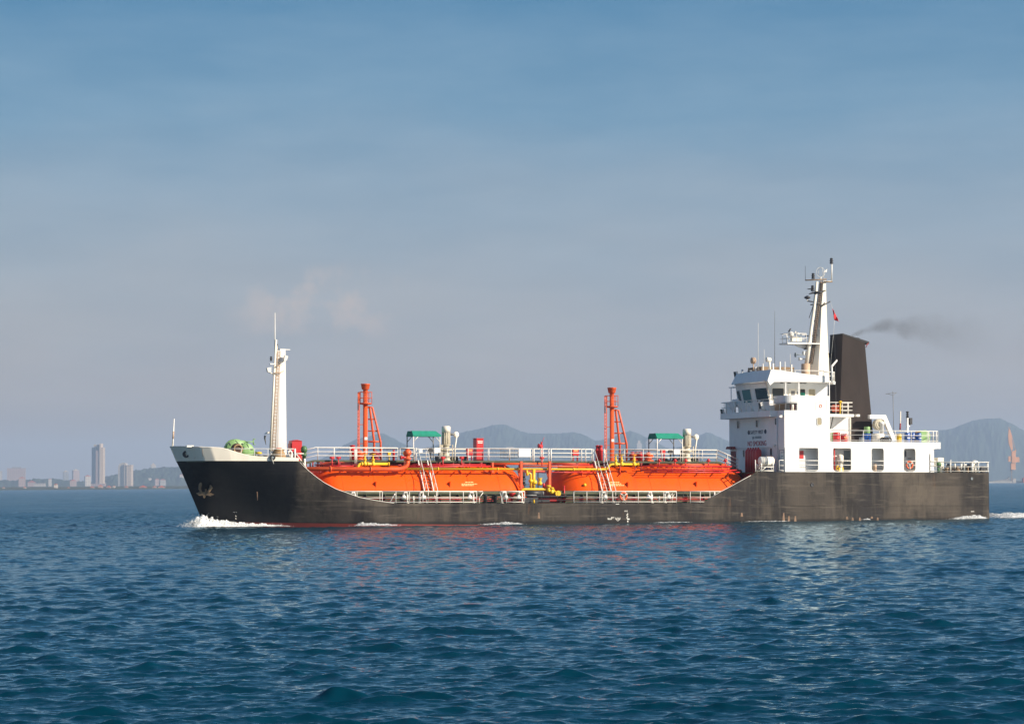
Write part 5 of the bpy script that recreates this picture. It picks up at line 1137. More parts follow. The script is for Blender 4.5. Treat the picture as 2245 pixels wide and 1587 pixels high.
# things on the inner walls
def inner(name, x0, x1, y0, y1, mat, t=.89, d=.03): return MB().box(S(x0, t, y0), S(x1, t, y0), t - d, t, Z(x0, y1, t), Z(x0, y0, t)).build(name, mat, ship)
i1 = inner('notice_board', 1752.5, 1761.5, 988, 1005, 'red')
bk = S(1800, 0, 1000); zc = Z(1780, 994, .5)
MB().box(bk - .04, bk - .005, .2, .6, zc - .22, zc + .2).build('notice_board', 'dred', ship); MB().box(bk - .04, bk - .005, .15, .7, zc - .55, zc - .47).build('notice_board', 'dark', ship)
inner('door', 1850, 1864, 988, 1030, 'greypaint'); 
MB().lathe((S(1842, .5), .5, ZP), [(0, .34), (.06, .34), (.08, .22), (.9, .22), (.95, .3), (1.5, .3), (1.6, .2), (1.66, .05)], 'z', 14).build('mushroom_vent', 'cream', ship)
MB().tube([(S(1829, .3), .3, ZP), (S(1829, .3), .3, zT)], .07, 8).build('fire_main', 'red', ship)
MB().torus((S(1838, .45), .45, ZP + .35), .22, .06, 'y', 14, 6).box(S(1838, .4), S(1848, .4), .3, .7, ZP, ZP + .45).build('hose_reel', 'yellow', ship)
inner('notice_board', 1984, 1986.5, 988, 1001, 'dark'); inner('notice_board', 1990, 1998, 1004, 1006, 'grey')
MB().lathe((S(1918, .5), .5, ZP), [(0, .16), (.7, .16), (.8, .06)], 'z', 10).build('extinguisher', 'tan', ship)
# side windows and marks of the tall block
q = Q(1796, 923.5, 0); window((q.x, 0, q.z), .44, .66, 's', .14, 'curtain', parent=fr)
mk = MB()
for x0, y0, x1, y1 in ((1788, 883, 1788, 898), (1788, 883, 1812, 878), (1812, 878, 1812, 898), (1800, 884, 1800, 890)):
    a, b = Q(x0, y0, -.004), Q(x1, y1, -.004); mk.tube([a, b], .008, 4)
mk.build('paint_outline', 'tan', ship)
q = Q(1799, 890, -.01); MB().torus(q, .13, .035, 'y', 10, 5).build('fire_symbol', 'lorange', ship)
MB().tube([(sA + .06, .15, ZB), (sA + .06, .15, Z(1820, 838, 0))], .05, 8).build('downpipe', 'white', ship)

# wheelhouse ------------------------------------------------------
zR = Z(1750, 837.5, 1.1); swf = S(1688, 2.65, 880); swa = S(1818, 2.2, 850)
zW0 = zBD
def wheelhouse():
    tN, tF_ = 2.6, 9.5; rake = .32; zb, zt = zBD, zR + .02
    base_ = [(swf, tN), (swf - .15, 6), (swf, tF_), (swa, tF_), (swa, tN)]
    topp = [(swf - rake, tN), (swf - .15 - rake, 6), (swf - rake, tF_), (swa, tF_), (swa, tN)]
    mb = MB().add([(s, t, zb) for s, t in base_] + [(s, t, zt) for s, t in topp], [(i, (i + 1) % 5, 5 + (i + 1) % 5, 5 + i) for i in range(5)] + [(0, 1, 2, 3, 4), (9, 8, 7, 6, 5)])
    w = mb.build('wheelhouse', 'white', ship)
    # raked front windows
    def fwin(xa, xb, ya0, ya1, yb0, yb1, glass):
        def pt(px, py):
            t = 5.0
            for _ in range(30):
                q = Q(px, py, t); k = (q.z - zb) / (zt - zb); sp = swf - rake * k - .15 * max(0, 1 - abs(t - 6) / 3.8)
                t = min(max(t + (q.x - sp) * 1.6, 1.5), 11)   # moving inboard moves the hit forward
                # the ray runs aft as it goes inboard
                dv = Q(px, py, t + .01).x - Q(px, py, t).x
                t = min(max(t - (Q(px, py, t).x - sp) / (dv / .01) * .6 - (q.x - sp) * 1.6, 1.5), 11)
            q = Q(px, py, t); return q
        P = [pt(xa, ya0), pt(xb, yb0), pt(xb + (5.5 if xb < 1689 else 0), yb1), pt(xa + 5.5, ya1)]
        off = Vector((-.02, 0, 0)); c = sum(P, Vector()) / 4
        fr_ = [c + (p - c) * 1.06 + off for p in P]; inn = [p + off + Vector((-.03, 0, 0)) for p in P]; fo = [p + Vector((-.05, 0, 0)) for p in fr_]
        f = MB().add(fr_ + fo + inn, [(i, (i + 1) % 4, 4 + (i + 1) % 4, 4 + i) for i in range(4)] + [(4 + i, 4 + (i + 1) % 4, 8 + (i + 1) % 4, 8 + i) for i in range(4)]).build('window', 'white', w)
        MB().add([p + Vector((-.025, 0, 0)) for p in P], [(0, 1, 2, 3)]).build('pane', glass, f)
        return P
    fwin(1655, 1681.5, 852.5, 880, 850.5, 880, 'glass'); fwin(1626.5, 1645, 855.5, 883, 853.5, 882, 'glasst'); fwin(1615.5, 1621.5, 858, 878, 857, 879, 'glass')
    # side windows and the sliding door
    def swin(x0, x1, y0, y1, glass, r=.1):
        a, b = Q(x0, y1, tN), Q(x1, y0, tN); return window(((a.x + b.x) / 2, tN, (a.z + b.z) / 2), abs(b.x - a.x), abs(b.z - a.z), 's', r, glass, 'cream', w, .04)
    swin(1693, 1718, 851.5, 876, 'glass'); w2 = swin(1754, 1765, 853, 873.5, 'glass'); swin(1773, 1786.5, 853.5, 874, 'curtain')
    a, b = Q(1754.5, 873, tN), Q(1764.5, 861, tN); MB().box(a.x, b.x, tN - .035, tN - .016, a.z, b.z).build('curtain', 'canvas', w2)
    a, b = Q(1729, 884, tN), Q(1746, 852, tN); d = MB().box(a.x, b.x, tN - .05, tN - .004, zBD + .05, b.z).build('door', 'cream', w)
    a2, b2 = Q(1734, 872, tN), Q(1742, 857, tN); MB().box(a2.x, b2.x, tN - .065, tN - .052, a2.z, b2.z).build('door_pane', 'grey', d)
    h = Q(1748.5, 864, tN); MB().tube([h, h + Vector((0, 0, .25))], .03, 5).build('handle', 'dark', d)
    for px in (1723, 1752): MB().box(S(px, 1.2) - .05, S(px, 1.2) + .05, 1.15, 1.25, zBD, zR).build('wing_pillar', 'white', w)
    for px, py in ((1714, 841.5), (1756, 841.5), (1764, 841.5), (1730, 840)): q = Q(px, py, 1.8); MB().lathe((q.x, 1.8, zR - .12), [(0, .1), (.05, .2), (.1, .2)], 'z', 10).build('ceiling_lamp', 'grey', w)
    # roof: slab, raked front fascia and side fascia tapering aft
    TF = 1.1
    rf = MB().prism([(swf - .45, TF), (swf - .6, 6), (swf - .45, 9.4), (swf - .1, 9.5), (swf - .1, 10.3), (swa + .1, 10.3), (swa + .1, TF)], zR, zR + .10, 'z').build('wheelhouse_roof', 'white', ship)
    fb, ft = Q(1682.5, 834.5, TF), Q(1690, 810.2, TF)
    zf0 = zR + .05; zf1 = ft.z; sb_, st_ = fb.x, ft.x
    fs = MB().hexa([(sb_, TF, zf0), (sb_ - .12, 6, zf0), (sb_ - .02, 6, zf0), (sb_ + .1, TF, zf0), (st_, TF, zf1), (st_ - .12, 6, zf1), (st_ - .02, 6, zf1), (st_ + .1, TF, zf1)])
    fs.hexa([(sb_ - .12, 6, zf0), (sb_, 9.0, zf0), (sb_ + .1, 9.0, zf0), (sb_ - .02, 6, zf0), (st_ - .12, 6, zf1), (st_, 8.6, zf1 - .1), (st_ + .1, 8.6, zf1 - .1), (st_ - .02, 6, zf1)])
    fs.hexa([(sb_, 9.0, zf0), (sb_ + .5, 9.9, zf0), (sb_ + .6, 9.9, zf0), (sb_ + .1, 9.0, zf0), (st_, 8.6, zf1 - .1), (st_ + .4, 9.6, zf1 - .35), (st_ + .5, 9.6, zf1 - .35), (st_ + .1, 8.6, zf1 - .1)])
    fs.build('front_fascia', 'white', rf)
    e = lambda px, py: (Q(px, py, TF).x, Q(px, py, TF).z)
    poly = [e(1690, 810.2), (sb_, zf0 + .02), e(1688, 845), e(1697, 837.3), e(1818, 837.3), e(1818, 824.5), e(1790, 822.5), e(1760, 819), e(1730, 814.5), e(1710, 811.2)]
    MB().prism(poly, TF - .03, TF + .07).build('side_fascia', 'white', rf)
    MB().tube([Q(1675, 834, 1.6), Q(1679, 835, 1.7), Q(1687, 872, 2.5)], .06, 6).build('downpipe', 'cream', w)
    return w, rf
wh, roof = wheelhouse()
zRF = zR + .1
# roof rails, poles, searchlights
railing([(S(1712, 1.5, 815), 1.5, zRF), (S(1806, 1.5, 815), 1.5, zRF)], 1.0, (1, .62), 1.3, .024, parent=roof)
railing([(S(1806, 1.3, 820), 1.3, zRF - .05), (S(1829, 1.3, 820), 1.3, zRF - .05), (S(1829, 3, 820), 3.0, zRF - .05)], .95, (1, .6, .12), .9, .035, parent=roof)
MB().box(swa - .1, S(1831, 1.2, 838), 1.15, 3.2, zRF - .25, zRF - .06).build('roof_platform', 'white', roof)
for px, y0, y1, t, r, m in ((1694.5, 812, 797, 3.0, .11, 'rail'), (1709.7, 812, 793, 1.5, .085, 'rail'), (1720.8, 816, 792.5, 1.5, .045, 'rail'), (1735, 818, 799, 1.5, .085, 'rail'), (1672.8, 815, 797, 5.0, .05, 'rail'), (1657, 818, 805, 6.5, .12, 'rail'), (1627.5, 820, 810, 8.4, .1, 'rail'), (1665, 813, 807, 6.0, .05, 'rail')):
    MB().tube([(S(px, t, y0), t, zRF), (S(px, t, y1), t, Z(px, y1, t))], r, 8).build('post', m, roof)
for px, y0, y1, t in ((1662.2, 812, 708, 6.0), (1675.3, 797, 766, 5.0), (1698.5, 812, 682, 3.0), (1732.5, 799, 776, 1.5)):
    MB().tube([Q(px, y0, t), Q(px, y1, t)], [.03, .016], 5).build('whip_aerial', 'rail' if px != 1698.5 else 'grey', roof)
q = Q(1651.5, 790.5, 6.5); MB().lathe((q.x - .22, q.y, q.z), [(0, .02), (.02, .24), (.06, .30), (.36, .30), (.44, .2), (.46, .02)], 'x', 16).tube([q + Vector((0, 0, -.3)), Q(1652, 812, 6.5)], .05, 6).build('searchlight', 'tan', roof)
q = Q(1686, 788.5, 4.0); MB().lathe((q.x - .3, q.y, q.z), [(0, .02), (.02, .22), (.05, .24), (.3, .2), (.5, .15), (.52, .02)], 'x', 14).tube([q + Vector((.05, 0, -.2)), Q(1687.5, 812, 4.0)], [.09, .14], 8).build('searchlight', 'cream', roof)
def lampbox(px, py, t, parent, k=1.0):
    q = Q(px, py, t); b = MB().hexa([q + Vector(v) * k for v in ((-.05, -.22, -.32), (.18, -.22, -.34), (.18, .22, -.34), (-.05, .22, -.32), (-.16, -.22, .26), (.06, -.22, .3), (.06, .22, .3), (-.16, .22, .26))]).build('floodlight', 'rail', parent)
    MB().hexa([q + Vector(v) * k for v in ((-.09, -.2, -.3), (-.052, -.2, -.3), (-.052, .2, -.3), (-.09, .2, -.3), (-.2, -.2, .25), (-.165, -.2, .25), (-.165, .2, .25), (-.2, .2, .25))]).build('lens', 'dark', b)
    MB().tube([q + Vector((.02, 0, -.34)) * k, q + Vector((.45, .05, -.42)) * k], .05, 6).build('arm', 'cream', b)
lampbox(1614, 821, 9.2, roof); lampbox(1645, 818, 5.6, roof); lampbox(1668.5, 889, 2.4, ship); lampbox(1584.5, 903, 12.4, ship)
MB().tube([Q(1588, 908, 12.4), Q(1594, 912, 12.2)], .06, 6).build('bracket', 'rail', ship)
MB().box(S(1602, 11), S(1613, 11), 10.4, 11.4, Z(1610, 851, 11.5), Z(1610, 849, 11.5)).tube([(S(1603.5, 12), 12, zBD), (S(1603.5, 12), 12, Z(1604, 850, 12))], .04, 6).build('wing_shelter', 'white', ship)
mb = MB().box(S(1690, 3.5, 806), S(1762, 3.5, 806), 5.5, 8.5, zRF, Z(1720, 804.5, 5.5)); mb.build('roof_awning', 'rust', roof)
q = Q(1669, 807, 6.5); MB().lathe((q.x, q.y, zRF), [(0, .2), (.3, .2), (.5, .32), (.8, .1)], 'z', 8).build('covered_compass', 'canvas', roof)

# ---------------------------------------------------------------- radar mast
def radar_mast():
    t = 6.0; z0 = zRF; z1 = Z(1797, 615, t)
    X = lambda px, py: S(px, t, py)
    secs = [(820, 1774, 1811.5, 1.7), (797, 1776, 1810.8, 1.6), (757, 1782, 1809.3, 1.4), (713, 1786.5, 1808.3, 1.2), (680, 1790, 1807.8, 1.05), (640, 1795.5, 1807.4, .9), (616, 1798, 1807.2, .8)]
    vs = []; n = 8
    for y, xl, xr, w in secs:
        z = z0 if y == 820 else Z(1795, y, t); a, b = X(xl, y), X(xr, y); m_ = (a + b) / 2
        vs += [(a, t - w * .2, z), (a + (b - a) * .3, t - w * .5, z), (b - (b - a) * .08, t - w * .5, z), (b, t - w * .4, z), (b, t + w * .4, z), (b - (b - a) * .08, t + w * .5, z), (a + (b - a) * .3, t + w * .5, z), (a, t + w * .2, z)]
    k = len(secs); m = MB().add(vs, [(i * n + j, i * n + (j + 1) % n, (i + 1) * n + (j + 1) % n, (i + 1) * n + j) for i in range(k - 1) for j in range(n)] + [tuple(reversed(range(n))), tuple((k - 1) * n + j for j in range(n))]).build('radar_mast', 'cream', ship)
    tl_ = t - .75
    pts = [Q(1768, 797, tl_), Q(1774, 757, tl_), Q(1778, 722, t - .65), Q(1784, 680, t - .6), Q(1789, 640, t - .5), Q(1791, 618, t - .45)]
    MB().tube(pts, [.20, .18, .17, .16, .15, .14], 8).build('cable_duct', 'cream', m)
    ld = MB(); a = [p + Vector((.32, -.04, 0)) for p in pts]; b = [p + Vector((.62, -.06, 0)) for p in pts]
    ld.tube(a, .04, 5).tube(b, .04, 5)
    for i in range(5):
        for j in range(9): 
            kk = j / 9; ld.tube([a[i].lerp(a[i + 1], kk), b[i].lerp(b[i + 1], kk)], .04, 4)
    ld.build('mast_ladder', 'dark', m)
    ds = MB()
    for i in range(5): ds.add([a[i] + Vector((0, .1, 0)), b[i] + Vector((0, .1, 0)), b[i + 1] + Vector((0, .1, 0)), a[i + 1] + Vector((0, .1, 0))], [(0, 1, 2, 3)])
    ds.build('ladder_back', 'tan', m)
    MB().lathe((S(1766.5, 5.0, 810), 5.0, zRF), [(0, .42), (Z(1766, 797.5, 5) - zRF, .42)], 'z', 16).build('cable_trunk', 'tan', m)
    # lower radar platform
    zp = Z(1745, 752, t - .6); x0, x1 = S(1720.5, t - .6, 752), S(1790, t - .6, 752)
    pf_ = MB().prism([(x0, zp), (x1 + .3, zp), (x1 + .3, zp - .10), (x0, zp - .14)], t - 1.2, t + .6).prism([(S(1736, t, 752), zp - .14), (S(1770, t, 765), zp - .65), (S(1772, t, 752), zp - .12)], t - .4, t - .1).build('radar_platform', 'white', m)
    railing([(S(1768, t - 1.15, 745), t - 1.15, zp), (x0 + .1, t - 1.15, zp), (x0 + .1, t + .5, zp), (S(1768, t + .5, 745), t + .5, zp)], .88, (1, .5), 1.0, .028, parent=pf_)
    MB().box(S(1735, t - .5, 740), S(1756, t - .5, 740), t - .7, t - .2, zp + .15, zp + .62).build('radar_scanner', 'cream', pf_)
    q = Q(1734, 731, t - .5); MB().lathe((q.x, q.y, q.z - .25), [(0, .2), (.1, .28), (.3, .26), (.42, .1), (.43, .01)], 'z', 14).tube([q + Vector((0, 0, -1.0)), q + Vector((0, 0, -.2))], .08, 8).build('radar_dome', 'rail', pf_)
    q = Q(1746.5, 731, t - .3); MB().hexa([q + Vector(v) for v in ((-.25, -.1, .08), (.25, -.1, -.16), (.25, .1, -.16), (-.25, .1, .08), (-.15, -.1, .22), (.32, -.1, -.02), (.32, .1, -.02), (-.15, .1, .22))]).tube([q + Vector((-.1, 0, -.6)), q], .05, 6).build('floodlight', 'rail', pf_)
    q = Q(1731, 724, t - .5); MB().tube([q + Vector((-.1, 0, -.15)), q + Vector((.12, 0, .15))], .07, 6).build('camera_head', 'dark', pf_)
    # crosstrees and lamps
    for x0_, y0_, x1_, y1_ in ((1765.5, 614.5, 1812, 612.5), (1806, 618, 1825, 618), (1775, 644, 1800, 640), (1770, 660, 1790, 663), (1777, 668, 1800, 667), (1800, 672, 1820, 661), (1778, 705, 1790, 703), (1766, 737, 1792, 735), (1798, 674, 1808, 664)):
        MB().tube([Q(x0_, y0_, t - .5), Q(x1_, y1_, t - .5)], .06, 5).build('crosstree', 'dark' if y0_ > 625 else 'rust', m)
    MB().tube([Q(1823, 617, t), Q(1823.5, 573, t)], .075, 8).tube([Q(1808, 617.5, t), Q(1823, 617.5, t)], .075, 8).build('lamp_post', 'rail', m)
    for px, py, tt in ((1822.8, 572, t), (1782.8, 605, t - .5), (1781.5, 632, t - .5)):
        q = Q(px, py, tt); MB().lathe((q.x, tt, q.z - .2), [(-.08, .17), (.04, .17), (.05, .13), (.16, .13), (.17, .18), (.22, .18), (.23, .13), (.40, .13), (.42, .17), (.48, .04)], 'z', 10).build('navigation_light', 'dark', m)
    q = Q(1799, 597, t); lp = MB().torus((q.x, t, q.z), .46, .022, 'y', 24, 4).torus((q.x, t, q.z), .46, .022, 'x', 24, 4).tube([(q.x, t, z1), (q.x, t, q.z - .4)], .07, 6).build('direction_finder', 'rail', m)
    q = Q(1810, 594, t); MB().hexa([q + Vector(v) for v in ((-.2, -.03, -.06), (.12, -.03, -.12), (.12, .03, -.12), (-.2, .03, -.06), (0, -.03, .05), (.16, -.03, .22), (.16, .03, .22), (0, .03, .05))]).tube([Q(1805.5, 612, t), Q(1806, 597, t), q], .03, 5).build('wind_vane', 'rail', m)
    q = Q(1770, 653, t - .5); MB().lathe((q.x, q.y, q.z - .1), [(-.05, .06), (.04, .26), (.16, .32), (.26, .16), (.32, .02)], 'z', 12).build('antenna_dome', 'dark', m)
    MB().tube([Q(1770, 656, t - .5), Q(1770, 661, t - .5)], .04, 5).build('bracket', 'cream', m)
    for y, mt in ((652, 'dred'), (708, 'dark'), (756, 'dred')):
        q = Q(1808.5, y, t - .2); MB().lathe((q.x, q.y, q.z - .3), [(0, .11), (.04, .15), (.15, .1), (.2, .15), (.35, .1), (.4, .15), (.55, .1), (.6, .12)], 'z', 10).build('signal_light', mt, m)
        MB().tube([Q(1794, y + 13, t - .6), Q(1808, y + 7.5, t - .3)], .03, 5).tube([Q(1797, y + 18, t - .6), Q(1809, y + 7.5, t - .3)], .03, 5).build('bracket', 'cream', m)
    q = Q(1744, 778, t - .6); MB().tube([Q(1745, 777.5, t - .6), Q(1759, 777.5, t - .6)], .05, 6).lathe((q.x - .03, q.y, q.z), [(0, .22), (.05, .22)], 'x', 14).build('loudhailer', 'greypaint', m)
    q = Q(1763.5, 776, t - .5); MB().box(q.x - .15, q.x + .2, q.y - .2, q.y + .2, q.z - .1, q.z + .25).build('horn_box', 'rail', m)
    q = Q(1752, 787, t - .5); MB().lathe(q, [(0, .18), (.12, .08), (.4, .05)], 'x', 12).tube([q + Vector((.35, 0, 0)), q + Vector((.8, .2, 0))], .05, 5).build('horn', 'rail', m)
    q = Q(1772, 763, t - .6); MB().box(S(1767, t - .7, 765), S(1777, t - .7, 765), t - .8, t - .2, q.z - .12, q.z).build('bracket', 'dark', m)
    MB().tube([Q(1774, 697, t - .7), Q(1785, 664, t - .6), Q(1790, 640, t - .5)], .035, 5).tube([Q(1765.3, 583, t - .5), Q(1765.7, 614, t - .5)], .02, 4).tube([Q(1770, 634, t - .5), Q(1783, 633, t - .5)], [.03, .1], 5).tube([Q(1773, 645, t - .4), Q(1783, 641, t - .4)], [.03, .08], 5).tube([Q(1786, 643, t - .6), Q(1810, 637, t - .6)], [.16, .05], 5).build('radar_arm', 'dark', m)
radar_mast()
# rear corner of the bridge: lamp davit
MB().tube([Q(1824, 838, .5), Q(1823.5, 801, .5)], .09, 8).hexa([Q(1822.5, 801, .4), Q(1826, 804, .4), Q(1826, 804, .8), Q(1822.5, 801, .8), Q(1835, 787.5, .4), Q(1836.5, 791, .4), Q(1836.5, 791, .8), Q(1835, 787.5, .8)]).build('davit', 'white', ship)

# ---------------------------------------------------------------- after house, funnel
sB = S(1864, 2.6, 940); zPL = Z(1845, 907.5, 1.2)
MB().box(sA + .01, sB, 2.6, 9.4, ZB + .003, zPL - .28).build('after_house', 'white', ship)
MB().box(sA + .01, S(1872, 1.1, 908), 1.1, 10.9, zPL - .27, zPL).build('platform_deck', 'white', ship)
railing([(sA + .05, 1.2, zPL), (S(1868.5, 1.2, 900), 1.2, zPL), (S(1868.5, 1.2, 900), 3.2, zPL)], 1.08, (1, .66, .33), 1.1, .035)
hr = MB()
for k in range(5): hr.torus((S(1828 + k * 2.6, 1.6), 1.6, zPL + .55), .30, .05, 'x', 12, 5)
hr.build('hose_rack', 'opipe', ship)
q = Q(1842.5, 881, 1.15); MB().tube([(S(1842.5, 1.15), 1.15, zPL), q], .06, 6).lathe(q + Vector((0, 0, -.12)), [(0, .05), (.12, .2), (.24, .05)], 'z', 8).build('gas_detector', 'yellow', ship)
MB().tube([(S(1865, 2.5), 2.5, ZB), (S(1865, 2.5), 2.5, zPL - .28)], .05, 6).build('downpipe', 'cream', ship)
MB().tube([Q(1828, 907, 1.3), Q(1820.5, 940, 2.5)], .05, 5).build('bracket', 'dark', ship)
q = Q(1879, 911, 2.6); MB().box(q.x - .15, q.x + .2, q.y - .2, q.y + .2, q.z - .1, q.z + .12).tube([q, Q(1872, 910, 2.6)], .04, 5).build('floodlight', 'rail', ship)
def funnel():
    tn_, tf_ = 4.7, 7.3
    a0 = S(1841, tn_, 940); a1 = S(1847.5, tn_, 735); b0 = S(1912.3, tn_, 950); b1 = S(1896, tn_, 752)
    zb = ZB - .5; zt0 = Z(1848.5, 734.5, tn_); zt1 = Z(1897, 751, tn_); a0 -= .05; b0 += .05
    f = MB().hexa([(a0 - .1, tn_ - .1, zb), (b0 + .1, tn_ - .1, zb), (b0 + .1, tf_ + .1, zb), (a0 - .1, tf_ + .1, zb), (a1, tn_, zt0), (b1, tn_, zt1), (b1, tf_, zt1), (a1, tf_, zt0)]).build('funnel', 'funnel', ship)
    c0, c1 = Vector((a1 - .02, 0, zt0 + .02)), Vector((S(1905.5, tn_, 750), 0, Z(1905, 749.5, tn_)))
    MB().hexa([(c0.x, tn_ - .02, c0.z), (c1.x, tn_ - .02, c1.z - .2), (c1.x, tf_ + .02, c1.z - .2), (c0.x, tf_ + .02, c0.z), (c0.x + .02, tn_ - .02, c0.z + .14), (c1.x, tn_ - .02, c1.z + .02), (c1.x, tf_ + .02, c1.z + .02), (c0.x + .02, tf_ + .02, c0.z + .14)]).build('funnel_cap', 'black', f)
    for px, py in ((1866, 737), (1882, 741)):
        q = Q(px, py, 6.0); MB().tube([q + Vector((-.15, 0, -.6)), q + Vector((-.02, 0, .0))], .17, 10).tube([q + Vector((-.28, .0, -.5)), q + Vector((-.1, .0, -.1))], .12, 8).build('exhaust_pipe', 'black', f)
    MB().tube([Q(1898, 762, tn_), Q(1904, 751, tn_)], .04, 5).tube([Q(1897, 756, tn_), Q(1903, 754, tn_)], .03, 5).build('bracket', 'dred', f)
    q = Q(1818.5, 779, tf_ - .2); MB().lathe((q.x - .1, q.y, q.z), [(0, .22), (.12, .26), (.3, .26)], 'x', 12).build('horn', 'black', f)
    MB().tube([Q(1833, 880, 5), Q(1830, 735, 6)], .02, 4).build('stay', 'grey', f)
funnel()

# boat deck aft ---------------------------------------------------
railing([(S(1822, .15, 960), .15, ZB), (S(2056, .15, 960), .15, ZB), (S(2056, 5, 960), 5.0, ZB)], 1.04, (1, .6, .13), 1.75, .03)
railing([(S(1822, 11.85, 960), 11.85, ZB), (S(2056, 11.85, 960), 11.85, ZB), (S(2056, 5, 960), 5.0, ZB)], 1.04, (1, .6, .13), 1.75, .03)
for px in (2036, 2046, 2053): MB().tube([(S(px, .15), .15, ZB), (S(px, .15), .15, ZB + 1.04)], .05, 6).build('stanchion', 'rail', ship)
def boat_davit():
    t = 3.6
    P = lambda x, y: (Q(x, y, t).x, Q(x, y, t).z)
    d = MB().prism([P(1905, 909), P(1940, 909.5), P(1964, 966), P(1955, 967), P(1936, 921), P(1930, 918), P(1905, 918)], t - .2, t + .2).build('davit', 'white', ship)
    MB().lathe((S(1933.5, t - .5), t - .5, ZB), [(0, .2), (1.7, .2), (1.72, .26), (1.95, .26)], 'z', 14).build('pedestal', 'white', d)
    q = Q(1923, 931, t); MB().lathe((q.x, t - .5, q.z), [(0, .44), (.1, .52), (.5, .52), (.6, .44)], 'y', 20).torus((q.x, t - .5, q.z), .3, .06, 'y', 16, 5).build('winch_drum', 'pump', d)
    s = S(1925, 1.8); MB().lathe((s, 1.8, ZB), [(0, .55), (.05, .6), (.75, .6), (.82, .5), (.84, .02)], 'z', 22).build('rescue_tank', 'cream', ship)
    hs_ = MB()
    for k in range(4): hs_.torus((S(1935 + k * 5, 1.0), 1.0, ZB + .22), .2, .07, 'y', 14, 6)
    hs_.build('hose_coil', 'dark', ship)
boat_davit()
b = MB().tube([Q(1960, 967, 6), Q(1957.5, 858, 6)], .03, 5).tube([Q(1942, 863.5, 6), Q(1967, 860.5, 6)], .022, 4).tube([Q(1951, 862, 5.5), Q(1951, 862, 6.6)], .02, 4).tube([Q(1963, 861.5, 5.5), Q(1963, 861.5, 6.6)], .02, 4).tube([Q(1947, 863.2, 6), Q(1957.5, 867, 6), Q(1964, 862, 6)], .015, 4).build('aerial_mast', 'grey', ship)
MB().tube([Q(1973.5, 947, 5), Q(1974.3, 901.5, 5)], .055, 6).build('flagstaff', 'cream', ship); MB().tube([Q(1973.2, 942, 4.97), Q(1973.8, 928, 4.97)], .075, 6).build('flagstaff_band', 'dred', ship)
am = MB().tube([Q(1988.5, 967, 4), Q(1989.5, 916, 4)], .13, 8).tube([Q(1990, 938, 4), Q(1996, 930, 4)], .07, 5).build('stern_light_mast', 'white', ship)
q = Q(1989.5, 902, 4); MB().lathe((q.x, 4, Z(1989, 916, 4)), [(0, .12), (.1, .12), (.11, .17), (.15, .17), (.16, .1), (.3, .1), (.31, .17), (.35, .17), (.36, .1), (.5, .1), (.51, .15), (.6, .15), (.64, .03)], 'z', 10).build('navigation_light', 'dark', am)
q = Q(1995, 923, 4); MB().box(q.x - .13, q.x + .15, 3.8, 4.2, q.z - .32, q.z + .3).build('lamp_box', 'dark', am)
q = Q(2024, 943, 4); rl_ = MB().lathe((q.x, 3.7, ZB + .62), [(0, .62), (.06, .62), (.08, .3), (.9, .3), (.92, .62), (.98, .62)], 'y', 20).box(q.x - .6, q.x + .6, 3.8, 4.6, ZB, ZB + .15).build('hose_reel', 'lgreen', ship)
MB().torus((S(2013, 4), 3.9, ZB + .62), .45, .1, 'y', 16, 6).build('hose', 'rust', rl_)
# poop deck aft, rail and mooring gear
railing([(S(2052, .15, 1020), .15, ZP), (S(2168, .15, 1020), .15, ZP), (S(2168, .15, 1020), 11.8, ZP), (S(2052, 11.85, 1020), 11.85, ZP)], .98, (1, .56, .13), 1.5, .03)
for px, r in ((2131, .12), (2143, .13), (2165, .08)): MB().tube([(S(px, .3), .3, ZP), (S(px, .3), .3, ZP + .95)], r, 10).build('stanchion', 'rail', ship)
q = Q(2060.5, 1012, 1); MB().box(S(2056, 1), S(2069, 1), 1, 2, ZP + .55, Z(2060, 1003, 1)).tube([(S(2058, 1.1), 1.1, ZP), (S(2058, 1.1), 1.1, ZP + .55)], .06, 6).tube([(S(2067, 1.1), 1.1, ZP), (S(2067, 1.1), 1.1, ZP + .55)], .06, 6).build('locker', 'cream', ship)
MB().lathe((S(2057, .9), .9, ZP + .5), [(0, .1), (.06, .26), (.3, .3), (.46, .2), (.5, .02)], 'z', 12).tube([(S(2057, .9), .9, ZP), (S(2057, .9), .9, ZP + .5)], .12, 8).build('vent_cap', 'dgreen', ship)
w = MB().lathe((S(2104, 2.2), 2.2, ZP + .42), [(-1.3, .12), (-1.28, .42), (-1.1, .42), (-1.08, .24), (.9, .24), (.92, .42), (1.1, .42), (1.12, .12)], 'x', 16).box(S(2104, 2.2) - .5, S(2104, 2.2) + .5, 2, 3, ZP, ZP + .3).build('mooring_winch', 'dark', ship)
for px in (2093.5, 2107): MB().tube([(S(px, 1.6), 1.6, ZP + .3), (S(px, 1.6), 1.6, ZP + .85)], .07, 6).build('guide_roller', 'rail', ship)
for px, h, r, m in ((2061, .55, .15, 'cream'), (2075, .45, .17, 'tan'), (2114.5, .8, .15, 'rail'), (2119, .6, .2, 'tan'), (2133, .85, .13, 'cream')):
    MB().lathe((S(px, .9), .9, ZP), [(0, r), (h * .8, r), (h * .84, r * 1.3), (h, r * 1.3)], 'z', 12).build('bollard', m, ship)
q = Q(2136.5, 1010.5, 2.5); MB().lathe((q.x, 2.5, ZP + .4), [(0, .06), (.35, .1), (.4, .42), (.52, .46), (.7, .32), (.8, .05)], 'z', 16).tube([(q.x, 2.5, ZP), (q.x, 2.5, ZP + .5)], .2, 8).build('mushroom_vent', 'rail', ship)
MB().lathe((S(2099, .5), .5, ZP), [(0, .26), (.3, .24), (.34, .1), (.6, .08)], 'z', 10).build('bollard', 'rust', ship)
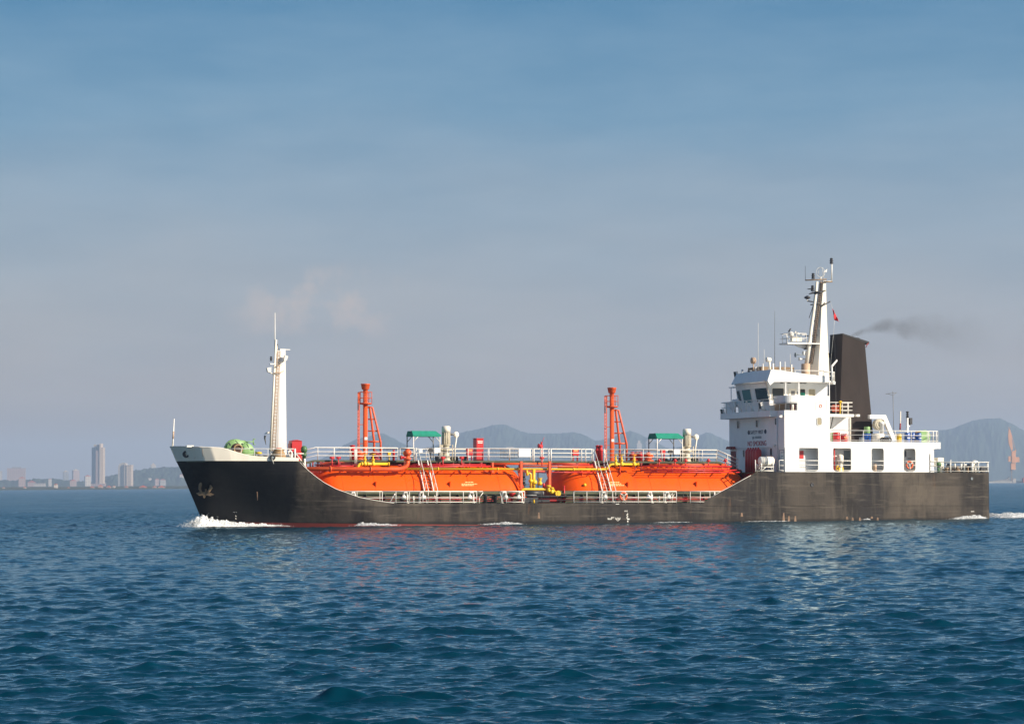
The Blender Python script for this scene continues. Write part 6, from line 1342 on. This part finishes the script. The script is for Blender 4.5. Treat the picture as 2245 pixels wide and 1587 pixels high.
MB().lathe((S(2154.5, .35), .15, ZP + .28), [(0, .3), (.06, .34), (.3, .34), (.36, .3)], 'y', 18).lathe((S(2154.5, .35), .13, ZP + .28), [(0, .1), (.04, .1)], 'y', 12).build('fairlead', 'dark', ship)
for px in (2084, 2085): MB().tube([(S(px * 1.0, .6), .6, ZP), (S(px, .6), .6, ZP + 1.2)], .025, 5).build('stanchion', 'rail', ship)
lp = MB()
for k in range(16):
    px = random.choice((2068, 2078, 2082, 2122, 2127, 2140)); x = S(px + random.uniform(-4, 4), 1.4); lp.torus((x, 1.2 + random.uniform(0, .8), ZP + .08 + random.uniform(0, .22)), random.uniform(.2, .4), .05, 'z', 14, 5)
lp.build('mooring_line', 'rope2', ship)

# marks on the hull
def side_at(px, py): q = side(px, py); return Vector((q.x, q.y - .012, q.z))
def marks(px, py, items):
    mb = MB()
    for dx, dy, w, h in items:
        a, b = side_at(px + dx, py + dy), side_at(px + dx + w, py + dy + h); mb.hexa([(a.x, a.y + .008, b.z), (b.x, b.y + .008, b.z), (b.x, b.y + .03, b.z), (a.x, a.y + .03, b.z), (a.x, a.y + .002, a.z), (b.x, b.y + .002, a.z), (b.x, b.y + .03, a.z), (a.x, a.y + .03, a.z)])
    return mb
def draft(px, py, word):
    q = side_at(px, py); ang = Vector((1, side_at(px + 4, py).y - side_at(px - 4, py).y and (side_at(px + 4, py).y - side_at(px - 4, py).y) / (side_at(px + 4, py).x - side_at(px - 4, py).x), 0)).normalized()
    text('draught_mark', word, .2, 'rail', hull, q + Vector((0, -.01, 0)), ang, (0, 0, 1), width=.34, height=.13)
    marks(px + 1.6, py + 5.5, [(0, 0, 1.8, 3), (0, 5.8, 1.8, 3)]).build('draught_mark', 'rail', hull)
draft(515, 1123.5, '4M'); draft(1372, 1121.7, '4M2'); draft(2131.5, 1122.5, '4M')
marks(1375, 1125, [(0, 0, 2, 3), (0, 5.2, 2, 3), (0, 11, 5, 3), (0, 16, 2.6, 3)]).build('draught_mark', 'rail', hull)
q = side_at(1354.3, 1138); MB().torus((q.x, q.y, q.z), .13, .026, 'y', 22, 5).box(q.x - .24, q.x + .24, q.y - .012, q.y + .01, q.z - .02, q.z + .02).build('load_line', 'rail', hull)
for ch, x in (('N', 1349), ('K', 1359.5)): q = side_at(x, 1137); text('load_line', ch, .1, 'rail', hull, q, (1, 0, 0), (0, 0, 1), width=.1, height=.13)
marks(1340, 1133, [(0, 0, 6.5, .9), (0, 2.2, 5, .9), (0, 0, .9, 5), (-7.5, 1.5, 1, 4), (-7.5, 3, 7.5, .9), (-7.5, 4.8, 8, .9)]).build('load_line', 'rail', hull)
marks(1350, 1104, [(0, 0, 7.5, 1.2)]).build('deck_line', 'rail', hull)
fp = MB()
for x0 in (1638, 1667.5, 1697): a, b = Q(x0, 1100.2, 0), Q(x0 + 7, 1102.6, 0); fp.box(a.x, b.x, -.006, .02, b.z, a.z)
fp.build('freeing_port', 'black', hull)
for px, py, m, r in ((1780.5, 1062.5, 'greypaint', .15), (2130.5, 1049, 'greypaint', .10)):
    q = side_at(px, py); MB().torus((q.x, q.y, q.z), r, .04, 'y', 16, 5).lathe((q.x, q.y - .01, q.z), [(0, r), (.02, r)], 'y', 14).build('hull_fitting', 'dark' if r > .12 else m, hull)
st_ = MB(); so_ = MB()
for px, py, y1 in ((1626, 1122, 1132), (1718, 1122, 1143), (1729.5, 1129, 1143), (1743.5, 1129, 1143), (1857, 1130, 1138), (1869, 1132, 1143), (1885, 1132, 1143), (1924, 1132, 1143), (1911, 1130, 1136), (1181, 1121, 1136)):
    q = side_at(px, py); so_.lathe((q.x, q.y, q.z), [(0, .06), (.03, .06)], 'y', 10)
    a, b = side_at(px - 1.2, py + 2), side_at(px + 1.6, y1); st_.add([(a.x, a.y + .004, a.z), (b.x, b.y + .004, a.z), (b.x + .06, b.y + .004, b.z), (a.x - .06, a.y + .004, b.z)], [(0, 1, 2, 3)])
so_.build('scupper', 'black', hull)
M['stain'] = painted('rust_streak', (.27, .17, .11), .8, .4, 4)
st_.build('rust_streak', 'stain', hull)
q = Q(564, 1076, 1.0); rr = side_at(564, 1080); MB().tube([side_at(563.5, 1078), side_at(564.5, 1096)], .03, 4).build('rust_streak', 'stain', hull)

# ================================================================== THINGS CARRIED BY THE SHIP (top level)
def W(p): return SHIPM @ Vector(p)
def carried(name, pos, label, cat, group=None): return empty(name, SHIPM @ Matrix.Translation(Vector(pos)), label, cat, group)
# liferaft canister
s0, s1 = S(1664, 1.0, 1008), S(1696, 1.0, 1008); r = .43
raft = carried('liferaft_canister', ((s0 + s1) / 2, 1.0, ZP + .98), 'white liferaft canister on its cradle in front of the bridge', 'liferaft')
Lh = (s1 - s0) / 2
MB().lathe((0, 0, 0), [(-Lh, .2), (-Lh + .04, .34), (-Lh + .12, r), (-.03, r), (-.025, r + .025), (.025, r + .025), (.03, r), (Lh - .12, r), (Lh - .04, .34), (Lh, .2)], 'x', 22).build('shell', 'rail', raft)
for x in (-Lh * .55, Lh * .55): MB().torus((x, 0, 0), r + .005, .02, 'x', 22, 5).build('lashing_strap', 'cream', raft)
MB().lathe((Lh, 0, 0), [(0, .22), (.12, .2)], 'x', 12).build('release_unit', 'dark', raft)
# lifebuoys
def lifebuoy(px, py, t, label):
    q = Q(px, py, t); o = carried('lifebuoy', q, label, 'lifebuoy', 'orange lifebuoys hung on the rails'); R = .32
    MB().torus((0, 0, 0), R, .085, 'y', 26, 8).build('ring', 'lorange', o)
    for a in (35, 145, 270): MB().torus((R * math.cos(R_(a)), 0, R * math.sin(R_(a))), .09, .022, 'y', 8, 5).tube([(R * math.cos(R_(a)) * .75, -.09, R * math.sin(R_(a)) * .75), (R * math.cos(R_(a)) * 1.27, -.09, R * math.sin(R_(a)) * 1.27)], .05, 5).build('white_band', 'rail', o)
    MB().tube([(0, -.1, 0), (.22, -.1, .2)], .035, 5).tube([(0, -.1, 0), (-.22, -.1, .2)], .035, 5).tube([(0, -.1, 0), (0, -.1, -.3)], .035, 5).build('grab_line', 'rail', o)
lifebuoy(1366.8, 1087.5, .0, 'orange lifebuoy on the main deck rail below the aft tank'); lifebuoy(1993.8, 1019, -.03, 'orange lifebuoy hung in the aftmost side opening of the white house')
# drums
def drum(px, t, z, r, h, mat, label, cat='drum', group='drums on the boat deck', lid=None, name='drum'):
    o = carried(name, (S(px, t, 955), t, z), label, cat, group)
    MB().lathe((0, 0, 0), [(0, r * .97), (.02, r), (h * .3, r), (h * .32, r * 1.04), (h * .35, r), (h * .64, r), (h * .66, r * 1.04), (h * .69, r), (h - .02, r), (h, r * .96)], 'z', 18).build('body', mat, o)
    MB().lathe((0, 0, h), [(0, r * .9), (.02, r * .88), (.03, .02)], 'z', 18).lathe((r * .5, 0, h), [(0, .05), (.06, .05)], 'z', 8).build('lid', lid or mat, o)
    return o
drum(1834, 1.0, ZB, .33, .86, 'red', 'plain red drum standing nearest to the tall bridge block'); 
d = drum(1851, .9, ZB, .36, .72, 'red', 'red drum with pale lettering, aft of the plain red drum')
lt = MB(); lt.box(-.2, .2, -.385, -.372, .42, .47).box(-.16, .16, -.385, -.372, .28, .33); lt.build('lettering', 'textyel', d)
drum(1826, 1.7, ZB, .25, .85, 'lgreen', 'narrow green drum half hidden behind the plain red drum')
drum(1900, 2.4, ZB, .42, .8, 'blue', 'wide blue drum under the green drum beside the funnel'); drum(1901, 2.4, ZB + .84, .29, .6, 'lgreen', 'pale green drum stacked on the wide blue drum'); drum(1889, 1.2, ZB, .24, .42, 'greypaint', 'squat grey tub in front of the wide blue drum', 'tub', None, name='tub')
drum(1906, 1.0, ZB, .12, .72, 'blue', 'slim blue canister at the rail by the funnel', 'canister', None, name='canister')
drum(1971, 1.1, ZB, .24, .72, 'yellow', 'yellow drum at the rail aft of the white davit')
for px, t, lb in ((1989, 1.1, 'blue drum next aft of the yellow drum, foremost of the blue drums at the rail'), (2000.5, 1.4, 'middle blue drum of the row at the rail'), (2013.5, 1.1, 'blue drum closest to the green hose reel')):
    d = drum(px, t, ZB, .28, .86, 'blue', lb); MB().box(-.16, .16, -.3, -.285, .36, .46).build('label_band', 'rail', d)
# rope heap on the forecastle
q = Q(611, 992, 3.0); rp_ = carried('rope_coil', (q.x, 3.0, ZF), 'tall tan coil of mooring rope at the foot of the foremast', 'rope coil'); mb = MB()
for k in range(14): mb.torus((random.uniform(-.04, .04), random.uniform(-.04, .04), .06 + .073 * k), .66 - .026 * k + random.uniform(-.05, .05), .07, 'z', 22, 6)
mb.build('coil', 'rope', rp_); MB().lathe((0, 0, .9), [(0, .3), (.08, .34), (.2, .34), (.26, .2)], 'z', 14).build('reel_cap', 'stack', rp_)
# tyre fender
q = side(597, 1002.5); ty_ = carried('tyre_fender', (q.x, q.y - .12, q.z), 'black tyre fender hung over the cream bulwark below the foremast', 'tyre')
MB().torus((0, 0, 0), .17, .085, 'y', 20, 8).build('tyre', 'rubber', ty_); MB().lathe((0, .0, 0), [(-.04, .09), (.04, .09)], 'y', 12).build('hub', 'greypaint', ty_); MB().tube([(-.02, -.03, .2), (-.22, .0, .45)], .02, 4).tube([(-.1, -.1, -.1), (.08, -.1, -.55)], .02, 4).build('lashing', 'rail', ty_)
# anchor
q = side(452, 1073); ank = carried('anchor', (q.x - .1, q.y - .22, q.z), 'rusty stockless anchor housed against the black bow', 'anchor'); ank.matrix_world = ank.matrix_world @ Matrix.Rotation(R_(-38), 4, 'Z') @ Matrix.Rotation(R_(-6), 4, 'X') @ Matrix.Scale(1.0, 4)
MB().box(-.06, .06, -.02, .12, -.5, .05).build('shank', 'rust', ank)
MB().prism([(-.80, -.34), (-.5, -.55), (-.18, -.46), (-.06, -.74), (.06, -.46), (.45, -.56), (.82, -.42), (.5, -.30), (0, -.22), (-.5, -.22)], -.2, .08).build('crown', 'rust', ank)
for pts_ in ([(-.30, -.30), (-.47, .02), (-.46, .40), (-.30, .74)], [(.22, -.34), (.42, -.12), (.58, .14), (.50, .46)]):
    MB().tube([(a_, -.16, b2_) for a_, b2_ in pts_], [.09, .13, .15, .05], 8).build('fluke', 'rust', ank)
# signal flag
q = Q(1826.5, 690, 3); fl = carried('signal_flag', q, 'red signal flag flying from the halyard aft of the radar mast', 'flag')
nx, nz2 = 9, 12; vs = []
for j in range(nz2):
    for i in range(nx):
        u, v = i / (nx - 1), j / (nz2 - 1)
        px = 1825 + 4.0 * v + u * (4 + 8 * v * (1 - .25 * abs(math.sin(v * 9)))); py = 676.5 + 25 * v + u * (7 - 3 * v)
        p = Q(px, py, 3 + .18 * math.sin(u * 5 + v * 7)); vs.append(p - q)
mb = MB().add(vs, [(j * nx + i, j * nx + i + 1, (j + 1) * nx + i + 1, (j + 1) * nx + i) for j in range(nz2 - 1) for i in range(nx - 1)], 0, True); fo = mb.build('cloth', 'flag', fl)
md = fo.modifiers.new('thickness', 'SOLIDIFY'); md.thickness = .015
MB().tube([Q(1829.5, 702, 3) - q, Q(1829, 713, 3) - q, Q(1819.5, 815, 2.4) - q], .014, 4).tube([Vector((0, 0, 0)) + (Q(1825, 676, 3) - q), Q(1821, 661, 4) - q], .012, 4).build('halyard', 'rail', fl)
# lifebelt light etc. end of ship

# ================================================================== FOAM
M['foam'] = base('sea_foam', (.78, .80, .80), .9, 0, .2)[0]
def foam_mat():
    m = M['foam']; t = m.node_tree; n, l = t.nodes, t.links; b = n['Principled BSDF']
    tc = n.new('ShaderNodeTexCoord'); a = n.new('ShaderNodeTexNoise'); a.inputs['Scale'].default_value = 4.5; a.inputs['Detail'].default_value = 9; a.inputs['Roughness'].default_value = .75; l.new(tc.outputs['Object'], a.inputs['Vector'])
    r = n.new('ShaderNodeMapRange'); r.inputs[1].default_value = .34; r.inputs[2].default_value = .66; l.new(a.outputs['Fac'], r.inputs[0])
    at = n.new('ShaderNodeAttribute'); at.attribute_name = 'thick'
    mx = n.new('ShaderNodeMath'); mx.operation = 'MULTIPLY_ADD'; mx.use_clamp = True; l.new(at.outputs['Fac'], mx.inputs[0]); mx.inputs[1].default_value = 1.55
    s = n.new('ShaderNodeMath'); s.operation = 'SUBTRACT'; l.new(r.outputs[0], s.inputs[0]); s.inputs[1].default_value = 1.02; l.new(s.outputs[0], mx.inputs[2]); l.new(mx.outputs[0], b.inputs['Alpha'])
    bp = n.new('ShaderNodeBump'); bp.inputs['Strength'].default_value = .6; bp.inputs['Distance'].default_value = .15; l.new(a.outputs['Fac'], bp.inputs['Height']); l.new(bp.outputs[0], b.inputs['Normal'])
foam_mat()
def foam(path, width, heights, drops=0, seed=1, lift=.06, thick=1.0):
    """ridge of broken water along a path in the ship frame (s, t); heights per path point"""
    rnd = random.Random(seed); n = 280; m_ = 30; P = [Vector((a, b, 0)) for a, b in path]; mb = MB(); vs = []; th = []
    cum = [0]
    for i in range(len(P) - 1): cum.append(cum[-1] + (P[i + 1] - P[i]).length)
    def at(k):
        d = cum[-1] * k; x = np.interp(d, cum, [p.x for p in P]); y = np.interp(d, cum, [p.y for p in P]); return Vector((x, y, 0)), float(np.interp(d, cum, heights)), float(np.interp(d, cum, width))
    for i in range(n):
        k = i / (n - 1); c, h, w = at(k); c2, _, _ = at(min(k + .01, 1)); c1, _, _ = at(max(k - .01, 0)); d = (c2 - c1).normalized(); nn = Vector((d.y, -d.x, 0))
        if nn.y > 0: nn = -nn
        for j in range(m_):
            v = j / (m_ - 1); p = c + nn * (w * (v - .15))
            f = mnoise.fractal(Vector((p.x * 1.7, p.y * 1.7, seed)), .8, 2.1, 5); f2 = mnoise.fractal(Vector((p.x * 6, p.y * 6, seed + 9)), .6, 2.2, 4)
            prof = math.sin(math.pi * min(1, v * 1.15)) ** .8 if v < .87 else max(0, (1 - v) / .13) * .4
            z = lift + .0066 * p.x + h * prof * (1 + .5 * f + .3 * f2) + .02 * f2
            vs.append((p.x + .06 * f2, p.y + .08 * f, z)); th.append(thick * min(1, 2.2 * math.sin(math.pi * min(max(v, .02), .98)) ** .7) * min(1, 6 * k + .25) * min(1, 5 * (1 - k) + .1))
    mb.add(vs, [(i * m_ + j, (i + 1) * m_ + j, (i + 1) * m_ + j + 1, i * m_ + j + 1) for i in range(n - 1) for j in range(m_ - 1)], 0, True)
    nv = len(vs)
    for _ in range(drops):
        k = rnd.random() ** 1.5; c, h, w = at(k); p = c + Vector((rnd.gauss(0, .25), -w * rnd.uniform(-.1, .8), .05 + .0066 * c.x + h * abs(rnd.gauss(.7, .35)))); r_ = rnd.uniform(.008, .026)
        mb.lathe(p, [(-r_, .002), (0, r_), (r_, .002)], 'z', 5)
    o = mb.build('foam', 'foam', None, fix=False); o.matrix_world = SHIPM
    at_ = o.data.attributes.new('thick', 'FLOAT', 'POINT'); at_.data.foreach_set('value', np.array(th + [1.0] * (len(o.data.vertices) - nv), dtype=np.float32))
    return tag(o, kind='stuff')
def wl(px, py): q = side(px, py); return q.x, q.y
def wline(pxs, out_=0.0):
    r = []
    for px in pxs:
        s = S(px, 2 if px > 500 else 5, 1150); t = B2 - half(s, 0.1); s = S(px, t, 1150); t = B2 - half(s, .1); r.append((s, t - out_))
    return r
b_ = wline((440, 470, 510, 560, 605, 640))
foam([(b_[0][0] - 1.9, 4.2), (b_[0][0] - .9, 4.9)] + [(s, t - .1) for s, t in b_], [1.6, 1.9, 1.9, 1.5, 1.2, 1.0, .8, .5], [.22, .70, .85, .55, .34, .22, .16, .03], 1200, 3)
foam([(b_[0][0] - 1.6, 3.3), (b_[0][0] + .3, 3.3)] + [(s, t - 1.1) for s, t in b_[1:4]], [1.0, 1.2, 1.0, .8, .4], [.12, .35, .25, .12, .03], 120, 5)
foam([(s, t - .9) for s, t in wline((765, 785, 810, 840, 872))], [.7, 1.3, 1.4, 1.0, .5], [.05, .22, .22, .14, .05], 50, 8, .08, .62)
foam([(s, t - .5) for s, t in wline((1045, 1075, 1100, 1130, 1150))], [.5, 1.0, 1.2, .9, .4], [.04, .14, .18, .12, .04], 40, 11, .05, .6)
foam([(s, t - .3) for s, t in wline((1420, 1450, 1480, 1520))], [.4, .6, .6, .3], [.02, .07, .08, .02], 10, 14, .04, .5)
foam([(s, t - .3) for s, t in wline((1620, 1650, 1690, 1740))], [.3, .6, .6, .3], [.02, .07, .06, .02], 10, 17, .04, .5)
foam([(s, t - .3) for s, t in wline((1885, 1895, 1905))], [.4, .6, .3], [.03, .12, .03], 10, 18, .1, .6)
foam([(s, t - .35) for s, t in wline((2075, 2100, 2128, 2150, 2165))], [.6, 1.0, 1.1, .8, .4], [.03, .20, .34, .16, .04], 50, 20, .06, .7)
foam([(S_END + .3, 1.2), (S_END + 2.5, .6), (S_END + 6, .8), (S_END + 14, 2), (S_END + 22, 3)], [1.2, 2.4, 2.6, 2.4, 2], [.25, .42, .32, .22, .1], 160, 23, .08, .8)
foam([(S_END + .2, 6), (S_END + 5, 6), (S_END + 14, 6), (S_END + 30, 6)], [5, 6, 6, 5], [.3, .35, .22, .1], 120, 25, .08, .7)

# ================================================================== FUNNEL SMOKE
def smoke():
    t = 6.0
    path = [(1867, 736, .25), (1876, 732, .40), (1893, 726, .62), (1920, 719, .95), (1955, 716, 1.4), (2000, 719, 2.0), (2050, 726, 2.7), (2110, 735, 3.5), (2200, 744, 4.4)]
    pts = []; rs = []
    for i, (px, py, r) in enumerate(path): pts.append(Q(px, py, t + i * .25)); rs.append(r)
    mb = MB().tube(pts, rs, 16); o = mb.build('smoke', 'dark'); o.matrix_world = SHIPM
    m = bpy.data.materials.new('exhaust_smoke'); m.use_nodes = True; t_ = m.node_tree; n, l = t_.nodes, t_.links
    for x in list(n): n.remove(x)
    ou = n.new('ShaderNodeOutputMaterial'); v = n.new('ShaderNodeVolumePrincipled'); l.new(v.outputs[0], ou.inputs['Volume']); v.inputs['Color'].default_value = (.20, .17, .15, 1); v.inputs['Anisotropy'].default_value = .2
    tc = n.new('ShaderNodeTexCoord'); sp = n.new('ShaderNodeSeparateXYZ'); l.new(tc.outputs['Object'], sp.inputs[0])
    x0, x1 = pts[0].x, pts[-1].x; zlo, zhi = min(p.z for p in pts) - 1, max(p.z for p in pts) + 1; rmax = max(rs)
    nx_ = n.new('ShaderNodeMapRange'); nx_.inputs[1].default_value = x0; nx_.inputs[2].default_value = x1; l.new(sp.outputs[0], nx_.inputs[0])
    rp_ = n.new('ShaderNodeValToRGB'); l.new(nx_.outputs[0], rp_.inputs[0]); el_ = rp_.color_ramp.elements
    while len(el_) < len(pts): el_.new(.5)
    for k, (e_, p, r_) in enumerate(zip(el_, pts, rs)): e_.position = (p.x - x0) / (x1 - x0); e_.color = ((p.z - zlo) / (zhi - zlo), (p.y - 4) / 6, r_ / rmax, 1)
    cc = n.new('ShaderNodeSeparateColor'); l.new(rp_.outputs[0], cc.inputs[0])
    def mth(op, a, b=None, c=None):
        q = n.new('ShaderNodeMath'); q.operation = op
        for i_, w_ in enumerate((a, b, c)):
            if w_ is None: continue
            if isinstance(w_, (int, float)): q.inputs[i_].default_value = w_
            else: l.new(w_, q.inputs[i_])
        return q.outputs[0]
    zc = mth('MULTIPLY_ADD', cc.outputs[0], zhi - zlo, zlo); yc = mth('MULTIPLY_ADD', cc.outputs[1], 6, 4); rr_ = mth('MULTIPLY', cc.outputs[2], rmax)
    dz, dy = mth('SUBTRACT', sp.outputs[2], zc), mth('SUBTRACT', sp.outputs[1], yc)
    dist = mth('DIVIDE', mth('SQRT', mth('ADD', mth('MULTIPLY', dz, dz), mth('MULTIPLY', dy, dy))), rr_)
    a = n.new('ShaderNodeTexNoise'); a.inputs['Scale'].default_value = .8; a.inputs['Detail'].default_value = 5; a.inputs['Distortion'].default_value = .5; l.new(tc.outputs['Object'], a.inputs['Vector'])
    dd = mth('ADD', dist, mth('MULTIPLY_ADD', a.outputs['Fac'], 1.7, -.75))
    f = n.new('ShaderNodeMapRange'); f.interpolation_type = 'SMOOTHSTEP'; f.inputs[1].default_value = .0; f.inputs[2].default_value = .95; f.inputs[3].default_value = 1; f.inputs[4].default_value = 0; l.new(dd, f.inputs[0])
    edge = n.new('ShaderNodeMapRange'); edge.interpolation_type = 'SMOOTHSTEP'; edge.inputs[1].default_value = .55; edge.inputs[2].default_value = .97; edge.inputs[3].default_value = 1; edge.inputs[4].default_value = 0; l.new(dist, edge.inputs[0])
    thin = mth('POWER', mth('SUBTRACT', 1, nx_.outputs[0]), 1.25)
    # the same soot spread over a wider plume: density falls with the radius squared
    den = mth('MULTIPLY', mth('MULTIPLY', f.outputs[0], edge.outputs[0]), mth('MULTIPLY', thin, mth('DIVIDE', .66, mth('ADD', rr_, .18))))
    l.new(den, v.inputs['Density'])
    o.data.materials.clear(); o.data.materials.append(m); tag(o, kind='stuff')
smoke()

# ================================================================== HAZE
def haze():
    m = bpy.data.materials.new('haze_air'); m.use_nodes = True; t = m.node_tree
    for n_ in list(t.nodes): t.nodes.remove(n_)
    o_ = t.nodes.new('ShaderNodeOutputMaterial'); v = t.nodes.new('ShaderNodeVolumePrincipled')
    v.inputs['Color'].default_value = (.57, .74, .98, 1); v.inputs['Density'].default_value = 1.2e-4; v.inputs['Anisotropy'].default_value = 0.1
    t.links.new(v.outputs[0], o_.inputs['Volume']); M['haze'] = m
    mb = MB().box(-9500, 9500, -1500, 17000, -3, 290)
    o = mb.build('haze', 'haze'); tag(o, kind='stuff')
haze()
